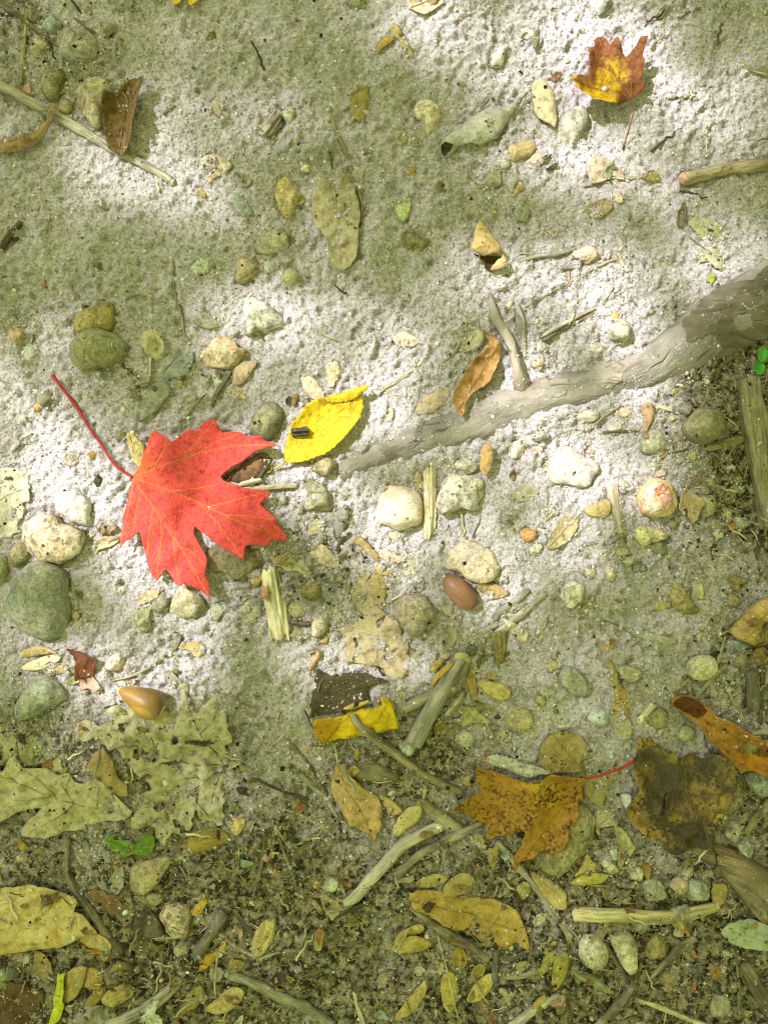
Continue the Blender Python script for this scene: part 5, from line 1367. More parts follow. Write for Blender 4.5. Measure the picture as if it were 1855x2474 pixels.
slab('pale grey splinter beside the olive rounded stone', 'I', [888, 1400, 930, 1350, 980, 1295, 1010, 1312, 960, 1380, 920, 1428], 30, (0.56, 0.52, 0.40), GREYB)
slab('small white chip in shaded sand', 'I', [440, 1418, 470, 1405, 545, 1402, 550, 1420, 500, 1430, 455, 1435], 20, (0.66, 0.6, 0.45))
twig('small stick under the ridged leaf at the right', 'I', [1640, 1180, 1670, 1100, 1700, 1040], [20, 22, 20], (0.4, 0.33, 0.24))
# lower litter
twig('dark bent stick over the big ochre leaf edge', 'J', [395, 645, 402, 760, 405, 855, 480, 970, 560, 1080, 640, 1190, 705, 1285], [20, 18, 20, 20, 22, 22, 26], (0.27, 0.235, 0.165), DARKB, name='stick', cat='stick', knots=((0.3, 0.3), (0.97, 0.5)), sink=1.0, shoots=[([700, 1270, 735, 1275, 760, 1300], 14)])
twig('thick dark grey stick by the blocky speckled stone', 'J', [1130, 1320, 1180, 1235, 1230, 1160, 1270, 1060], [26, 32, 32, 44], (0.22, 0.205, 0.17), DARKB, name='stick', cat='stick', sink=0.5)
twig('thin tan twig slanting to the split pale husk', 'J', [1100, 1048, 1190, 1130, 1300, 1222, 1390, 1290, 1470, 1335], [13, 13, 13, 12, 9], (0.38, 0.32, 0.2))
twig('thin twig right of the split pale husk, rising', 'J', [1440, 1358, 1520, 1330, 1600, 1310, 1680, 1295], [7, 9, 8, 6], (0.38, 0.34, 0.22))
twig('thin brown twig over the lower husks', 'J', [780, 1492, 900, 1475, 1000, 1460, 1180, 1448, 1330, 1452], [6, 8, 9, 9, 7], (0.27, 0.22, 0.14))
twig('buried dark twig left of the split pale husk', 'J', [1340, 1055, 1390, 1130, 1450, 1205], [14, 15, 10], (0.2, 0.18, 0.13))
twig('dusty knotted twig at the lower middle', 'J', [1295, 1405, 1400, 1450, 1500, 1500, 1590, 1550, 1700, 1600, 1850, 1690, 1900, 1730], [22, 26, 28, 30, 30, 28, 26], (0.34, 0.32, 0.24), OLIVE, name='stick', cat='stick', dust=0.5, rough=0.25)
twig('pale curved stick at the lower rim beside the white curled leaf', 'J', [560, 1725, 700, 1670, 800, 1630, 880, 1585, 970, 1510, 1040, 1440], [30, 32, 34, 36, 34, 26], (0.44, 0.40, 0.29), GREYB, name='stick', cat='stick', sink=0.5)
twig('lumpy dark root piece above the yellow-green strip', 'J', [180, 1478, 260, 1490, 340, 1540, 410, 1575], [18, 22, 24, 16], (0.24, 0.22, 0.16), DARKB, name='stick', cat='stick', rough=0.25)
twig('dark twig by the wet brown leaf in the corner', 'J', [225, 1530, 250, 1630, 290, 1730], [16, 14, 10], DARKB)
twig('rotted needle, left of two leaning apart on sand', 'K', [92, 640, 75, 800, 45, 920, 8, 1045], [8, 13, 12, 5], (0.25, 0.22, 0.15), name='needle', cat='needle')
twig('rotted needle, right of two leaning apart on sand', 'K', [165, 540, 180, 680, 240, 840, 295, 1020], [5, 9, 12, 5], (0.22, 0.2, 0.14), name='needle', cat='needle')
twig('long dark needle-like twig down to the wrinkled ochre leaf', 'K', [180, 35, 250, 130, 330, 220, 400, 330, 470, 450, 545, 560], [6, 9, 10, 12, 10, 6], (0.22, 0.19, 0.13), shoots=[([250, 130, 235, 200], 4)])
twig('grey scaly twig beside the long needle-like one', 'K', [215, 240, 300, 300, 380, 375, 440, 430, 510, 545], [12, 17, 17, 16, 8], (0.34, 0.31, 0.23), dust=0.4, rough=0.25)
twig('thin straw crossing left of the needle-like twigs', 'K', [190, 495, 290, 530, 420, 582], [6, 8, 5], (0.33, 0.3, 0.2), name='straw', cat='straw')
twig('decayed log end with black cracks in the litter', 'K', [585, 262, 680, 275, 770, 290, 850, 300], [42, 46, 46, 34], (0.25, 0.21, 0.13), (0.14, 0.115, 0.07), name='rotten_log', cat='rotten wood', sink=0.4, rough=0.2)
twig('long crumbling wood stick under the white-ended stick', 'K', [985, 445, 1060, 510, 1150, 575, 1230, 625], [34, 40, 40, 34], (0.37, 0.31, 0.2), DARKB, name='stick', cat='stick', sink=0.5, rough=0.2)
twig('dark charred splinter below the pale green faceted stone', 'K', [478, 1105, 570, 1072, 690, 1038], [16, 19, 14], (0.12, 0.11, 0.085), name='stick', cat='stick')
twig('grey stick with peeling bark under the wide ochre leaf', 'K', [940, 1060, 1050, 1145, 1180, 1225, 1280, 1285, 1375, 1350], [18, 28, 30, 28, 16], (0.32, 0.28, 0.19), DARKB, name='stick', cat='stick', sink=0.5)
twig('dark upright stub below the wide ochre leaf', 'K', [1425, 1290, 1418, 1380, 1412, 1470], [20, 20, 24], (0.19, 0.18, 0.14), knots=((0.95, 0.3),))
twig('dark curved twig right of the upright stub', 'K', [1455, 1345, 1520, 1330, 1600, 1290, 1680, 1230], [13, 15, 13, 9], (0.2, 0.185, 0.14))
twig('brown twig right of the dark curved twig', 'L', [120, 1452, 220, 1435, 300, 1420, 370, 1385], [16, 18, 18, 10], (0.34, 0.28, 0.17))
twig('thin dark twig over the lower seed husks', 'K', [680, 1545, 800, 1555, 920, 1555, 1010, 1560, 1100, 1600], [6, 7, 8, 8, 6], (0.2, 0.15, 0.1))
slab('torn pale strip of grass at the bottom', 'K', [595, 1540, 620, 1540, 625, 1600, 650, 1660, 670, 1725, 640, 1725, 610, 1620], 20, (0.54, 0.48, 0.3), name='grass_strip', cat='grass')
twig('grey lichened stick in the lower right litter', 'L', [160, 1740, 260, 1660, 350, 1600, 460, 1540], [24, 26, 24, 16], (0.44, 0.42, 0.31), GREYB, name='stick', cat='stick')
twig('long thin dark twig from the orange maple leaf downward', 'L', [110, 675, 190, 770, 260, 855, 340, 950, 400, 1030, 470, 1130, 525, 1212], [20, 21, 20, 20, 19, 18, 16], (0.28, 0.25, 0.18), GREYB, shoots=[([460, 1110, 520, 1160, 575, 1232], 8)], knots=((0.98, 0.5),))
twig('thick mottled old root lying in the lower right soil', 'L', [1235, 690, 1330, 735, 1450, 800, 1560, 900, 1660, 1010, 1760, 1120], [40, 70, 95, 105, 110, 112], (0.24, 0.18, 0.115), (0.16, 0.125, 0.085), name='old_root', cat='root', group=None, sink=0.15, rough=0.1, dust=0.22, sides=22, fine=0.1)
twig('bare stick leaning at the teal-grey stone', 'L', [1690, 390, 1620, 480, 1570, 540, 1528, 612], [24, 25, 24, 18], (0.29, 0.25, 0.16), DARKB, name='stick', cat='stick')
twig('grey twig under the rusty curled leaf', 'L', [1560, 55, 1620, 42, 1690, 30], [18, 18, 18], (0.42, 0.39, 0.33))
twig('grey forked stick at the bottom of the litter', 'L', [925, 1348, 895, 1440, 850, 1530, 790, 1610, 690, 1730], [10, 20, 32, 28, 26], (0.30, 0.27, 0.205), DARKB, name='stick', cat='stick', shoots=[([850, 1525, 880, 1545, 905, 1530], 14)], sink=0.9)
twig('green-grey ridged pod lying near the dented pale stones', 'L', [530, 1390, 600, 1430, 680, 1480, 770, 1535], [14, 27, 28, 12], (0.38, 0.37, 0.25), OLIVE, name='seed_pod', cat='seed pod', group=None, rough=0.3, fine=0.3)
twig('grey branching twig by the olive flint-like stone', 'L', [960, 1450, 1050, 1370, 1140, 1285, 1235, 1215], [10, 20, 26, 20], (0.30, 0.275, 0.2), DARKB, shoots=[([1050, 1370, 1000, 1380, 955, 1370], 8)])
twig('thin dark twig between the two pale dented stones', 'L', [715, 1230, 770, 1330, 830, 1420, 870, 1510], [14, 14, 13, 10], (0.2, 0.17, 0.11))
slab('flat pale yellow grass blade across the bottom litter', 'L', [910, 1555, 1000, 1580, 1100, 1620, 1220, 1670, 1360, 1725, 1330, 1740, 1200, 1690, 1090, 1645, 990, 1603, 915, 1575], 14, (0.58, 0.52, 0.33), name='grass_leaf', cat='grass', group='grass and straw', lift=0.001)
twig('thin upright straw in the right bottom litter', 'L', [1480, 1280, 1490, 1400, 1500, 1520, 1498, 1665], [8, 8, 9, 8], (0.26, 0.23, 0.15), name='straw', cat='straw')
twig('dark root end in the bottom right litter', 'L', [1530, 1380, 1580, 1480, 1640, 1580, 1720, 1680], [30, 44, 50, 52], (0.26, 0.22, 0.145), DARKB, name='old_root', cat='root', group=None, sink=0.2, dust=0.35)
rebuild()

# ------------------------------------------------------------------ leaves pressed flat into the ground
DRY = (0.40, 0.33, 0.22); DUSTY = (0.42, 0.38, 0.28); PINKL = (0.56, 0.43, 0.34); OCHRE = (0.42, 0.27, 0.07)
leaf('pinkish tan leaf with a dark midrib, half out of sight on the top sand', 'B', [880, -60, 900, 20, 915, 65, 960, 95, 1010, 110, 1060, 80, 1112, 40, 1130, -60], PINKL, (0.46, 0.33, 0.24), midrib=[930, 70, 1010, 30, 1100, -20], rib_col=(0.25, 0.16, 0.1), cup=0.15, dust=0.1, lift=0.001)
leaf('big wrinkled brown oval leaf with a short stalk', 'B', [485, 1000, 430, 1030, 390, 1090, 365, 1180, 370, 1260, 400, 1330, 450, 1390, 470, 1460, 480, 1520, 490, 1530, 520, 1565, 545, 1572, 590, 1530, 620, 1480, 630, 1400, 640, 1250, 620, 1150, 590, 1060, 540, 1010],
     (0.40, 0.345, 0.23), (0.30, 0.24, 0.14), stalk=[487, 1003, 480, 950, 470, 890], stalk_r=6, stalk_col=(0.12, 0.09, 0.06), midrib=[487, 1005, 505, 1150, 520, 1350, 535, 1560],
     veins=[[495, 1080, 440, 1110, 400, 1160], [500, 1140, 560, 1120, 610, 1170], [508, 1200, 440, 1230, 390, 1290], [512, 1260, 570, 1240, 630, 1280], [520, 1340, 460, 1370], [525, 1400, 580, 1390, 628, 1410]], rib_col=(0.28, 0.22, 0.13), cup=0.25, wave=0.0014, wave_len=0.007, dust=0.35, lift=0.001, rough_edge=0.0007, spots=0.35, press=0.0007, vein_parts=False)
leaf('dark oval leaf half in shadow below the small maple leaf', 'C', [610, 1195, 660, 1160, 720, 1140, 765, 1170, 740, 1220, 680, 1260, 625, 1245], (0.30, 0.24, 0.13), (0.2, 0.15, 0.07), cup=0.3, dust=0.15, smooth_outline=True)
leaf('broken lacy leaf at the right margin, shaded', 'F', [1240, 90, 1300, 50, 1370, 60, 1400, 110, 1395, 180, 1340, 170, 1310, 130, 1260, 130], (0.40, 0.36, 0.24), midrib=[1200, -20, 1300, 60, 1400, 150], rib_r=4, holes=[[1300, 80, 1330, 80, 1325, 110], [1350, 120, 1370, 115, 1372, 140]], dust=0.4)
leaf('dark upright brown leaf scrap right of the broken stick end', 'C', [1135, 1300, 1140, 1220, 1165, 1160, 1185, 1170, 1180, 1250, 1160, 1300], (0.19, 0.15, 0.1), dust=0.05, lift=0.002, cup=0.6)
leaf('crumpled olive leaf scraps at the shaded right margin', 'C', [1200, 1230, 1290, 1260, 1380, 1300, 1430, 1340, 1420, 1410, 1380, 1469, 1330, 1469, 1320, 1390, 1260, 1360, 1210, 1290], (0.38, 0.35, 0.21), dust=0.45, wave=0.001, holes=[[1300, 1310, 1340, 1330, 1330, 1370]], rough_edge=0.001)
leaf('papery tan husk with torn folds below the dark twig', 'D', [810, 575, 840, 530, 890, 515, 935, 550, 955, 610, 945, 680, 910, 700, 860, 660, 830, 620], (0.50, 0.42, 0.29), (0.6, 0.53, 0.4), stalk=[880, 680, 872, 730, 868, 780], stalk_r=6, wave=0.0016, wave_len=0.006, cup=0.4, dust=0.1, lift=0.0008)
leaf('ragged pale grey leaf pressed in the sand at the left margin', 'G', [-40, -60, 20, -40, 60, -50, 110, -45, 160, -20, 165, 90, 180, 130, 130, 160, 140, 240, 100, 270, 110, 320, 50, 350, -40, 395], (0.58, 0.52, 0.45), (0.48, 0.42, 0.35), midrib=[-40, 160, 40, 110, 150, 70], rib_r=4, rib_col=(0.38, 0.32, 0.25), holes=[[60, 200, 90, 190, 85, 230]], dust=0.25, wave=0.0012, rough_edge=0.0012, lift=0.0006)
leaf('bitten ochre leaf beside a thin twig on shaded sand', 'G', [1020, 985, 1070, 955, 1150, 945, 1180, 990, 1140, 1035, 1110, 1030, 1105, 1000, 1060, 992], (0.46, 0.36, 0.17), dust=0.1, cup=0.25, lift=0.0008)
twig('thin straight twig crossing under the bitten ochre leaf', 'G', [640, 1172, 750, 1145, 850, 1102, 940, 1040, 1010, 982, 1035, 910], [6, 9, 10, 9, 8, 5], (0.32, 0.28, 0.2), sink=0.9)
leaf('grey-brown leaf piece near the olive flat stone', 'G', [410, 890, 440, 835, 500, 812, 555, 812, 545, 832, 480, 845], (0.42, 0.37, 0.25), dust=0.25, cup=0.3)
leaf('flaky grey leaf bits above the torn lacy leaf', 'G', [940, 1130, 975, 1115, 1040, 1180, 1030, 1215, 985, 1190], (0.34, 0.31, 0.28), dust=0.2, wave=0.001)
leaf('tan striped leaf scrap under the red leaf tip', 'G', [790, 665, 850, 655, 920, 650, 922, 690, 860, 715, 810, 745, 795, 705], (0.54, 0.40, 0.26), (0.36, 0.24, 0.13), ribs=(5, 0.0003), dust=0.1)
leaf('white-edged curled scrap beside the white knobbly rock', 'G', [540, 380, 590, 352, 640, 348, 692, 345, 660, 395, 570, 418, 555, 440], (0.56, 0.44, 0.3), (0.66, 0.56, 0.42), cup=0.7, dust=0.1)
leaf('dark crumbly leaf scrap above the white-edged one', 'G', [560, 310, 590, 270, 640, 235, 655, 270, 680, 300, 640, 330, 590, 335], (0.3, 0.22, 0.15), (0.14, 0.09, 0.05), wave=0.002, wave_len=0.005, dust=0.1, rough_edge=0.001, holes=[[600, 290, 625, 280, 620, 305]])
leaf('tattered pale leaf with an ochre scrap on it right of the red leaf', 'H', [110, 425, 190, 378, 260, 405, 310, 460, 350, 530, 330, 570, 290, 545, 230, 540, 150, 500], (0.46, 0.42, 0.31), (0.36, 0.28, 0.14), wave=0.001, dust=0.25, midrib=[120, 430, 230, 470, 340, 550], rib_r=3)
leaf('tan torn maple leaf pressed in the sand, middle of the ground', 'H', [480, 880, 560, 862, 600, 830, 665, 800, 610, 730, 580, 655, 620, 600, 665, 545, 740, 552, 780, 600, 770, 700, 740, 742, 790, 790, 840, 830, 880, 880, 890, 930, 930, 975, 932, 1100, 880, 1172, 800, 1160, 740, 1100, 640, 1085, 560, 1070, 525, 1010, 560, 920],
     (0.47, 0.385, 0.26), (0.54, 0.41, 0.27), name='torn_maple_leaf', midrib=[690, 560, 720, 750, 740, 900, 730, 1080], veins=[[725, 780, 800, 830, 860, 900], [735, 870, 650, 900, 500, 885], [738, 900, 830, 1000, 900, 1130], [732, 980, 620, 1020, 540, 1020]], rib_r=2.5, rib_col=(0.34, 0.25, 0.15),
     holes=[[735, 840, 800, 770, 795, 800, 745, 870], [605, 930, 625, 935, 640, 1000, 620, 1005], [770, 1050, 860, 975, 865, 985, 790, 1060], [545, 850, 620, 790, 610, 850, 570, 870]], wave=0.0011, wave_len=0.008, dust=0.38, rough_edge=0.001, vein_parts=False)
leaf('small pale leaf tip left of the slate', 'H', [330, 330, 360, 280, 400, 245, 430, 270, 432, 310, 380, 330], (0.52, 0.44, 0.32), dust=0.2, cup=0.3)
leaf('crumbled tan leaf mass between slate and splintered wood', 'H', [365, 440, 420, 395, 470, 420, 520, 480, 555, 540, 480, 530, 410, 500], (0.50, 0.40, 0.28), dust=0.4, wave=0.0016, rough_edge=0.001)
leaf('dark wet brown leaf lying flat above the folded yellow leaf', 'H', [395, 1100, 470, 1145, 560, 1120, 680, 1140, 835, 1180, 740, 1195, 690, 1230, 680, 1290, 560, 1330, 430, 1385, 350, 1390, 345, 1310, 380, 1220], (0.07, 0.053, 0.03), (0.11, 0.085, 0.045), rough_edge=0.0012, wave=0.001, midrib=[380, 1350, 520, 1230, 820, 1180], rib_r=3, rib_col=(0.05, 0.04, 0.025), gloss=0.15, dust=0.22, mottle=0.8, lift=0.0022, cup=0.05, net=0.1)
leaf('white flat leaf scrap left of the cream crumbly rock', 'H', [860, 500, 930, 440, 1000, 420, 995, 500, 950, 562, 900, 572], (0.56, 0.54, 0.44), dust=0.4)
leaf('pale thin leaf near the crossed twigs', 'H', [1450, 810, 1500, 832, 1560, 850, 1592, 885, 1590, 945, 1560, 952, 1520, 910, 1490, 890], (0.58, 0.5, 0.39), (0.46, 0.36, 0.25), cup=0.35, dust=0.15)
leaf('grey shrivelled leaf hanging from the acorn side', 'H', [1110, 960, 1130, 890, 1165, 850, 1195, 880, 1192, 940, 1150, 992, 1115, 992], (0.36, 0.31, 0.25), stalk=[1180, 860, 1190, 810, 1205, 770], stalk_r=6, cup=0.45, dust=0.25)
leaf('pinkish curled scrap below the brown acorn', 'H', [1180, 800, 1195, 755, 1222, 760, 1222, 800, 1200, 822], (0.52, 0.4, 0.33), cup=0.5)
leaf('olive leaf draped below the short chip, by the thick stick', 'H', [1160, 1390, 1225, 1322, 1290, 1328, 1340, 1370, 1385, 1415, 1300, 1412, 1240, 1440], (0.40, 0.35, 0.17), (0.3, 0.27, 0.14), cup=0.3, dust=0.25)
leaf('pale ragged leaf lying below the folded yellow leaf', 'H', [850, 1270, 905, 1235, 900, 1300, 880, 1380, 860, 1440, 845, 1350], (0.36, 0.34, 0.22), dust=0.3)
leaf('brown pointed leaf on the light edge left of the gall', 'I', [375, 415, 400, 320, 450, 250, 500, 235, 562, 225, 548, 290, 510, 360, 430, 410], (0.40, 0.325, 0.2), (0.3, 0.235, 0.13), midrib=[385, 405, 460, 320, 555, 232], rib_r=3, cup=0.3, dust=0.42, lift=0.001)
leaf('flat buried grey leaf above the brown pointed leaf', 'I', [330, 170, 380, 140, 430, 170, 445, 220, 400, 240, 350, 230], (0.37, 0.34, 0.26), dust=0.4)
leaf('flat shaded sand-coloured leaf at the foot of the granite rock', 'I', [170, 80, 230, 40, 290, 45, 335, 90, 310, 140, 230, 150, 185, 120], (0.42, 0.37, 0.3), dust=0.62)
leaf('split brown leaf with two lobes right of the gall', 'I', [1120, 190, 1140, 100, 1165, 70, 1205, 95, 1255, 130, 1260, 165, 1240, 250, 1205, 285, 1180, 220, 1150, 230], (0.42, 0.33, 0.18), (0.32, 0.24, 0.12), cup=0.35, dust=0.15, lift=0.0015, holes=[[1165, 190, 1180, 180, 1185, 240, 1170, 245]])
leaf('orange-brown leaf scrap in shaded sand', 'I', [690, 965, 715, 935, 760, 938, 768, 970, 725, 988, 700, 985], (0.42, 0.26, 0.12), dust=0.15, cup=0.3)
leaf('frayed grass-like leaf bits below the crossed twigs', 'I', [315, 950, 340, 960, 390, 1005, 370, 1010, 330, 985], (0.5, 0.44, 0.27), cup=0.5)
leaf('small pale leaf flake on shaded grit below the gall', 'I', [1335, 330, 1370, 300, 1400, 315, 1400, 350, 1360, 362], (0.55, 0.54, 0.42), wave=0.0012, dust=0.1)
leaf('dry translucent leaf below the slim folded leaf', 'I', [740, 1380, 770, 1340, 830, 1350, 860, 1400, 860, 1470, 800, 1475, 750, 1430], (0.40, 0.36, 0.25), dust=0.4)
# lower left
leaf('tan leaf lobe at the left margin above the oak leaf', 'J', [-30, 10, 30, 20, 85, 30, 95, 180, 40, 200, -30, 215], (0.42, 0.38, 0.26), DUSTY, dust=0.4, midrib=[-30, 90, 90, 110], rib_r=3)
leaf('dusty brown leaf with a long lobe above the oak leaf', 'J', [90, 20, 130, 40, 200, 60, 300, 45, 325, 130, 345, 200, 352, 282, 270, 275, 250, 222, 180, 247, 130, 232, 100, 140], (0.36, 0.32, 0.21), (0.42, 0.38, 0.27), dust=0.5, midrib=[110, 50, 200, 150, 340, 270], rib_r=3)
leaf('dusty pale oak leaf with deep lobes and a long midrib', 'J', [770, 490, 740, 470, 690, 430, 650, 400, 610, 350, 580, 300, 545, 325, 510, 325, 470, 345, 425, 330, 395, 280, 330, 290, 260, 250, 200, 255, 140, 250, 115, 210, 95, 180, 50, 190, 40, 240, 20, 270, -30, 200, -30, 580, 0, 562, 50, 530, 100, 500, 180, 475, 260, 465, 200, 520, 150, 560, 120, 600, 130, 640, 200, 642, 280, 640, 370, 605, 480, 600, 560, 560, 650, 545, 740, 530],
     (0.54, 0.47, 0.31), (0.43, 0.36, 0.22), name='oak_leaf', midrib=[-30, 275, 60, 310, 200, 370, 330, 420, 430, 450, 560, 480, 745, 518], veins=[[430, 450, 380, 380, 400, 300], [560, 485, 560, 400, 580, 320], [300, 410, 200, 420, 60, 470], [330, 425, 240, 330, 100, 230], [430, 452, 330, 530, 180, 610]], rib_r=5, rib_col=(0.30, 0.21, 0.11), dust=0.3, wave=0.0024, wave_len=0.010, lift=0.0022,
     holes=[[90, 370, 105, 370, 98, 400, 84, 402], [280, 480, 330, 478, 340, 490, 300, 494], [360, 465, 372, 460, 398, 510, 384, 516]], vein_parts=True)
leaf('lacy decayed maple leaf with black veins and many holes', 'J', [1285, 235, 1302, 150, 1310, 100, 1305, 0, 1280, -90, 1240, -180, 1180, -140, 1130, -60, 1085, -160, 1060, -240, 1030, -180, 1040, -80, 1000, -30, 940, -70, 900, -60, 880, -20, 850, -50, 800, -130, 740, -90, 690, -140, 640, -90, 665, -30, 600, -10, 520, -30, 450, 0, 440, 90, 560, 100, 680, 130, 760, 200, 740, 260, 790, 290, 860, 330, 870, 380, 800, 400, 760, 450, 790, 520, 760, 570, 800, 610, 850, 600, 900, 680, 960, 670, 990, 600, 1030, 600, 1050, 560, 1090, 590, 1130, 480, 1150, 550, 1270, 550, 1300, 450, 1270, 330],
     (0.52, 0.46, 0.33), (0.40, 0.34, 0.23), name='decayed_maple_leaf', stalk=[1285, 240, 1370, 275, 1460, 320, 1560, 370, 1659, 410, 1760, 440], stalk_r=9, stalk_col=(0.07, 0.055, 0.04),
     veins=[[1280, 236, 1200, 130, 1150, 50, 1110, -20, 1060, -190], [1280, 238, 1130, 225, 1000, 200, 860, 140, 700, 30, 560, 20], [1278, 245, 1150, 340, 1040, 430, 940, 510, 870, 570], [1282, 245, 1240, 340, 1215, 440, 1220, 530], [1150, 50, 1220, -20, 1250, -120], [1000, 200, 880, 240, 800, 270], [890, 150, 870, 60, 830, -30], [1110, -20, 1010, -20], [1190, 310, 1130, 300, 1010, 320]], rib_r=3.6, rib_col=(0.075, 0.06, 0.04),
     holes=[[1060, 90, 1140, 88, 1250, 100, 1180, 130, 1070, 110], [930, 210, 1030, 205, 1040, 225, 950, 240], [850, 170, 905, 185, 880, 215, 830, 200], [990, 530, 1040, 540, 1045, 585, 1005, 580], [1110, 400, 1135, 360, 1140, 440, 1120, 470], [780, 130, 830, 150, 800, 200, 770, 180], [1000, 60, 1040, 95, 1010, 110, 985, 90], [880, 470, 930, 440, 950, 480, 900, 500], [1230, 250, 1265, 270, 1250, 320, 1225, 290], [690, -20, 740, -10, 720, 30, 690, 20], [930, 20, 960, 10, 955, 60], [620, 40, 660, 50, 650, 75], [1090, -110, 1105, -60, 1085, -40]], dust=0.28, wave=0.0024, wave_len=0.0075, rough_edge=0.0018, lift=0.0022, spacing=0.0014)
leaf('folded dark ochre leaf between the oak leaf and the lacy leaf', 'J', [485, 272, 540, 165, 600, 115, 650, 190, 680, 300, 735, 340, 742, 400, 690, 412, 600, 350, 575, 300, 520, 282], (0.36, 0.26, 0.11), (0.27, 0.2, 0.1), dust=0.45, roll=0.35, wave=0.001, lift=0.002)
leaf('bright green fresh leaf scrap peeking from under the lacy leaf', 'J', [600, 642, 650, 622, 690, 612, 715, 650, 790, 645, 830, 615, 880, 595, 898, 680, 875, 730, 850, 748, 790, 722, 730, 742, 690, 712, 650, 700], (0.17, 0.29, 0.045), (0.11, 0.2, 0.03), name='green_leaf', dust=0.5, spots=0.0, gloss=0.3, cup=0.15, lift=0.002, veins=[[620, 650, 760, 690, 870, 700]], vein_parts=False)
leaf('grey dusty leaf strip under the oak leaf tip', 'J', [480, 680, 540, 665, 620, 700, 655, 740, 640, 790, 580, 770, 520, 730], (0.28, 0.265, 0.22), dust=0.35)
leaf('small tan three-cornered leaf scrap below the ribbed brown husk', 'J', [1025, 760, 1065, 715, 1090, 745, 1085, 780], (0.42, 0.36, 0.22), dust=0.2)
leaf('dark silvery leaf left of the tan faceted stone', 'J', [640, 870, 690, 800, 715, 780, 730, 850, 720, 910, 680, 962, 650, 940], (0.33, 0.31, 0.25), (0.22, 0.2, 0.15), dust=0.3, cup=0.3)
leaf('dark reddish torn leaf under the dark bent stick', 'J', [520, 930, 600, 930, 680, 970, 710, 1020, 770, 1050, 700, 1080, 640, 1110, 600, 1060, 540, 1000], (0.22, 0.135, 0.075), (0.15, 0.1, 0.06), dust=0.35, wave=0.0014, rough_edge=0.001)
leaf('dark wet red-brown leaf in the bottom left corner', 'J', [-40, 1470, 60, 1485, 130, 1500, 200, 1530, 232, 1600, 250, 1740, -40, 1740], (0.10, 0.06, 0.03), (0.19, 0.10, 0.03), dust=0.25, gloss=0.3, wave=0.0015)
leaf('brown leaf sliver left of the overlapping husks', 'J', [210, 1290, 260, 1310, 300, 1360, 310, 1430, 280, 1490, 230, 1440, 205, 1370], (0.36, 0.27, 0.13), dust=0.25, cup=0.4)
leaf('pale grey dusty clod of leaf below the overlapping husks', 'J', [380, 1600, 480, 1575, 600, 1590, 665, 1640, 600, 1690, 480, 1700, 390, 1670], (0.36, 0.34, 0.26), dust=0.55, wave=0.0025, wave_len=0.008, rough_edge=0.001)
leaf('brown soft leaf mass below the dark flat stone', 'J', [760, 1220, 850, 1210, 940, 1250, 960, 1330, 860, 1350, 790, 1300], (0.2, 0.15, 0.075), dust=0.2, wave=0.0022, wave_len=0.006, rough_edge=0.0012)
# lower middle and right
leaf('tan leaf triangle beside the charred splinter', 'K', [405, 980, 450, 985, 500, 1020, 545, 1062, 480, 1122, 430, 1065], (0.40, 0.34, 0.2), dust=0.2, cup=0.15)
leaf('brown leaf under the folded yellow leaf', 'K', [345, 130, 430, 105, 560, 90, 540, 120, 440, 145], (0.22, 0.15, 0.08), dust=0.15)
leaf('brown damp leaf at the base of the thick stick', 'K', [1060, 20, 1110, -20, 1140, 30, 1120, 100, 1080, 130], (0.30, 0.2, 0.09), dust=0.15, wave=0.0014)
leaf('round brown leaf above the orange maple leaf', 'L', [340, 190, 350, 110, 400, 42, 480, 20, 560, 40, 600, 100, 612, 160, 572, 200, 600, 250, 520, 262, 430, 260, 370, 245], (0.36, 0.27, 0.12), (0.26, 0.18, 0.075), midrib=[590, 250, 500, 150, 420, 50], rib_r=3, cup=0.2, dust=0.12, lift=0.003, spots=0.45)
leaf('crinkled brown paper-like scrap at the red stalk', 'L', [610, 260, 680, 265, 770, 282, 742, 360, 712, 440, 722, 480, 690, 470, 640, 430, 600, 390], (0.36, 0.29, 0.15), (0.27, 0.21, 0.11), dust=0.25, wave=0.0014, lift=0.0012)
leaf('pale torn scrap below the crinkled brown one', 'L', [645, 512, 690, 482, 770, 490, 772, 570, 735, 572, 690, 582, 650, 552], (0.46, 0.41, 0.27), dust=0.15, wave=0.001, lift=0.0012)
leaf('narrow pale strip of leaf hanging below the torn scrap', 'L', [770, 560, 815, 590, 855, 640, 890, 690, 870, 730, 840, 780, 812, 832, 795, 790, 790, 650], (0.43, 0.37, 0.22), (0.33, 0.24, 0.1), dust=0.2, cup=0.4, wave=0.001)
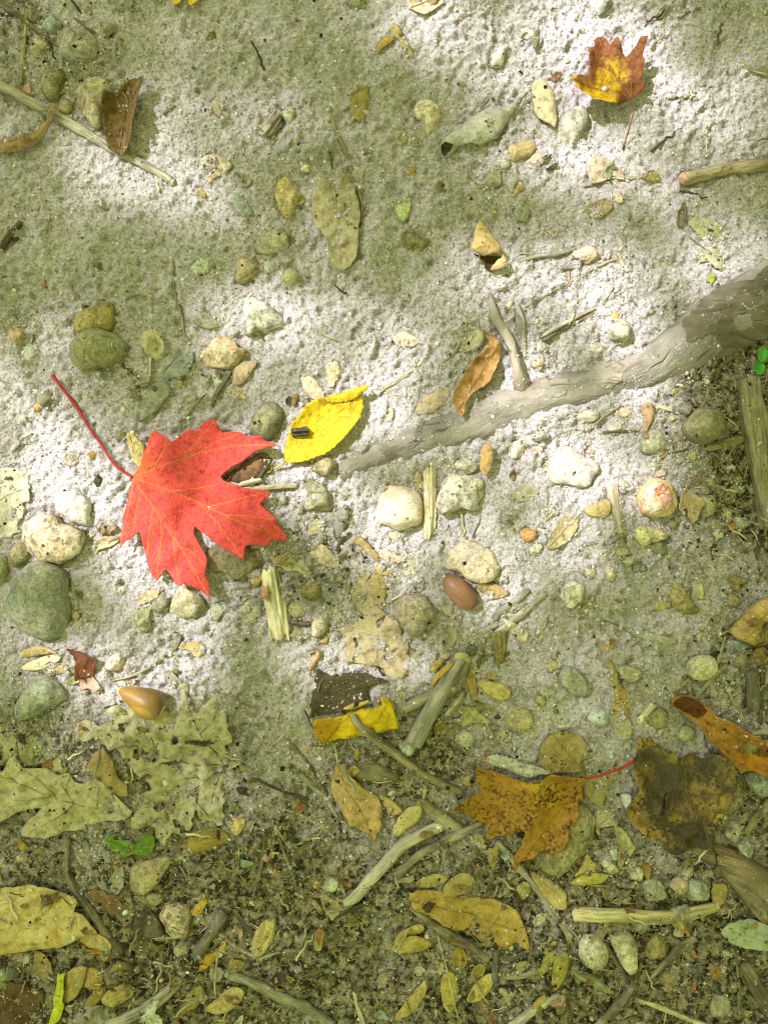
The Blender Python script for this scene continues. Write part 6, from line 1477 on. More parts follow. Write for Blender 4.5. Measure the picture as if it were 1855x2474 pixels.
leaf('black-brown maple leaf mottled with gold along its rim', 'L', [875, 200, 885, 120, 900, 60, 960, 62, 1020, 110, 1060, 140, 1100, 150, 1140, 200, 1180, 150, 1250, 180, 1320, 140, 1380, 160, 1425, 230, 1420, 330, 1385, 420, 1372, 470, 1330, 580, 1312, 640, 1300, 682, 1230, 682, 1150, 712, 1080, 716, 1040, 690, 1030, 640, 950, 622, 890, 570, 832, 512, 815, 460, 860, 410, 900, 350, 870, 280],
     (0.42, 0.27, 0.06), (0.095, 0.07, 0.042), name='maple_leaf', stalk=[1305, 670, 1330, 760, 1332, 880, 1325, 1005], stalk_r=5, stalk_col=(0.04, 0.035, 0.03), midrib=[1302, 672, 1230, 480, 1130, 330, 1000, 90], veins=[[1300, 660, 1320, 450, 1390, 190], [1295, 672, 1180, 620, 1060, 640], [1250, 540, 1050, 470, 850, 460], [1235, 500, 1180, 350, 1170, 180]], rib_r=3.5, rib_col=(0.13, 0.1, 0.06),
     grad_to=(1130, 380, 700), mottle=1.5, spot=(0.06, 0.045, 0.03), spots=0.66, spacing=0.0012, holes=[[1036, 520, 1030, 470, 1045, 400, 1072, 360, 1056, 410, 1048, 470]], wave=0.0022, wave_len=0.012, cup=0.18, lift=0.0045, dust=-0.2, gloss=0.3)
leaf('wide ochre leaf with wavy folded edges in the litter', 'K', [910, 950, 1010, 948, 1090, 950, 1180, 990, 1300, 1000, 1420, 1000, 1530, 1040, 1560, 1110, 1585, 1180, 1605, 1240, 1592, 1285, 1540, 1240, 1470, 1280, 1380, 1270, 1290, 1200, 1150, 1170, 1080, 1110, 1010, 1090, 940, 1040],
     (0.46, 0.31, 0.085), (0.31, 0.22, 0.08), midrib=[930, 1000, 1100, 1050, 1300, 1100, 1560, 1180], veins=[[1100, 1050, 1200, 1000], [1200, 1075, 1330, 1020], [1180, 1070, 1290, 1170], [1330, 1110, 1450, 1050], [1310, 1105, 1420, 1230]], rib_r=4, rib_col=(0.27, 0.19, 0.08), cup=-0.1, wave=0.0022, wave_len=0.016, lift=0.0035, dust=0.34, rough_edge=0.0008, vein_parts=False)
leaf('big ochre leaf with a pale upper half and parallel side veins', 'J', [-40, 925, 50, 915, 100, 915, 200, 890, 290, 910, 370, 940, 440, 960, 475, 985, 450, 1040, 500, 1055, 560, 1110, 590, 1140, 500, 1180, 420, 1230, 300, 1265, 120, 1290, 0, 1310, -40, 1312], (0.54, 0.44, 0.21), (0.42, 0.27, 0.05),
     midrib=[-40, 1165, 120, 1150, 300, 1110, 460, 1060, 580, 1135], veins=[[60, 1155, 200, 1010, 280, 920], [180, 1135, 300, 1030, 400, 950], [300, 1110, 390, 1040, 470, 985], [-30, 1160, 80, 1010, 170, 905]], rib_r=4, rib_col=(0.52, 0.42, 0.22), roll=0.12, lift=0.003, dust=0.34, wave=0.0012, wave_len=0.02, grad_to=(200, 1400, 420), mottle=1.4, spots=0.25)
leaf('broad pale green-grey leaf at the right margin below the pale stick', 'L', [1380, 1180, 1410, 1145, 1440, 1122, 1540, 1110, 1659, 1112, 1750, 1125, 1750, 1310, 1659, 1300, 1590, 1295, 1490, 1270, 1420, 1230], (0.40, 0.44, 0.33), (0.34, 0.38, 0.26), name='leaf', midrib=[1375, 1162, 1480, 1195, 1580, 1225, 1750, 1280], veins=[[1480, 1195, 1540, 1140], [1560, 1220, 1640, 1150], [1520, 1210, 1540, 1275], [1600, 1235, 1640, 1290]], rib_r=5, rib_col=(0.5, 0.42, 0.26), cup=-0.12, lift=0.003, dust=0.05, spots=0.1, gloss=0.25, vein_parts=False, smooth_outline=True)
leaf('pale crumpled leaf shred in the litter left of the pale stick', 'L', [300, 1130, 330, 1085, 395, 1075, 380, 1120, 350, 1140, 320, 1145], (0.47, 0.43, 0.3), wave=0.0014, dust=0.1)
leaf('brown curled leaf under the pale stick', 'L', [655, 1200, 680, 1140, 760, 1125, 860, 1130, 800, 1160, 730, 1170, 690, 1215], (0.32, 0.25, 0.14), cup=0.5, dust=0.15)
leaf('torn greyish leaf near the broad pale green-grey one', 'L', [1080, 1400, 1110, 1370, 1150, 1385, 1140, 1420, 1100, 1425], (0.42, 0.41, 0.28), dust=0.15)
rebuild()

# ------------------------------------------------------------------ seed husks and small boat-shaped leaves
husk('ribbed tan seed husk standing in the shaded upper sand', 'B', [585, 600, 600, 540, 640, 510, 685, 495, 690, 600, 670, 690, 640, 715, 595, 680], (0.42, 0.34, 0.16), (0.33, 0.26, 0.12), ribs=(4.2, 0.0003))
husk('ochre half of a broken husk in the upper shade', 'B', [725, 295, 760, 240, 815, 222, 828, 250, 780, 290, 730, 322], (0.36, 0.27, 0.09))
husk('long folded tan husk beside the ochre broken half', 'B', [815, 165, 850, 158, 885, 210, 915, 260, 938, 320, 930, 342, 900, 315, 860, 255, 825, 215], (0.42, 0.35, 0.21), roll=0.6)
husk('pale split husk left of the pale rough rock', 'C', [310, 490, 340, 445, 375, 440, 425, 500, 450, 600, 445, 725, 405, 705, 360, 680, 325, 620], (0.50, 0.42, 0.29), (0.42, 0.34, 0.22))
husk('tan oval leaf on bright sand below the pale split husk', 'C', [170, 860, 200, 820, 290, 795, 332, 830, 310, 880, 240, 915, 175, 927], (0.50, 0.40, 0.27), cat='leaf', name='small_leaf', group='fallen leaves')
husk('pink leaf scrap right of the tan oval leaf', 'C', [295, 910, 330, 875, 400, 885, 408, 905, 350, 945, 310, 935], (0.62, 0.47, 0.40), cat='leaf', name='leaf_scrap', group='fallen leaves')
husk('crumpled pink-cream leaf scrap above the frayed straw', 'C', [625, 960, 660, 895, 720, 900, 790, 950, 832, 1000, 830, 1032, 760, 1015, 720, 1035, 650, 1050, 635, 1000], (0.64, 0.52, 0.43), (0.52, 0.38, 0.29), cat='leaf', name='leaf_scrap', group='fallen leaves', roll=0.3, ribs=(2.2, 0.0007), lift=0.0015)
husk('small reddish scrap below the grey-green smooth pebble', 'C', [200, 1120, 220, 1060, 245, 1045, 258, 1070, 235, 1105], (0.52, 0.36, 0.24), cat='leaf', name='leaf_scrap', group='fallen leaves')
husk('dark shadowed leaf scrap on bright sand, upper right', 'C', [300, 225, 330, 180, 345, 170, 350, 230, 330, 275, 310, 280], (0.28, 0.26, 0.17), cat='leaf', name='leaf_scrap', group='fallen leaves', lift=0.004)
husk('pale brown leaf corner buried in lit sand with a curled edge', 'A', [1150, 920, 1200, 890, 1270, 900, 1330, 950, 1290, 990, 1240, 960, 1180, 970], (0.56, 0.47, 0.38), cat='leaf', name='leaf_scrap', group='fallen leaves', roll=0.1, dust=0.4)
husk('yellow curled husk edge in the lit sand', 'A', [1195, 1060, 1205, 1010, 1250, 985, 1300, 990, 1260, 1005, 1225, 1030], (0.60, 0.46, 0.24))
husk('long ribbed cocoon-like husk in lit sand', 'A', [1215, 610, 1245, 590, 1290, 640, 1308, 670, 1280, 690, 1240, 660], (0.48, 0.40, 0.33), ribs=(2, 0.0003), dust=0.35)
husk('pinkish oval husk right of the chunky tan stone', 'D', [1335, 800, 1345, 730, 1390, 700, 1430, 690, 1475, 690, 1440, 760, 1385, 830, 1340, 825], (0.62, 0.47, 0.36), (0.52, 0.38, 0.28), lift=0.001)
husk('pale boat-shaped husk touching the upper edge of the red leaf', 'D', [740, 1110, 765, 1105, 800, 1135, 840, 1190, 838, 1250, 805, 1298, 765, 1250, 745, 1180], (0.47, 0.39, 0.22), (0.38, 0.3, 0.16), lift=0.001)
husk('small fuzzy tan husk below the dark sandy twig', 'D', [1315, 850, 1350, 850, 1400, 885, 1410, 915, 1370, 905, 1330, 880], (0.48, 0.38, 0.26))
husk('faded pink husk above the yellow leaf, left of two', 'E', [310, 810, 355, 782, 405, 820, 440, 890, 410, 925, 350, 900, 320, 860], (0.62, 0.49, 0.41), (0.54, 0.42, 0.34), dust=0.35)
husk('tan upright husk above the yellow leaf, right of two', 'E', [445, 740, 470, 705, 510, 705, 530, 760, 505, 820, 480, 848, 450, 810], (0.52, 0.41, 0.31), (0.44, 0.33, 0.24), dust=0.2)
husk('brown seed stub beside the dark oblong stone', 'E', [248, 930, 262, 890, 290, 885, 285, 920, 260, 955], (0.36, 0.26, 0.16))
husk('pinkish flat seed with a little knob in smooth sand', 'E', [835, 560, 870, 530, 930, 545, 985, 585, 940, 615, 880, 612, 845, 600], (0.56, 0.46, 0.38), (0.48, 0.39, 0.31), dust=0.3)
husk('pale pinkish leaf beside the orange curled leaf', 'E', [955, 992, 990, 920, 1050, 880, 1120, 850, 1150, 888, 1110, 950, 1040, 990], (0.60, 0.47, 0.37), (0.5, 0.37, 0.28), cat='leaf', name='small_leaf', group='fallen leaves', roll=0.2)
husk('grey-cream scrap above the orange curled leaf', 'E', [1210, 640, 1230, 580, 1290, 520, 1340, 540, 1335, 600, 1280, 640], (0.50, 0.44, 0.33), cat='leaf', name='leaf_scrap', group='fallen leaves', dust=0.35)
husk('pinkish scrap by the pale lump in lit sand', 'E', [780, 980, 820, 960, 835, 1010, 810, 1040, 785, 1020], (0.58, 0.46, 0.38), dust=0.4)
husk('orange-tan almond husk tilted over its shadow', 'E', [1310, 1260, 1330, 1190, 1365, 1170, 1385, 1210, 1385, 1290, 1350, 1345, 1320, 1330], (0.60, 0.41, 0.24), (0.5, 0.33, 0.19), lift=0.0065, tilt=(0.1, -0.1), dust=0.1)
husk('pinkish brown husk under the wood fibres', 'E', [955, 1350, 985, 1340, 1000, 1400, 990, 1440, 965, 1410], (0.56, 0.4, 0.28))
husk('curved shell of a husk with a hollow dark cup', 'H', [595, 362, 640, 345, 700, 400, 742, 450, 735, 482, 690, 450, 650, 410, 600, 380], (0.47, 0.37, 0.2), roll=0.8, lift=0.002)
husk('dark arched rim left of the curved husk shell', 'H', [505, 430, 520, 370, 560, 330, 590, 325, 560, 350, 530, 400, 520, 460], (0.12, 0.095, 0.06), roll=0.9, lift=0.002)
husk('pink-tan husk right of the curved shell', 'H', [750, 440, 800, 428, 850, 450, 895, 482, 860, 497, 780, 482], (0.58, 0.46, 0.36))
husk('orange-tan husk below the curved shell', 'H', [710, 515, 760, 498, 800, 520, 825, 545, 815, 572, 740, 562], (0.54, 0.42, 0.28))
husk('tan leaf-like husk laid on the torn tan leaf', 'H', [690, 620, 710, 560, 740, 545, 785, 590, 788, 680, 760, 735, 735, 715, 705, 680], (0.42, 0.35, 0.2), dust=0.4)
husk('ochre leaf scrap on the tattered pale leaf', 'H', [150, 470, 190, 440, 250, 450, 265, 490, 210, 512, 165, 505], (0.44, 0.35, 0.18), dust=0.3)
husk('brown leaf beside the acorn, right of the crumbly rock', 'H', [1300, 625, 1360, 612, 1430, 620, 1478, 665, 1440, 695, 1390, 702, 1340, 670], (0.44, 0.33, 0.22), (0.54, 0.40, 0.28), cat='leaf', name='small_leaf', group='fallen leaves', lift=0.001, roll=0.35)
husk('drooping brown pod-like leaf below the crossed twigs', 'H', [1385, 905, 1420, 885, 1470, 880, 1478, 980, 1460, 1060, 1445, 1095, 1420, 1080, 1400, 980], (0.36, 0.29, 0.16), roll=0.6, ribs=(3, 0.0005), dust=0.35, cat='leaf', name='small_leaf', group='fallen leaves')
husk('reddish stub of stem below the small smooth oval stone', 'H', [345, 1100, 370, 1040, 400, 1000, 412, 1020, 395, 1070, 360, 1120], (0.42, 0.27, 0.19), roll=0.7)
husk('pale pink leaf sliver right of the small smooth oval stone', 'H', [440, 770, 470, 745, 520, 770, 555, 835, 510, 820, 470, 800], (0.52, 0.44, 0.36))
husk('pink shred at the small smooth oval stone', 'H', [405, 955, 430, 925, 480, 870, 470, 910, 440, 960], (0.56, 0.38, 0.29))
husk('yellow-brown husk arc above the folded yellow leaf', 'H', [545, 1322, 600, 1297, 650, 1290, 688, 1278, 685, 1298, 630, 1327, 570, 1335], (0.50, 0.38, 0.12), roll=0.8, lift=0.003)
husk('thin ochre curved husk left of the thick stick top', 'H', [1045, 1210, 1062, 1150, 1110, 1095, 1172, 1060, 1140, 1120, 1090, 1170, 1060, 1212], (0.40, 0.29, 0.09), roll=0.7, lift=0.001)
husk('yellow cupped husk above the thin ochre one', 'H', [1040, 1110, 1060, 1065, 1110, 1045, 1115, 1075, 1075, 1125], (0.46, 0.36, 0.14), lift=0.001)
husk('tan shell-like leaf right of the thick stick', 'H', [1310, 1182, 1350, 1168, 1420, 1178, 1482, 1200, 1497, 1250, 1455, 1292, 1390, 1272, 1340, 1222], (0.47, 0.41, 0.22), (0.38, 0.33, 0.17), ribs=(3, 0.0004), lift=0.001, cat='leaf', name='small_leaf', group='fallen leaves')
husk('brown narrow leaf left of the tan shell-like leaf', 'H', [1245, 1160, 1300, 1158, 1318, 1230, 1292, 1292, 1262, 1230], (0.40, 0.30, 0.14), roll=0.6, cat='leaf', name='small_leaf', group='fallen leaves')
husk('small brown flap above the tan shell-like leaf', 'H', [1350, 1150, 1390, 1120, 1420, 1140, 1420, 1172, 1370, 1170], (0.42, 0.34, 0.19))
husk('ochre sliver below the cut end of the thick stick', 'H', [1255, 1140, 1280, 1095, 1300, 1085, 1300, 1130, 1270, 1158], (0.42, 0.32, 0.12))
husk('tan curled husk beside the pinkish broken stick', 'I', [580, 195, 640, 160, 720, 138, 728, 210, 690, 242, 620, 232], (0.52, 0.42, 0.26), (0.42, 0.32, 0.17), roll=0.6, lift=0.001)
husk('pale husk nestled by the olive-yellow rock', 'I', [985, 740, 1015, 710, 1060, 708, 1090, 735, 1060, 760, 1010, 765], (0.48, 0.41, 0.25))
husk('pale pink leaf sliver right of the nodular white rock', 'I', [565, 775, 610, 720, 650, 680, 650, 715, 610, 765, 580, 785], (0.58, 0.46, 0.37))
husk('slim folded tan leaf above the brown spotted one', 'I', [712, 1052, 735, 1040, 760, 1060, 788, 1125, 788, 1192, 760, 1180, 735, 1110], (0.42, 0.34, 0.18), roll=0.55, lift=0.0012, cat='leaf', name='small_leaf', group='fallen leaves')
husk('brown spotted pointed leaf below the slim folded one', 'I', [745, 1345, 758, 1250, 800, 1185, 845, 1240, 862, 1320, 820, 1375, 775, 1370], (0.40, 0.31, 0.15), (0.3, 0.22, 0.1), roll=0.3, cat='leaf', name='small_leaf', group='fallen leaves', spots=0.5)
husk('small pinkish leaf above the drooping pod-like leaf', 'I', [320, 900, 345, 830, 388, 795, 385, 840, 350, 900], (0.44, 0.37, 0.29), cat='leaf', name='small_leaf', group='fallen leaves')
husk('upper of two stacked pale husks left of the dark red curl', 'G', [120, 1030, 150, 992, 240, 968, 290, 985, 335, 1010, 250, 1022, 180, 1037], (0.58, 0.46, 0.31), lift=0.002)
husk('lower of two stacked pale husks left of the dark red curl', 'G', [130, 1092, 200, 1050, 300, 1022, 368, 1015, 330, 1065, 240, 1107, 150, 1112], (0.66, 0.55, 0.41), (0.56, 0.44, 0.3), lift=0.0012)
husk('thin pale husk under the dark red curl', 'G', [275, 1130, 330, 1085, 420, 1080, 430, 1100, 350, 1132], (0.56, 0.43, 0.29))
husk('ribbed brown husk alone on shaded soil', 'J', [1085, 650, 1120, 605, 1200, 590, 1280, 605, 1317, 655, 1240, 697, 1140, 722, 1090, 705], (0.43, 0.33, 0.12), (0.35, 0.26, 0.09), lift=0.0008)
husk('tan oval husk at the knot of the dark bent stick', 'J', [470, 1215, 510, 1180, 580, 1168, 640, 1185, 668, 1230, 640, 1262, 570, 1268, 510, 1250], (0.50, 0.38, 0.2), (0.38, 0.28, 0.13), lift=0.002)
husk('orange leaf shred under the tan oval husk', 'J', [500, 1275, 570, 1265, 640, 1275, 620, 1310, 560, 1300], (0.52, 0.29, 0.06), cat='leaf', name='leaf_scrap', group='fallen leaves')
husk('brown cup-like husk under the orange leaf shred', 'J', [560, 1310, 620, 1290, 680, 1270, 670, 1320, 610, 1345], (0.28, 0.2, 0.08))
husk('leftmost and largest of the overlapping husks', 'J', [375, 1490, 395, 1410, 450, 1362, 512, 1355, 512, 1420, 480, 1500, 430, 1552, 390, 1542], (0.47, 0.37, 0.18), lift=0.003)
husk('upper right one of the overlapping husks', 'J', [500, 1470, 510, 1390, 550, 1370, 602, 1415, 600, 1470, 550, 1485], (0.40, 0.30, 0.13), lift=0.001)
husk('lower right one of the overlapping husks', 'J', [512, 1572, 545, 1505, 600, 1470, 612, 1530, 565, 1578], (0.38, 0.28, 0.12), lift=0.001)
husk('pale husk with a ragged edge right of the overlapping husks', 'J', [600, 1548, 640, 1490, 720, 1465, 782, 1480, 772, 1530, 700, 1577, 640, 1582], (0.47, 0.39, 0.2), lift=0.001)
husk('dull brown flake above the ragged-edged husk', 'J', [640, 1400, 680, 1340, 740, 1310, 760, 1345, 710, 1385], (0.32, 0.25, 0.12))
husk('split pale husk on the sandy soil, with two points below', 'J', [1445, 1282, 1458, 1190, 1510, 1132, 1572, 1120, 1568, 1210, 1522, 1290, 1475, 1322, 1470, 1270], (0.50, 0.43, 0.24), (0.42, 0.35, 0.18), ribs=(3, 0.0004))
husk('tan wing-shaped husk left of the split pale husk', 'J', [1305, 1382, 1340, 1320, 1395, 1305, 1425, 1345, 1370, 1410], (0.42, 0.33, 0.17))
husk('small brown pointed husk left of the wing-shaped one', 'J', [1205, 1410, 1225, 1355, 1260, 1385, 1258, 1445, 1220, 1435], (0.36, 0.27, 0.12))
husk('ochre torn leaf strip above the small pointed husk', 'J', [1150, 1402, 1168, 1325, 1230, 1290, 1302, 1230, 1280, 1300, 1215, 1365], (0.44, 0.29, 0.05), (0.34, 0.23, 0.05), cat='leaf', name='leaf_scrap', group='fallen leaves', dust=0.05)
husk('ochre leaf tip right of the blocky speckled stone', 'J', [1110, 1060, 1140, 1010, 1180, 980, 1192, 1010, 1150, 1078], (0.44, 0.3, 0.06), cat='leaf', name='leaf_scrap', group='fallen leaves')
husk('long tan husk under the thin brown twig', 'J', [1045, 1642, 1068, 1540, 1120, 1482, 1178, 1468, 1172, 1540, 1122, 1612], (0.46, 0.37, 0.19), lift=0.001)
husk('small grey husk above the thin brown twig', 'J', [1130, 1440, 1150, 1405, 1178, 1420, 1170, 1460], (0.4, 0.34, 0.2))
husk('wide tan husk with a frayed left end', 'J', [1178, 1617, 1225, 1565, 1320, 1490, 1392, 1483, 1402, 1540, 1330, 1610, 1250, 1637], (0.48, 0.39, 0.21), lift=0.001)
husk('pale chip lying on the dark flat stone', 'J', [880, 1195, 915, 1185, 950, 1178, 948, 1195, 905, 1210], (0.62, 0.55, 0.4), lift=0.0005, roll=0.3)
husk('split pale husk at the sandy middle bottom', 'K', [20, 1292, 40, 1180, 90, 1130, 152, 1118, 152, 1210, 110, 1290, 60, 1322], (0.45, 0.38, 0.2), ribs=(3, 0.0004))
husk('slim tan husk right of the wrinkled ochre leaf', 'K', [735, 420, 800, 425, 860, 470, 888, 515, 830, 527, 780, 490], (0.46, 0.38, 0.19), lift=0.001)
husk('pale folded husk with brown spots above the white-ended stick', 'K', [830, 602, 868, 520, 940, 465, 992, 478, 978, 560, 905, 612, 858, 642], (0.53, 0.46, 0.29), (0.45, 0.37, 0.2), lift=0.0015, roll=0.6, spots=0.45)
husk('tan husk tip below the orange maple leaf point', 'K', [1280, 672, 1310, 635, 1345, 655, 1368, 692, 1350, 717, 1310, 700], (0.48, 0.42, 0.25))
husk('narrow olive leaf under the orange maple leaf point', 'K', [1370, 722, 1400, 705, 1438, 700, 1432, 770, 1402, 832, 1375, 790], (0.38, 0.31, 0.13), cat='leaf', name='small_leaf', group='fallen leaves')
husk('flat olive leaf above the wide ochre leaf', 'K', [960, 922, 1010, 880, 1090, 862, 1142, 885, 1080, 932, 1000, 947], (0.40, 0.34, 0.16), cat='leaf', name='small_leaf', group='fallen leaves', roll=0.2)
husk('pale yellow oval husk lying on the wide ochre leaf', 'K', [1108, 982, 1138, 910, 1210, 850, 1272, 853, 1288, 900, 1242, 962, 1160, 992], (0.53, 0.45, 0.22), (0.46, 0.38, 0.17), lift=0.001, dust=0.08)
husk('pale scrap below the knobbed thin stick', 'K', [850, 905, 900, 875, 945, 880, 940, 912, 890, 912], (0.47, 0.42, 0.28))
husk('upper of two husks below the charred splinter', 'K', [832, 1312, 850, 1230, 920, 1180, 992, 1158, 1002, 1208, 905, 1242], (0.44, 0.36, 0.17), lift=0.001)
husk('lower of two husks below the charred splinter', 'K', [815, 1302, 880, 1242, 960, 1220, 1042, 1260, 1012, 1300, 900, 1327], (0.42, 0.34, 0.13), (0.34, 0.27, 0.1), lift=0.0025)
husk('long brown flat pod above the two husks', 'K', [540, 1170, 590, 1145, 660, 1130, 690, 1150, 640, 1165, 580, 1178], (0.34, 0.27, 0.14))
husk('upright yellow husk at the bottom with a straw across it', 'K', [1108, 1580, 1103, 1480, 1150, 1428, 1198, 1480, 1208, 1570, 1160, 1652, 1125, 1632], (0.48, 0.40, 0.15), (0.4, 0.33, 0.12), lift=0.001)
husk('yellow-green cupped husk right of the upright yellow one', 'K', [1253, 1582, 1268, 1530, 1340, 1450, 1393, 1428, 1392, 1510, 1322, 1577], (0.46, 0.40, 0.14), lift=0.002)
husk('narrow husk behind the yellow-green cupped one', 'K', [1268, 1505, 1288, 1400, 1345, 1372, 1348, 1440], (0.42, 0.34, 0.14), lift=0.001)
husk('thin pale crescent husk left of the upright yellow one', 'K', [1090, 1442, 1098, 1370, 1108, 1308, 1124, 1340, 1118, 1430], (0.47, 0.40, 0.22))
husk('long pale brown husk at the bottom', 'K', [838, 1692, 880, 1620, 950, 1540, 1012, 1483, 1022, 1540, 965, 1640, 890, 1682], (0.43, 0.35, 0.18), lift=0.001)
husk('small tan husk among sandy soil at the bottom', 'K', [375, 1280, 385, 1200, 420, 1140, 432, 1200, 418, 1290, 400, 1300], (0.44, 0.37, 0.21))
husk('grey crescent husk by the dark stub', 'K', [1430, 1530, 1450, 1500, 1480, 1510, 1503, 1545, 1500, 1605, 1475, 1590, 1462, 1560], (0.38, 0.34, 0.22), roll=0.7)
husk('brown ribbed scrap above the cupped husks', 'K', [1160, 1330, 1200, 1280, 1250, 1310, 1262, 1380, 1200, 1430, 1170, 1400], (0.32, 0.24, 0.09), ribs=(3, 0.0006))
husk('yellow pinch of husk in shaded soil below the folded yellow leaf', 'K', [605, 190, 615, 145, 635, 155, 625, 215], (0.52, 0.43, 0.2))
husk('grey-white seed right of the pale folded husk', 'K', [795, 410, 815, 390, 838, 390, 835, 405, 805, 420], (0.6, 0.58, 0.5))
husk('olive seed on sand left of the wrinkled ochre leaf', 'K', [250, 490, 262, 450, 285, 435, 292, 460, 275, 495], (0.34, 0.28, 0.13))
husk('small tan seed standing under the long dark twig', 'K', [995, 430, 1000, 380, 1015, 355, 1025, 385, 1015, 425], (0.48, 0.4, 0.22))
husk('olive boat-shaped husk beside the mossy stone', 'L', [535, 908, 580, 860, 660, 835, 732, 850, 712, 890, 640, 917, 560, 922], (0.43, 0.38, 0.14), (0.36, 0.31, 0.11), lift=0.0015, roll=0.5)
husk('ragged brown husk standing above the olive boat-shaped one', 'L', [548, 862, 590, 785, 615, 728, 642, 770, 688, 790, 682, 822, 612, 842], (0.42, 0.34, 0.17), roll=0.55, lift=0.001)
husk('long brown folded leaf along the thin dark twig', 'L', [300, 850, 350, 868, 420, 898, 480, 940, 502, 970, 492, 1038, 440, 1042, 380, 990, 330, 930], (0.40, 0.33, 0.17), (0.3, 0.24, 0.11), roll=0.4, lift=0.001, cat='leaf', name='small_leaf', group='fallen leaves')
husk('round tan husk left of the thin dark twig', 'L', [215, 985, 230, 925, 275, 900, 305, 940, 290, 990, 240, 1005], (0.40, 0.35, 0.21), dust=0.35)
husk('lower right yellow husk below the wide ochre leaf', 'L', [413, 1442, 428, 1345, 488, 1288, 512, 1330, 502, 1420, 445, 1502, 420, 1482], (0.47, 0.40, 0.14), lift=0.001)
husk('faint yellow husk left of the lower right yellow one', 'L', [345, 1420, 375, 1320, 430, 1285, 440, 1320, 400, 1395], (0.40, 0.35, 0.13))
husk('pale green cup husk in the litter below the wide ochre leaf', 'L', [205, 1400, 215, 1365, 250, 1345, 290, 1355, 285, 1385, 240, 1410], (0.45, 0.41, 0.22))
husk('tan husk standing at the bound end of the pale stick', 'L', [1328, 985, 1338, 912, 1400, 898, 1422, 930, 1412, 1000, 1362, 1032], (0.42, 0.34, 0.17), lift=0.001)
husk('yellow-tan leaf scrap behind the mossy stone top', 'L', [1380, 400, 1420, 330, 1470, 330, 1480, 380, 1430, 410], (0.34, 0.3, 0.12), cat='leaf', name='leaf_scrap', group='fallen leaves')
husk('white curled seed scrap on the dark mottled leaf edge', 'L', [1320, 480, 1345, 470, 1390, 505, 1395, 525, 1350, 510], (0.68, 0.65, 0.58), lift=0.003, roll=0.3)
husk('white bent scrap left of the dark mottled leaf', 'L', [810, 400, 830, 385, 858, 395, 850, 430, 825, 460, 812, 430], (0.64, 0.63, 0.56), lift=0.001)
husk('tan flake at the bottom litter by the grey lichened stick', 'L', [295, 1620, 330, 1560, 375, 1540, 380, 1575, 330, 1615], (0.36, 0.28, 0.11))
husk('brown scrap at the bottom under the forked stick', 'L', [440, 1640, 460, 1560, 500, 1560, 505, 1620, 470, 1660], (0.3, 0.24, 0.12))
husk('grey curled shell in the lower left litter', 'L', [20, 1640, 30, 1590, 60, 1600, 55, 1640], (0.3, 0.22, 0.1))
rebuild()

# ------------------------------------------------------------------ the leaves that stand proud of the ground
leaf('brown curled leaf standing on edge over the long grey stick', 'A', [615, 640, 640, 570, 690, 560, 740, 520, 790, 490, 850, 483, 850, 515, 820, 570, 815, 680, 790, 770, 770, 840, 740, 905, 700, 912, 640, 870, 620, 790, 605, 700],
     (0.20, 0.125, 0.045), (0.085, 0.052, 0.025), midrib=[845, 488, 730, 660, 690, 905], rib_r=4, rib_col=(0.2, 0.13, 0.06), scroll=0.9, lift=0.004, tilt=(0.25, 0.1), wave=0.0013, wave_len=0.01, spots=0.5, dust=0.05, thin=0.35, gloss=0.25)
leaf('long twisted brown leaf crossing the grey stick at the left margin', 'A', [-40, 830, 60, 800, 160, 780, 240, 755, 290, 700, 310, 650, 330, 615, 350, 640, 345, 680, 300, 740, 265, 800, 200, 850, 110, 890, -40, 895],
     (0.34, 0.23, 0.12), (0.2, 0.13, 0.06), axis=[-40, 860, 335, 640], roll=0.75, lift=0.003, ribs=(2.0, 0.0004), wave=0.0016, wave_len=0.008, dust=0.1)
leaf('yellow leaf crumpled at the upper rim, left piece', 'A', [820, -40, 920, -40, 915, 5, 870, 12], (0.56, 0.36, 0.12), (0.4, 0.25, 0.06), roll=0.4, lift=0.001)
leaf('bright yellow leaf at the upper rim, with two lobes', 'A', [970, -60, 1190, -60, 1165, 0, 1120, 50, 1095, 55, 1085, 10, 1052, -5, 1045, 30, 1015, 52, 995, 40, 1005, 0], (0.66, 0.46, 0.04), (0.5, 0.33, 0.03), cup=0.5, lift=0.002, spots=0.2, dust=0.02)
leaf('yellow and brown small maple leaf with a thin red stalk', 'C', [875, 575, 905, 560, 930, 540, 925, 505, 905, 495, 915, 440, 920, 400, 910, 370, 920, 320, 925, 280, 895, 270, 870, 320, 845, 345, 825, 360, 805, 320, 790, 290, 770, 255, 740, 282, 715, 245, 700, 230, 670, 228, 650, 250, 655, 300, 615, 320, 610, 370, 615, 420, 618, 470, 560, 480, 495, 515, 530, 540, 550, 570, 590, 595, 620, 615, 660, 612, 700, 612, 745, 625, 790, 635, 830, 600],
     (0.25, 0.085, 0.032), (0.78, 0.50, 0.02), name='maple_leaf', stalk=[872, 578, 878, 640, 865, 700, 850, 770, 835, 842], stalk_r=4.2, stalk_col=(0.24, 0.08, 0.055), stalk_lift=[0.016, 0.010, 0.0],
     midrib=[872, 575, 790, 480, 740, 400, 680, 240], veins=[[868, 572, 860, 450, 900, 290], [865, 575, 740, 540, 510, 518], [760, 440, 700, 400, 640, 340], [790, 480, 800, 390, 775, 270]], rib_r=3, rib_col=(0.3, 0.13, 0.06), veincol=(0.13, 0.045, 0.02), grad_to=(630, 570, 300), mottle=1.8, spots=0.32, spot=(0.24, 0.1, 0.04), cup=0.45, lift=0.011, tilt=(0.05, -0.12), wave=0.0022, wave_len=0.016, dust=-0.4, gloss=0.3, thin=0.3, drape=0.4)
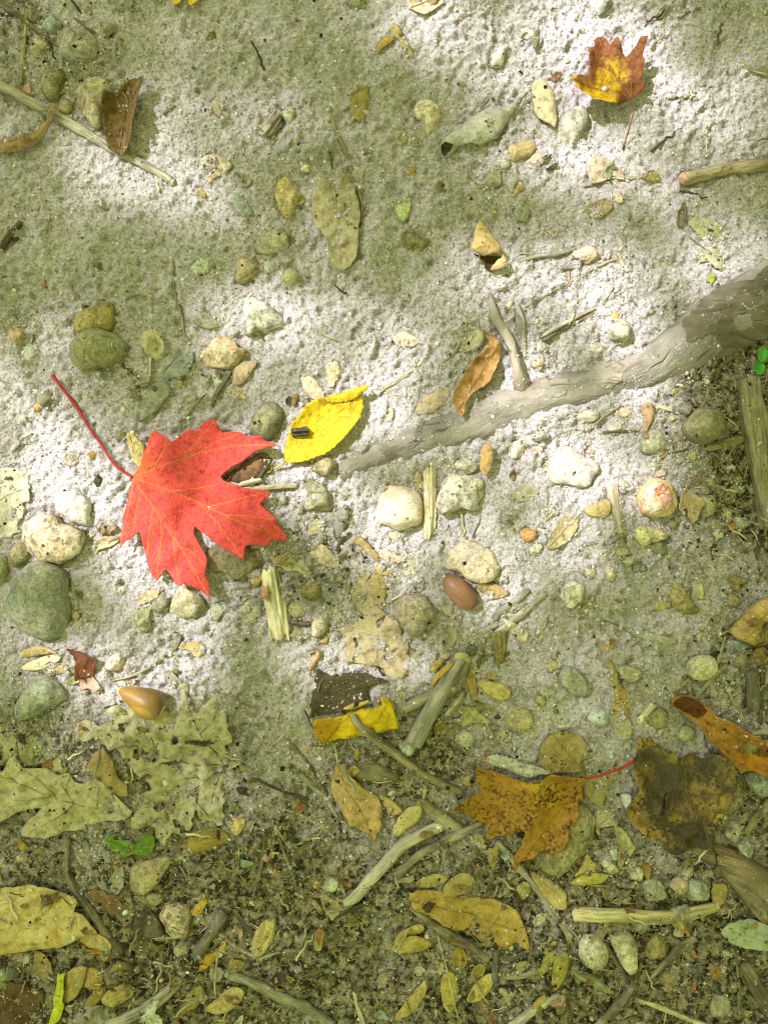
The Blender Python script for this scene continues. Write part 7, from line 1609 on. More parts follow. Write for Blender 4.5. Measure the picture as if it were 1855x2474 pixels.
leaf('dusty grey leaf rolled to a tube with shade painted in its mouth', 'B', [1605, 505, 1560, 540, 1500, 600, 1440, 630, 1380, 640, 1330, 650, 1280, 690, 1240, 725, 1160, 790, 1110, 830, 1090, 870, 1100, 930, 1150, 925, 1200, 860, 1260, 850, 1330, 850, 1420, 805, 1480, 710, 1530, 610], (0.42, 0.40, 0.34), (0.33, 0.3, 0.22), axis=[1100, 890, 1600, 510], roll=0.75, lift=0.002, dust=0.55, wave=0.0014, spots=0.1,
     extra=[('mouth_shade_sheet', [1095, 880, 1125, 862, 1165, 862, 1145, 900, 1112, 932, 1097, 912], (0.06, 0.05, 0.035), dict(lift=0.006, cup=0.4, dust=0.0, tilt=(-0.3, 0.3)))])  # shade inside the roll, laid on as a dark sheet
leaf('upper grey-blue shrivelled leaf in the shaded sand', 'D', [1112, 640, 1122, 690, 1095, 765, 1040, 795, 980, 795, 935, 792, 965, 745, 1010, 690, 1060, 662], (0.30, 0.31, 0.30), (0.22, 0.22, 0.2), roll=0.45, lift=0.0015, dust=0.3, wave=0.0014, spots=0.2, cat='leaf')
leaf('lower grey shrivelled leaf, dusted with sand', 'D', [960, 820, 992, 870, 950, 940, 900, 990, 860, 1020, 830, 1045, 780, 1020, 785, 965, 830, 915, 880, 860, 910, 825], (0.34, 0.32, 0.28), (0.24, 0.21, 0.17), roll=0.4, lift=0.001, dust=0.45, wave=0.0018, wave_len=0.007)
leaf('tan folded leaf like a tent with shade painted in its opening', 'B', [1312, 1283, 1290, 1340, 1272, 1400, 1260, 1455, 1300, 1480, 1345, 1490, 1390, 1478, 1440, 1476, 1470, 1505, 1470, 1520, 1430, 1548, 1380, 1562, 1400, 1530, 1445, 1490, 1440, 1450, 1400, 1390, 1350, 1330],
     (0.62, 0.44, 0.22), (0.5, 0.35, 0.17), axis=[1312, 1285, 1400, 1500], roll=0.75, lift=0.006, wave=0.0012, dust=0.08, thin=0.3,
     extra=[('inner_shade_sheet', [1285, 1470, 1340, 1480, 1440, 1475, 1462, 1505, 1410, 1535, 1380, 1562, 1345, 1545, 1350, 1510], (0.09, 0.05, 0.025), dict(lift=0.0015, cup=0.3, dust=0.0)),  # dark sheet standing in for the shade under the folded leaf
            ('lower_flap', [1375, 1560, 1400, 1530, 1440, 1505, 1472, 1508, 1468, 1530, 1430, 1552], (0.62, 0.40, 0.27), dict(lift=0.004, cup=0.2, dust=0.0))])
leaf('orange-brown leaf curled into a long twist against the root', 'E', [1305, 470, 1318, 510, 1360, 545, 1405, 570, 1438, 620, 1432, 690, 1395, 760, 1360, 830, 1310, 868, 1270, 890, 1235, 940, 1225, 1005, 1216, 1030, 1180, 985, 1155, 930, 1172, 870, 1212, 815, 1240, 750, 1290, 690, 1340, 645, 1372, 610, 1352, 560, 1312, 515],
     (0.46, 0.27, 0.115), (0.30, 0.155, 0.05), axis=[1400, 560, 1200, 1020], midrib=[1420, 610, 1330, 760, 1190, 985], rib_r=4, rib_col=(0.36, 0.19, 0.07), scroll=0.55, lift=0.005, wave=0.0022, wave_len=0.008, spots=0.25, dust=0.03, thin=0.3, gloss=0.25)
leaf('bright yellow toothed leaf with brown spots and a folded tip', 'E', [215, 1270, 208, 1200, 235, 1120, 260, 1060, 310, 1000, 350, 950, 395, 922, 460, 935, 520, 945, 580, 935, 640, 905, 655, 890, 662, 960, 645, 1020, 600, 1080, 560, 1130, 500, 1190, 440, 1228, 380, 1252, 300, 1277, 240, 1280],
     (0.73, 0.53, 0.02), (0.66, 0.42, 0.04), name='yellow_leaf', midrib=[218, 1265, 330, 1150, 450, 1040, 560, 960, 650, 890], veins=[[280, 1200, 270, 1130], [330, 1150, 330, 1040], [390, 1095, 400, 980], [450, 1040, 470, 950], [300, 1185, 390, 1230], [360, 1125, 480, 1180], [430, 1060, 560, 1110], [500, 1005, 620, 1020]], rib_r=3.4, rib_col=(0.62, 0.42, 0.02), vein_parts=False,
     stalk=[218, 1266, 190, 1290, 150, 1312], stalk_r=6, stalk_col=(0.42, 0.32, 0.08), teeth=(0.0024, 0.0005), cup=0.35, lift=0.0048, tilt=(0.02, 0.02), wave=0.001, spot=(0.42, 0.2, 0.04), spots=0.36, dust=-0.4, gloss=0.3, thin=0.3, drape=0.6, mottle=0.6,
     extra=[('folded_tip', [395, 922, 460, 905, 520, 890, 600, 860, 680, 838, 692, 862, 655, 893, 640, 905, 580, 935, 520, 945, 460, 935], (0.72, 0.45, 0.015), dict(lift=0.0075, cup=-0.4, dust=0.0, teeth=(0.0028, 0.001), thin=0.3, gloss=0.3))])
leaf('large bright red maple leaf with a long red stalk', 'D', [775, 1362, 800, 1320, 830, 1290, 845, 1230, 870, 1190, 880, 1150, 890, 1115, 910, 1100, 945, 1118, 975, 1135, 990, 1145, 1000, 1168, 1060, 1130, 1085, 1105, 1125, 1090, 1140, 1105, 1165, 1075, 1200, 1045, 1255, 1035, 1268, 1080, 1290, 1110, 1340, 1105, 1395, 1108, 1420, 1130, 1500, 1133, 1530, 1155, 1608, 1183, 1540, 1195, 1480, 1215, 1430, 1250, 1400, 1275, 1340, 1310, 1278, 1357,
      1295, 1378, 1340, 1396, 1400, 1416, 1480, 1431, 1558, 1439, 1545, 1476, 1500, 1516, 1530, 1541, 1590, 1591, 1595, 1621, 1652, 1696, 1640, 1721, 1560, 1713, 1545, 1746, 1440, 1741, 1420, 1746, 1415, 1826, 1380, 1801, 1330, 1781, 1290, 1751, 1255, 1736, 1220, 1706, 1170, 1671, 1122, 1638, 1125, 1681, 1150, 1731, 1175, 1771, 1207, 1821, 1200, 1871, 1195, 1911, 1215, 1951, 1226, 2038, 1170, 1996, 1120, 1971, 1090, 1951, 1055, 1973, 1030, 1951, 1010, 1926, 975, 1880, 950, 1911, 925, 1943, 895, 1911, 880, 1861, 865, 1811, 855, 1771, 840, 1721, 825, 1670, 790, 1696, 750, 1721, 718, 1753, 715, 1701, 735, 1641, 730, 1591, 750, 1521, 755, 1461, 770, 1411],
     (0.70, 0.07, 0.08), (0.68, 0.15, 0.055), name='maple_leaf', net=0.3, stalk=[778, 1362, 720, 1325, 670, 1280, 600, 1180, 540, 1100, 480, 1010, 420, 920, 370, 850, 315, 780], stalk_r=9.5, stalk_col=(0.34, 0.02, 0.035), stalk_lift=[0.004, 0.004, 0.003, 0.002, 0.003, 0.005],
     midrib=[780, 1365, 1000, 1440, 1200, 1530, 1400, 1620, 1640, 1708], veins=[[782, 1360, 950, 1300, 1150, 1230, 1350, 1180, 1590, 1183], [778, 1370, 900, 1530, 1000, 1680, 1110, 1850, 1222, 2030], [775, 1375, 770, 1500, 745, 1620, 720, 1745], [785, 1355, 850, 1270, 900, 1180, 915, 1110], [1060, 1265, 1150, 1160, 1250, 1045], [900, 1318, 960, 1220, 985, 1150], [1150, 1230, 1280, 1150, 1390, 1115], [1200, 1530, 1330, 1500, 1540, 1445], [1300, 1575, 1440, 1580, 1585, 1600], [1150, 1510, 1260, 1620, 1410, 1815], [1000, 1440, 1100, 1430, 1270, 1400], [900, 1530, 880, 1640, 870, 1800], [950, 1605, 940, 1750, 925, 1935], [1010, 1700, 1030, 1850, 1055, 1965], [1050, 1755, 1120, 1790, 1195, 1860], [830, 1440, 800, 1560, 790, 1690]],
     rib_r=2.0, rib_col=(0.80, 0.19, 0.08), grad_to=(800, 1290, 300), mottle=1.1, spots=0.2, spot=(0.55, 0.22, 0.03), cup=0.06, lift=0.0062, wave=0.0015, wave_len=0.022, dust=-0.4, gloss=0.2, thin=0.28, spacing=0.0011, vein_w=0.0004, veincol=(0.80, 0.22, 0.09), press=0.0006, rough_edge=0.0002)
leaf('dark red-brown leaf curled open, its lower flap pink', 'G', [390, 985, 430, 990, 500, 1015, 580, 1042, 555, 1100, 545, 1152, 500, 1150, 460, 1157, 445, 1110, 455, 1060, 430, 1020], (0.17, 0.055, 0.03), (0.1, 0.035, 0.02), scroll=0.6, lift=0.002, wave=0.0016, dust=0.0, gloss=0.3,
     extra=[('pink_flap', [452, 1168, 500, 1158, 545, 1148, 582, 1205, 560, 1228, 520, 1212, 470, 1218], (0.62, 0.40, 0.35), dict(lift=0.002, cup=0.4, dust=0.15))])
leaf('folded bright yellow leaf rolled along one edge, in the shade', 'H', [372, 1440, 385, 1395, 440, 1385, 500, 1378, 580, 1355, 660, 1330, 770, 1310, 752, 1262, 812, 1264, 832, 1330, 850, 1390, 866, 1440, 800, 1455, 700, 1475, 560, 1500, 440, 1522, 400, 1505, 385, 1465],
     (0.72, 0.50, 0.015), (0.62, 0.42, 0.02), name='yellow_leaf', midrib=[400, 1450, 560, 1425, 700, 1400, 840, 1380], veins=[[560, 1425, 620, 1350], [650, 1408, 700, 1325], [730, 1395, 780, 1320], [600, 1418, 650, 1480], [690, 1402, 740, 1465], [770, 1390, 820, 1445]], rib_r=3, rib_col=(0.58, 0.4, 0.03), roll=0.5, lift=0.004, wave=0.0016, wave_len=0.009, rough_edge=0.0007, spots=0.4, spot=(0.3, 0.14, 0.02), dust=0.0, gloss=0.28, thin=0.28, vein_parts=False,
     extra=[('rolled_edge', [372, 1440, 400, 1392, 500, 1380, 540, 1375, 520, 1430, 480, 1480, 440, 1522, 400, 1505, 385, 1465], (0.46, 0.25, 0.015), dict(lift=0.0085, roll=0.2, dust=0.0, spots=0.5, spot=(0.14, 0.06, 0.01)))])
leaf('ridged brown leaf curled like a horn at the right margin', 'I', [1400, 880, 1480, 790, 1540, 740, 1600, 700, 1680, 660, 1700, 800, 1640, 820, 1590, 852, 1600, 930, 1540, 957, 1490, 940, 1440, 922], (0.42, 0.29, 0.09), (0.3, 0.2, 0.06), axis=[1680, 690, 1480, 930], roll=0.85, lift=0.004, ribs=(0.5, 0.0003), wave=0.001, dust=0.1, gloss=0.25,
     veins=[[1440, 850, 1540, 920], [1480, 810, 1580, 890], [1530, 770, 1620, 840], [1580, 730, 1660, 800]], vein_parts=True, midrib=[1690, 690, 1600, 780, 1470, 920], rib_r=4, rib_col=(0.28, 0.18, 0.05))
leaf('brown shaggy leaf bits under the horn-like leaf', 'I', [1600, 860, 1690, 820, 1690, 1060, 1620, 1080, 1545, 1040, 1540, 1000, 1590, 960], (0.28, 0.2, 0.08), (0.18, 0.13, 0.06), wave=0.0025, wave_len=0.009, dust=0.2, rough_edge=0.001)
leaf('rusty orange leaf twisted lengthwise with a dark inner fold', 'I', [1083, 1305, 1100, 1262, 1150, 1248, 1200, 1255, 1262, 1290, 1330, 1358, 1430, 1400, 1520, 1455, 1600, 1490, 1700, 1520, 1700, 1690, 1600, 1680, 1520, 1660, 1455, 1668, 1420, 1625, 1370, 1570, 1300, 1500, 1245, 1425, 1180, 1360, 1130, 1325],
     (0.40, 0.20, 0.04), (0.22, 0.095, 0.025), axis=[1090, 1280, 1690, 1610], midrib=[1090, 1285, 1280, 1385, 1480, 1500, 1690, 1600], rib_r=4, rib_col=(0.3, 0.13, 0.03), scroll=0.75, lift=0.004, wave=0.0015, dust=0.06, gloss=0.3, thin=0.25, spots=0.3,
     extra=[('dark_fold', [1088, 1300, 1110, 1262, 1180, 1254, 1250, 1292, 1320, 1365, 1400, 1440, 1360, 1450, 1270, 1390, 1180, 1345], (0.13, 0.05, 0.02), dict(lift=0.0062, cup=0.3, dust=0.1)),
            ('lower_flap', [1430, 1560, 1520, 1565, 1620, 1590, 1700, 1600, 1700, 1685, 1600, 1676, 1520, 1656, 1450, 1664], (0.45, 0.2, 0.03), dict(lift=0.006, cup=0.3, dust=0.0, teeth=(0.003, 0.001)))])
leaf('brown spotted ochre leaf curled lengthwise with a pale stalk', 'K', [510, 225, 560, 228, 600, 290, 650, 350, 740, 400, 772, 490, 757, 580, 742, 620, 716, 682, 690, 640, 640, 602, 580, 582, 545, 510, 500, 430, 468, 380, 475, 300],
     (0.42, 0.29, 0.11), (0.31, 0.205, 0.075), stalk=[515, 230, 505, 180, 490, 118], stalk_r=7, stalk_col=(0.42, 0.36, 0.22), midrib=[515, 235, 560, 360, 640, 480, 715, 670], rib_r=4, rib_col=(0.28, 0.18, 0.07), roll=0.38, lift=0.003, wave=0.0016, wave_len=0.01, dust=0.15, spots=0.4, rough_edge=0.0007, holes=[[500, 320, 525, 318, 520, 342, 500, 340]])
leaf('orange and gold maple leaf with dark specks and a red stalk', 'L', [600, 290, 582, 310, 580, 370, 592, 432, 562, 400, 552, 480, 520, 540, 492, 545, 490, 620, 450, 670, 382, 722, 370, 692, 300, 740, 235, 760, 185, 806, 190, 740, 230, 680, 256, 590, 240, 580, 150, 615, 38, 642, 52, 562, 12, 552, -35, 542, -75, 500, -152, 490, -125, 440, -55, 400, 15, 380, -10, 340, -15, 300, -15, 225, 45, 240, 125, 265, 180, 282, 255, 302, 330, 300, 400, 258, 480, 255, 520, 280],
     (0.42, 0.22, 0.035), (0.64, 0.40, 0.025), name='maple_leaf', stalk=[600, 290, 670, 275, 740, 250, 800, 222, 862, 184], stalk_r=8, stalk_col=(0.42, 0.03, 0.03), stalk_lift=[0.004, 0.006, 0.008], midrib=[598, 292, 430, 360, 200, 440, -130, 488], veins=[[596, 296, 470, 450, 340, 620, 195, 795], [590, 288, 420, 280, 200, 300, -5, 240], [598, 300, 570, 360, 585, 420], [300, 405, 180, 500, 45, 635], [400, 545, 440, 600, 440, 665], [300, 400, 250, 340, 180, 290]], rib_r=3.2, rib_col=(0.40, 0.2, 0.03), veincol=(0.36, 0.18, 0.02), grad_to=(300, 330, 260), mottle=1.3, spot=(0.09, 0.045, 0.012), spots=0.6, cup=0.16, lift=0.0045, wave=0.002, wave_len=0.02, dust=0.05, gloss=0.3, thin=0.25, rough_edge=0.0004, spacing=0.0012)
leaf('silvery rolled leaf lying on the orange maple leaf', 'L', [35, 212, 60, 172, 150, 175, 250, 213, 330, 223, 422, 250, 350, 267, 302, 302, 258, 295, 180, 265, 100, 242], (0.56, 0.53, 0.45), (0.47, 0.44, 0.36), axis=[40, 195, 415, 255], roll=0.6, lift=0.001, veins=[[120, 180, 110, 235], [190, 195, 170, 260], [260, 220, 240, 288], [320, 225, 300, 290]], vein_w=0.0003, veincol=(0.3, 0.27, 0.2), dust=0.0, teeth=(0.0025, 0.0007), vein_parts=False, midrib=[40, 190, 200, 230, 415, 252], rib_r=2)
leaf('yellow-green strip of leaf among the overlapping husks', 'J', [288, 1700, 318, 1585, 335, 1500, 345, 1412, 392, 1393, 398, 1500, 382, 1600, 350, 1680, 318, 1712], (0.46, 0.50, 0.04), (0.54, 0.5, 0.05), roll=0.45, lift=0.002, dust=0.1, spots=0.2, ribs=(2, 0.0003))
leaf('white curled leaf with a toothed edge at the bottom', 'J', [845, 1602, 880, 1560, 945, 1498, 928, 1550, 922, 1590, 950, 1660, 985, 1740, 860, 1740, 850, 1660], (0.62, 0.62, 0.57), (0.52, 0.52, 0.45), scroll=0.4, lift=0.004, veins=[[870, 1600, 900, 1680, 930, 1730]], vein_w=0.0003, veincol=(0.3, 0.28, 0.2), dust=0.0, teeth=(0.003, 0.0008), vein_parts=False)
leaf('white pointed leaf tip at the bottom right of the curled one', 'J', [1290, 1740, 1320, 1700, 1352, 1680, 1396, 1643, 1398, 1740], (0.6, 0.6, 0.54), (0.5, 0.5, 0.42), cup=0.4, lift=0.003, dust=0.0)
leaf('brown scrap curled over the grey-green rounded stone', 'F', [905, 952, 935, 940, 972, 942, 986, 1000, 962, 1060, 945, 1100, 930, 1142, 908, 1142, 918, 1090, 925, 1040], (0.36, 0.23, 0.14), (0.46, 0.32, 0.22), roll=0.55, lift=0.001, wave=0.001, dust=0.1)
rebuild()

# ------------------------------------------------------------------ sticks on top of the leaves
twig('long dark twig lying across the folded yellow leaf', 'K', [600, -55, 640, -5, 690, 40, 780, 120, 870, 190, 940, 245, 1010, 300, 1110, 345, 1225, 395], [20, 27, 27, 26, 26, 25, 24, 23, 18], (0.26, 0.225, 0.155), (0.18, 0.15, 0.1), name='stick', cat='stick', sink=0.85, rough=0.1)
twig('pale barkless stick with a broken white end', 'K', [548, 1030, 600, 1000, 645, 955, 720, 865, 790, 790, 860, 715, 940, 660, 1020, 615, 1085, 590], [22, 32, 34, 35, 37, 37, 35, 34, 32], (0.50, 0.46, 0.34), (0.39, 0.35, 0.25), name='stick', cat='stick', end=(1, (0.74, 0.69, 0.56)), sink=0.9, dust=0.08)
twig('thin stick with a swollen knobbed end below the white-ended one', 'K', [840, 862, 890, 825, 960, 760, 1010, 728, 1100, 675, 1200, 620, 1270, 590, 1345, 560], [26, 24, 20, 20, 20, 21, 20, 18], (0.34, 0.29, 0.2), DARKB, name='stick', cat='stick', knots=((0.02, 0.45), (0.34, 0.2), (0.72, 0.3)), sink=0.95, shoots=[([1210, 615, 1260, 600, 1290, 610], 8)])
ps = twig('smooth cream stick with a bark wrap near its right end', 'L', [540, 1070, 640, 1074, 800, 1078, 1000, 1088, 1110, 1082, 1240, 1064, 1350, 1040], [40, 40, 39, 38, 36, 36, 28], (0.60, 0.52, 0.30), (0.5, 0.41, 0.2), name='stick', cat='stick', sink=0.9, rough=0.05, fine=0.05, dust=0.03, end=(1, (0.62, 0.55, 0.38)), sides=18)
for x, y, r, c in ((1120, 1082, 46, (0.44, 0.40, 0.27)), (1150, 1077, 50, (0.47, 0.44, 0.30)), (1180, 1072, 48, (0.42, 0.38, 0.25)), (560, 1072, 45, (0.26, 0.2, 0.1))):
    twig(None, 'L', [x - 16, y + 4, x, y, x + 18, y - 4], [r * 0.92, r, r * 0.9], c, tuple(q * .6 for q in c), name='bark_wrap', parent=ps, loc=tuple(ps.location), sink=0.9 * 38 / r * 0.8, support=False)
twig('fine pale straw crossing the upright yellow husk', 'K', [1085, 1230, 1120, 1350, 1150, 1470, 1180, 1610, 1212, 1730], 4, (0.55, 0.5, 0.33), name='straw', cat='straw', sink=1.2)
twig('thin straw over the round tan husk', 'L', [30, 992, 120, 985, 215, 970], 5, (0.42, 0.38, 0.26), name='straw', cat='straw')
twig('thin pale grass stem in shaded sand above the orange maple leaf', 'L', [10, 0, 60, 50, 130, 100, 245, 150], [5, 5, 5, 4], (0.5, 0.46, 0.28), name='straw', cat='straw')
slab('dark chip of bark lying on the yellow leaf', 'E', [252, 1090, 280, 1082, 335, 1072, 352, 1085, 350, 1115, 325, 1128, 262, 1132], 30, (0.09, 0.085, 0.08), DARK, name='bark_chip', cat='bark chip', sink=0.0, ridge=0.0016, dust=0.0, rnd=0.75)
pebble('grey pebble lying on the small maple leaf', 'C', 713, 530, 20, 16, 10, (0.45, 0.47, 0.44), on=True, H=14, dust=0.0)
rebuild()

# ------------------------------------------------------------------ acorns, gall, seedling
def acorn(label, t, tip, butt, wid, cols, prof, tip_col):
    a, b = P(t, *tip), P(t, *butt); w = wid * UM
    z = gz(*((a[0] + b[0]) / 2, (a[1] + b[1]) / 2)) + w * 0.78
    r = root_empty('acorn', ((a[0] + b[0]) / 2, (a[1] + b[1]) / 2, z - w), label, 'acorn')
    revolve('nut', a, b, [(s, q * w) for s, q in prof], (z, z), M_WOOD, r, tuple(r.location), 26, 0.02, 3, True, col=cols[0], tint=cols[1], dust=-0.2)
    d = np.array(b) - np.array(a)
    revolve('point', tuple(np.array(a) - d * 0.06), tuple(np.array(a) + d * 0.05), [(0, 0.03 * w), (0.5, 0.12 * w), (1, 0.2 * w)], (z, z), M_STONE, r, tuple(r.location), 12, 0.0, 2, col=tip_col, tint=tip_col, dust=0, speck=0.1, rough=0.5)
    revolve('cap_scar', tuple(np.array(b) - d * 0.02), tuple(np.array(b) + d * 0.012), [(0, 0.44 * w), (0.6, 0.40 * w), (1, 0.2 * w)], (z, z), M_STONE, r, tuple(r.location), 14, 0.05, 4, col=(0.46, 0.36, 0.24), tint=(0.3, 0.22, 0.14), dust=0.1, speck=0.3, rough=0.8)
    return r
ROUNDN = [(0.0, 0.06), (0.02, 0.25), (0.06, 0.45), (0.13, 0.66), (0.22, 0.82), (0.34, 0.94), (0.48, 1.0), (0.62, 0.99), (0.76, 0.92), (0.87, 0.78), (0.94, 0.62), (0.985, 0.45), (1.0, 0.38)]
PEAR = [(0.0, 0.1), (0.05, 0.25), (0.15, 0.42), (0.28, 0.6), (0.42, 0.78), (0.56, 0.93), (0.68, 1.0), (0.8, 0.96), (0.9, 0.78), (0.97, 0.48), (1.0, 0.2)]
acorn('glossy chestnut-brown acorn below the cream crumbly rock', 'H', (1118, 572), (1290, 742), 68, ((0.34, 0.155, 0.085), (0.27, 0.13, 0.08)), ROUNDN, (0.5, 0.4, 0.28))
ac2 = acorn('amber pear-shaped acorn with a pale yellow point', 'G', (700, 1212), (950, 1330), 88, ((0.42, 0.23, 0.045), (0.30, 0.17, 0.05)), PEAR, (0.66, 0.5, 0.14))
nut_mat = M_WOOD.copy(); nut_mat.name = 'nut_shell'
nut_mat.node_tree.nodes['Principled BSDF'].inputs['Roughness'].default_value = 0.42
nut_mat.node_tree.nodes['Principled BSDF'].inputs['Specular IOR Level'].default_value = 0.5
for nd in nut_mat.node_tree.nodes:
    if nd.type == 'BUMP': nd.inputs['Strength'].default_value = 0.06
    if nd.type == 'MAPPING': nd.inputs['Scale'].default_value = (0.015, 0.22, 1)
for ob in list(bpy.data.objects):
    if ob.name.startswith('nut'): ob.data.materials[0] = nut_mat
# the split gall: a tan shell with crumpled pink flesh showing
def ring(cx, cy, r, n=14, jit=0.06, s=1):
    q = random.Random(s); out = []
    for k in range(n):
        a = 2 * math.pi * k / n; f = r * q.uniform(1 - jit, 1 + jit); out += [cx + math.cos(a) * f, cy + math.sin(a) * f]
    return out
gc = P('I', 1000, 130)
gall = root_empty('split_gall', (gc[0], gc[1], gz(*gc)), 'round split gall with a tan shell and crumpled pink flesh', 'gall')
V, F, c = stone_data(PP('I', ring(1002, 130, 112)), 100 * UM, 77, 'round', 0.25, 0.03, 40, 12)
mesh_obj('shell', V, F, M_STONE, tuple(gall.location), gall, True, None, True, col=(0.60, 0.44, 0.24), tint=(0.5, 0.37, 0.2), dust=0.0, speck=0.15, rough=0.6)
V, F, c = stone_data(PP('I', [905, 150, 915, 90, 950, 55, 990, 35, 1030, 50, 1055, 100, 1050, 160, 1010, 210, 950, 225, 905, 205]), 92 * UM, 78, 'rough', 0.62, 0.2, 46, 16)
mesh_obj('flesh', V, F, M_STONE, tuple(gall.location), gall, True, None, True, col=(0.70, 0.52, 0.46), tint=(0.66, 0.28, 0.16), dust=0.12, speck=0.4, rough=0.7)
for k, (fl, cc) in enumerate(((( 950, 80, 1000, 50, 1030, 70, 1000, 100, 960, 110), (0.66, 0.3, 0.2)), ((985, 130, 1020, 110, 1050, 150, 1030, 190, 1000, 180), (0.6, 0.36, 0.3)), ((920, 170, 960, 150, 980, 190, 940, 215), (0.74, 0.6, 0.55)))):
    rebuild()
    V, F, at = leaf_mesh(PP('I', fl), wave=0.001, wave_len=0.004, cup=0.5, sd=90 + k, spacing=0.0008)
    solid(mesh_obj('flesh_flap', V, F, M_LEAF, tuple(gall.location), gall, True, at, False, col=cc, tint=tuple(q * .8 for q in cc), dust=0.0, spots=0.1), 0.0005)
sg = P('F', 1572, 720)
seedl = root_empty('seedling', (sg[0], sg[1], gz(*sg)), 'tiny seedling with two round green leaves beside the root', 'seedling')
z0 = gz(*sg)
for fl, z in (([1548, 690, 1552, 645, 1578, 632, 1600, 650, 1598, 700, 1578, 722, 1555, 715], 0.013), ([1538, 750, 1542, 722, 1570, 710, 1595, 728, 1598, 760, 1580, 785, 1552, 778], 0.010)):
    V, F, at = leaf_mesh(PP('F', fl), cup=0.25, wave=0.0002, sd=5, drape=0.0, smooth_outline=True, spacing=0.0008)
    dz = z0 + z - min(v[2] for v in V)
    V = [(x, y, q + dz) for x, y, q in V]
    solid(mesh_obj('seed_leaf', V, F, M_LEAF, tuple(seedl.location), seedl, True, at, False, col=(0.08, 0.34, 0.035), tint=(0.12, 0.4, 0.05), dust=0.0, spots=0.0, gloss=0.35, thin=0.3), 0.0004)
a, b = P('F', 1575, 700), P('F', 1600, 760)
V, F, G = tube_data([np.array((b[0], b[1], z0 - 0.002)), np.array(((a[0] + b[0]) / 2, (a[1] + b[1]) / 2, z0 + 0.005)), np.array((a[0], a[1], z0 + 0.011))], [0.0007, 0.0006, 0.0005], 8, 1, 0.05)
mesh_obj('stem', V, F, M_LEAF, tuple(seedl.location), seedl, True, None, False, col=(0.14, 0.3, 0.06), tint=(0.2, 0.3, 0.08), dust=0.0, spots=0.0)
rebuild()

# ------------------------------------------------------------------ small countable bits: tiny pebbles, leaf scraps, twiglets
V_, F_, W_, o_ = [], [], [], 0
for v, f, w in SUPPORT:
    V_.extend(v); F_.extend([tuple(i + o_ for i in q) for q in f]); W_.extend([w] * len(f)); o_ += len(v)
ALLB = BVHTree.FromPolygons(V_, F_)
CLEAN = ('maple_leaf', 'yellow_leaf', 'acorn', 'seedling', 'split_gall', 'stone', 'pebble', 'tree_root', 'oak_leaf')
def free_spot(rule):
    while True:
        x, y = random.uniform(-0.235, 0.235), random.uniform(-0.312, 0.312)
        h = float(humus(x, y))
        if random.random() < rule(h, x, y):
            loc, nrm, idx, d = ALLB.ray_cast(Vector((x, y, 0.12)), Vector((0, 0, -1)), 0.3)
            if loc is None or not W_[idx].startswith(CLEAN):
                return x, y
def tile_of(x, y):                       # survey coordinates of a ground place
    return ((x / KM + 927.5)) * Z, (1237.0 - y / KM) * Z
TILE['W'] = (0, 0)
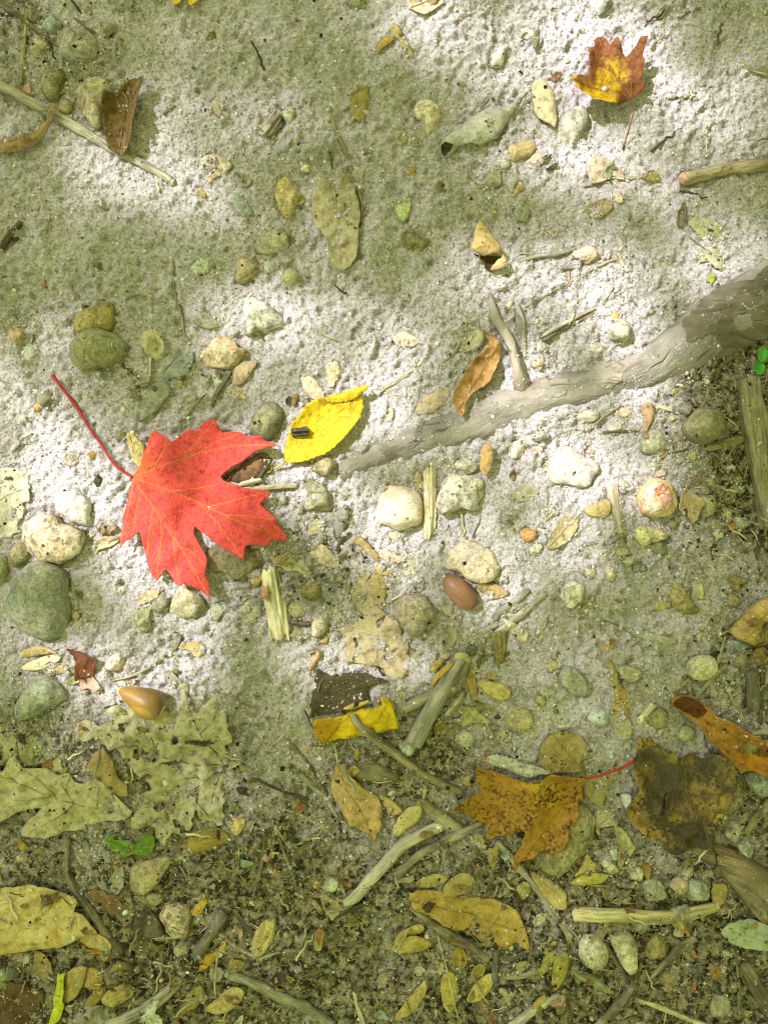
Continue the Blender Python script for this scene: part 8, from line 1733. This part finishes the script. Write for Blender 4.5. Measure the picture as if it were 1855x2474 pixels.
LAND = [('C', 760, 430, 'the small maple leaf'), ('C', 1400, 980, 'the red-ended stick'), ('B', 510, 1250, 'the wrinkled oval leaf'), ('B', 1280, 780, 'the rolled dusty leaf'), ('B', 1350, 1420, 'the tent-like folded leaf'),
        ('A', 720, 700, 'the brown curled leaf'), ('A', 540, 580, 'the lumpy tan stone'), ('A', 450, 260, 'the sand-crusted rock'), ('A', 1380, 1190, 'the slate-green oblong stone'), ('B', 235, 1140, 'the yellow-ochre stone'),
        ('D', 570, 630, 'the big green cobble'), ('D', 1270, 650, 'the chunky tan stone'), ('D', 1510, 440, 'the rough greenish-white rock'), ('D', 450, 1000, 'the long red stalk'), ('G', 1100, 100, 'the red maple leaf'), ('G', 235, 710, 'the largest cobble'),
        ('G', 325, 360, 'the pitted tan stone'), ('G', 250, 1260, 'the pale-ended cobble'), ('G', 850, 1270, 'the amber acorn'), ('G', 1080, 730, 'the lumpy tan stone by the red leaf'), ('E', 430, 1080, 'the toothed yellow leaf'), ('E', 1290, 770, 'the orange twisted leaf'),
        ('E', 1470, 560, 'the side root'), ('F', 500, 850, 'the lit part of the root'), ('F', 1350, 500, 'the thick end of the root'), ('F', 800, 530, 'the rough yellow-white rock'), ('F', 1275, 1060, 'the dark olive boulder'), ('F', 1570, 1130, 'the split plank'),
        ('F', 530, 1300, 'the broad pale stone'), ('H', 865, 180, 'the white quartz pebble'), ('H', 1215, 100, 'the granite rock'), ('H', 1270, 490, 'the cream crumbly rock'), ('H', 1205, 660, 'the brown acorn'), ('H', 155, 730, 'the splintered wood'), ('H', 940, 790, 'the grey-brown round stone'),
        ('H', 730, 950, 'the torn tan leaf'), ('H', 550, 1240, 'the dark wet leaf'), ('H', 640, 1400, 'the folded yellow leaf'), ('H', 1100, 1250, 'the thick grey stick'), ('H', 1540, 760, 'the crossed twigs'), ('I', 1000, 130, 'the split gall'), ('I', 530, 670, 'the nodular white rock'),
        ('I', 1160, 700, 'the olive-yellow rock'), ('I', 1270, 1090, 'the egg-shaped stone'), ('I', 540, 1170, 'the knobbly grey-green rock'), ('I', 676, 1372, 'the pale blue-grey pebble'), ('I', 1540, 840, 'the horn-like leaf'), ('I', 1300, 1370, 'the rusty twisted leaf'),
        ('J', 350, 430, 'the oak leaf'), ('J', 1000, 250, 'the lacy leaf'), ('J', 780, 680, 'the green leaf scrap'), ('J', 200, 1090, 'the big ochre leaf'), ('J', 1195, 655, 'the ribbed brown husk'), ('J', 870, 860, 'the tan faceted stone'), ('J', 1020, 1105, 'the blocky speckled stone'),
        ('J', 560, 1100, 'the dark bent stick'), ('J', 470, 1470, 'the overlapping husks'), ('J', 100, 1600, 'the wet red-brown leaf'), ('J', 900, 1640, 'the white curled leaf'), ('J', 1510, 1215, 'the split pale husk'), ('J', 1290, 1560, 'the frayed wide husk'), ('K', 220, 800, 'the two rotted needles'),
        ('K', 620, 470, 'the spotted ochre curled leaf'), ('K', 800, 790, 'the white-ended stick'), ('K', 1250, 1110, 'the wide ochre leaf'), ('K', 475, 935, 'the pale green faceted stone'), ('K', 930, 1270, 'the pair of tan husks'), ('K', 1155, 1540, 'the upright yellow husk'), ('K', 640, 1640, 'the torn grass strip'),
        ('K', 250, 1580, 'the dusty knotted twig'), ('L', 300, 450, 'the orange maple leaf'), ('L', 480, 700, 'the mossy olive stone'), ('L', 1110, 380, 'the mottled black-brown leaf'), ('L', 900, 1075, 'the cream stick'), ('L', 655, 1290, 'the dented pale stone'), ('L', 830, 1290, 'the streaked oblong stone'),
        ('L', 1530, 1200, 'the pale green-grey leaf'), ('L', 1450, 800, 'the mottled old root'), ('L', 850, 1530, 'the forked stick'), ('L', 1130, 1640, 'the pale grass blade'), ('L', 380, 1000, 'the long thin dark twig'), ('L', 1010, 1265, 'the flint-like stone'), ('L', 640, 1480, 'the ridged pod'), ('L', 1390, 1625, 'the sunken pale green stone'), ('L', 1145, 930, 'the honey pebble')]
LXY = np.array([P(t, x, y) for t, x, y, n in LAND])
def near(x, y):
    return LAND[int(np.argmin((LXY[:, 0] - x) ** 2 + (LXY[:, 1] - y) ** 2))][3]

PSETS = [('cream', (0.60, 0.53, 0.46)), ('grey-green', (0.32, 0.33, 0.27)), ('tan', (0.44, 0.35, 0.23)), ('dark', (0.15, 0.135, 0.11)), ('white', (0.72, 0.70, 0.68))]
proto = []
for k in range(10):                      # ten shapes, shared by all the tiny pebbles
    rnd = random.Random(k); w = 0.0011
    poly = [(math.cos(a) * w * rnd.uniform(0.75, 1.2), math.sin(a) * w * rnd.uniform(0.6, 1.0)) for a in np.linspace(0, 2 * math.pi, 9, endpoint=False)]
    V, F, c = stone_data(poly, 0.0009, 300 + k, 'angular' if k % 2 else 'round', 0.1, 0.08, 12, 6, 0.0)
    me = bpy.data.meshes.new('tiny_pebble'); me.from_pydata(V, [], F); me.polygons.foreach_set('use_smooth', [True] * len(F)); me.materials.append(M_STONE); me.update()
    proto.append(me)
for k in range(165):
    cn, c = PSETS[random.choice((0, 0, 1, 1, 2, 2, 2, 3, 4))]
    x, y = free_spot(lambda h, x, y: 0.35 + 0.65 * h + (0.5 if y < 0.05 else 0))
    q = random.randrange(10)
    o = bpy.data.objects.new('pebble', proto[q]); col.objects.link(o)
    s = random.uniform(0.8, 1.8)
    o.location = (x, y, sup(x, y)); o.rotation_euler = (0, 0, random.uniform(0, 6.28)); o.scale = (s, s, s)
    cc = tuple(w_ * random.uniform(0.85, 1.15) for w_ in c)
    props(o, dict(col=cc, tint=tuple(w_ * 0.75 for w_ in cc), dust=0.15, speck=0.4)); tag(o, ('tiny %s %s pebble near %s' % (cn, 'angular' if q % 2 else 'rounded', near(x, y))), 'pebble', 'tiny pebbles in the grit')

SC = [('brown', (0.28, 0.20, 0.10)), ('ochre', (0.42, 0.30, 0.11)), ('pale grey', (0.44, 0.40, 0.30)), ('blackish', (0.09, 0.07, 0.045))]
lproto = []
for k in range(16):
    rnd = random.Random(50 + k); n = 9; w = 0.0058
    asp = rnd.uniform(0.4, 0.9)
    poly = [(math.cos(a) * w * rnd.uniform(0.55, 1.15), math.sin(a) * w * asp * rnd.uniform(0.55, 1.15)) for a in np.linspace(0, 2 * math.pi, n, endpoint=False)]
    V2, F2 = sheet(poly, 0.0009, (), 0.0006, None, k)
    V = [(a, b, 0.0014 + 0.0042 * float(vn(a / 0.005 + k, b / 0.005, 81)) + 0.0014 * float(vn(a / 0.0018 + k, b / 0.0018, 82)) + (0.45 * b * b / w if k % 2 else 0)) for a, b in V2]
    me = bpy.data.meshes.new('leaf_scrap'); me.from_pydata(V, [], F2); me.polygons.foreach_set('use_smooth', [True] * len(F2)); me.materials.append(M_LEAF)
    for an in ('vein', 'grad'): me.attributes.new(an, 'FLOAT', 'POINT')
    me.update(); lproto.append(me)
for k in range(295):
    cn, c = SC[random.choice((0, 0, 0, 1, 1, 2, 2, 3))]
    x, y = free_spot(lambda h, x, y: (0.11 + h) ** 1.1)
    q = random.randrange(16)
    o = bpy.data.objects.new('leaf_scrap', lproto[q]); col.objects.link(o)
    s = random.uniform(0.35, 1.0)
    o.location = (x, y, sup(x, y) + 0.0006); o.rotation_euler = (random.uniform(-.4, .4), random.uniform(-.4, .4), random.uniform(0, 6.28)); o.scale = (s, s * random.uniform(0.6, 1), s)
    cc = tuple(w_ * random.uniform(0.8, 1.2) for w_ in c)
    props(o, dict(col=cc, tint=tuple(w_ * 0.6 for w_ in cc), dust=random.uniform(0, 0.3), spots=0.4))
    tag(o, '%s %s %s leaf scrap near %s' % ('large' if s > 0.68 else 'small', 'curled' if q % 2 else 'crumpled', cn, near(x, y)), 'leaf scrap', 'leaf scraps in the litter')
    solid(o, 0.0003)
TW = [('brown', 'twiglet', (0.22, 0.18, 0.12)), ('grey', 'twiglet', (0.36, 0.33, 0.27)), ('straw-coloured', 'sliver', (0.56, 0.50, 0.34)), ('blackish', 'twiglet', (0.08, 0.068, 0.05))]
tproto = []
for k in range(12):
    rnd = random.Random(90 + k); L = rnd.uniform(0.008, 0.02)
    pts = [np.array((s * L, rnd.uniform(-.06, .06) * L, 0.0004 + rnd.uniform(0, 0.0006))) for s in np.linspace(-.5, .5, 7)]
    r = rnd.uniform(0.0003, 0.0008)
    V, F, G = tube_data(pts, np.linspace(r, r * 0.6, 7), 6, k, 0.2)
    me = bpy.data.meshes.new('twiglet'); me.from_pydata([tuple(v) for v in V], [], F); me.polygons.foreach_set('use_smooth', [True] * len(F)); me.materials.append(M_WOOD)
    a = me.attributes.new('grain', 'FLOAT_VECTOR', 'POINT'); a.data.foreach_set('vector', np.array(G, np.float32).ravel()); me.update(); tproto.append((me, L))
for k in range(280):
    cn, kn, c = TW[random.choice((0, 0, 1, 2, 2, 3))]
    x, y = free_spot(lambda h, x, y: 0.12 + h)
    me, L = random.choice(tproto)
    o = bpy.data.objects.new('twiglet', me); col.objects.link(o)
    s = random.uniform(0.5, 1.3)
    o.location = (x, y, sup(x, y) + 0.0003); o.rotation_euler = (0, random.uniform(-.12, .12), random.uniform(0, 6.28)); o.scale = (s, s, s)
    props(o, dict(col=c, tint=tuple(w_ * 0.6 for w_ in c), dust=0.2)); tag(o, '%s %s %s near %s' % ('long' if L * s > 0.013 else 'short', cn, kn, near(x, y)), 'twig', 'twiglets in the litter')

# ------------------------------------------------------------------ loose grains, dropped on whatever lies below
def drop(n, dens):
    out = []
    xs = rng.uniform(-0.245, 0.245, n); ys = rng.uniform(-0.325, 0.325, n)
    hs = humus(xs, ys); gs = ground_fine(xs, ys)
    down = Vector((0, 0, -1))
    for x, y, h, g in zip(xs.tolist(), ys.tolist(), hs.tolist(), gs.tolist()):
        loc, nrm, idx, d = ALLB.ray_cast(Vector((x, y, 0.12)), down, 0.3)
        if loc is not None and loc.z > g:
            if random.random() < dens(W_[idx], h, nrm):
                out.append((x, y, loc.z))
        elif random.random() < dens('ground', h, None):
            out.append((x, y, g))
    return np.array(out)

OCT = np.array([(1, 0, 0), (0, 1, 0), (-1, 0, 0), (0, -1, 0), (0, 0, 1), (0, 0, -1)], float)
OF = np.array([(0, 1, 4), (1, 2, 4), (2, 3, 4), (3, 0, 4), (1, 0, 5), (2, 1, 5), (3, 2, 5), (0, 3, 5)])
def grains(name, pts, size, mat, squash, label, cat, long=(0.8, 1.5)):
    n = len(pts)
    V = np.repeat(OCT[None], n, 0) * rng.uniform(0.65, 1.25, (n, 6, 3))
    a = rng.uniform(0, 6.283, n); ca, sa = np.cos(a), np.sin(a)
    V[:, :, 0] *= rng.uniform(*long, n)[:, None]
    V[:, :, 2] *= rng.uniform(*squash, n)[:, None]
    t = rng.uniform(-0.5, 0.5, n)[:, None] * (1 if long[1] < 3 else 0.1)
    V[:, :, 2] += V[:, :, 0] * t
    x = V[:, :, 0] * ca[:, None] - V[:, :, 1] * sa[:, None]; y = V[:, :, 0] * sa[:, None] + V[:, :, 1] * ca[:, None]
    V[:, :, 0], V[:, :, 1] = x, y
    V *= size[:, None, None]
    V += pts[:, None, :]
    V[:, :, 2] += (size * 0.25)[:, None]
    F = (OF[None] + (np.arange(n) * 6)[:, None, None]).reshape(-1, 3)
    o = big_mesh(name, V.reshape(-1, 3), F, mat)
    tag(o, label, cat, None, 'stuff')
    return o

def d_sand(nm, h, nrm):
    if nm == 'ground': return 0.95 - 0.84 * h
    if nm.startswith('tree_root'): return 0.14
    if nm.startswith('maple_leaf'): return 0.006
    if nm.startswith('yellow_leaf'): return 0.012
    if nm.startswith(('acorn', 'seedling', 'split_gall')): return 0.0
    if nm.startswith(('oak_leaf', 'decayed_maple', 'torn_maple')): return 0.14
    up = abs(nrm.z)
    if nm.startswith(('stone', 'pebble')): return 0.03 if up > 0.7 else 0.0
    return 0.12 if up > 0.75 else 0.02
pts = drop(125000, d_sand)
bank = []                                # grains banked up where things meet the ground
for v, f, w in SUPPORT:
    if w.startswith(('maple_leaf', 'yellow_leaf', 'acorn', 'split_gall', 'oak_leaf')): continue
    a = np.array(v); g = ground_fine(a[:, 0], a[:, 1])
    ok = np.abs(a[:, 2] - g) < 0.0022
    a = a[ok]
    k = min(len(a), 150)
    if k < 3: continue
    a = a[rng.choice(len(a), k, replace=False)]
    xy = a[:, :2] + rng.normal(0, 0.0008, (k, 2))
    hz = rng.uniform(0, 0.0009, k)
    bank.append(np.column_stack([xy, ground_fine(xy[:, 0], xy[:, 1]) + hz]))
bank = np.concatenate(bank)
bank = bank[rng.random(len(bank)) < 0.9 - 0.65 * humus(bank[:, 0], bank[:, 1])]
pts = np.concatenate([pts, bank])
print('grains', len(pts), 'banked', len(bank))
grains('sand_grains', pts, 0.00022 + 0.0008 * rng.beta(1.25, 3.6, len(pts)) + 0.0006 * (rng.random(len(pts)) > 0.965), M_GRAIN, (0.6, 1.0), 'loose pale sand grains and grit covering the ground', 'sand')
def d_crumb(nm, h, nrm):
    if nm == 'ground': return h
    return 0.06 if abs(nrm.z) > 0.75 and not nm.startswith(('maple_leaf', 'acorn', 'seedling', 'tree_root', 'yellow_leaf', 'split_gall')) else 0.0
pts = drop(60000, d_crumb)
m = len(pts) * 4 // 5
grains('mould_crumbs', pts[:m], 0.0003 + 0.0019 * rng.beta(1.2, 3.6, m), M_CRUMB, (0.15, 0.6), 'dark crumbs of rotted leaf and bark strewn through the soil', 'leaf mould')
grains('straw_fibres', pts[m:], 0.00022 + 0.0003 * rng.random(len(pts) - m), M_STRAW, (0.4, 0.8), 'fine broken straw and root fibres in the soil', 'straw', (4, 16))
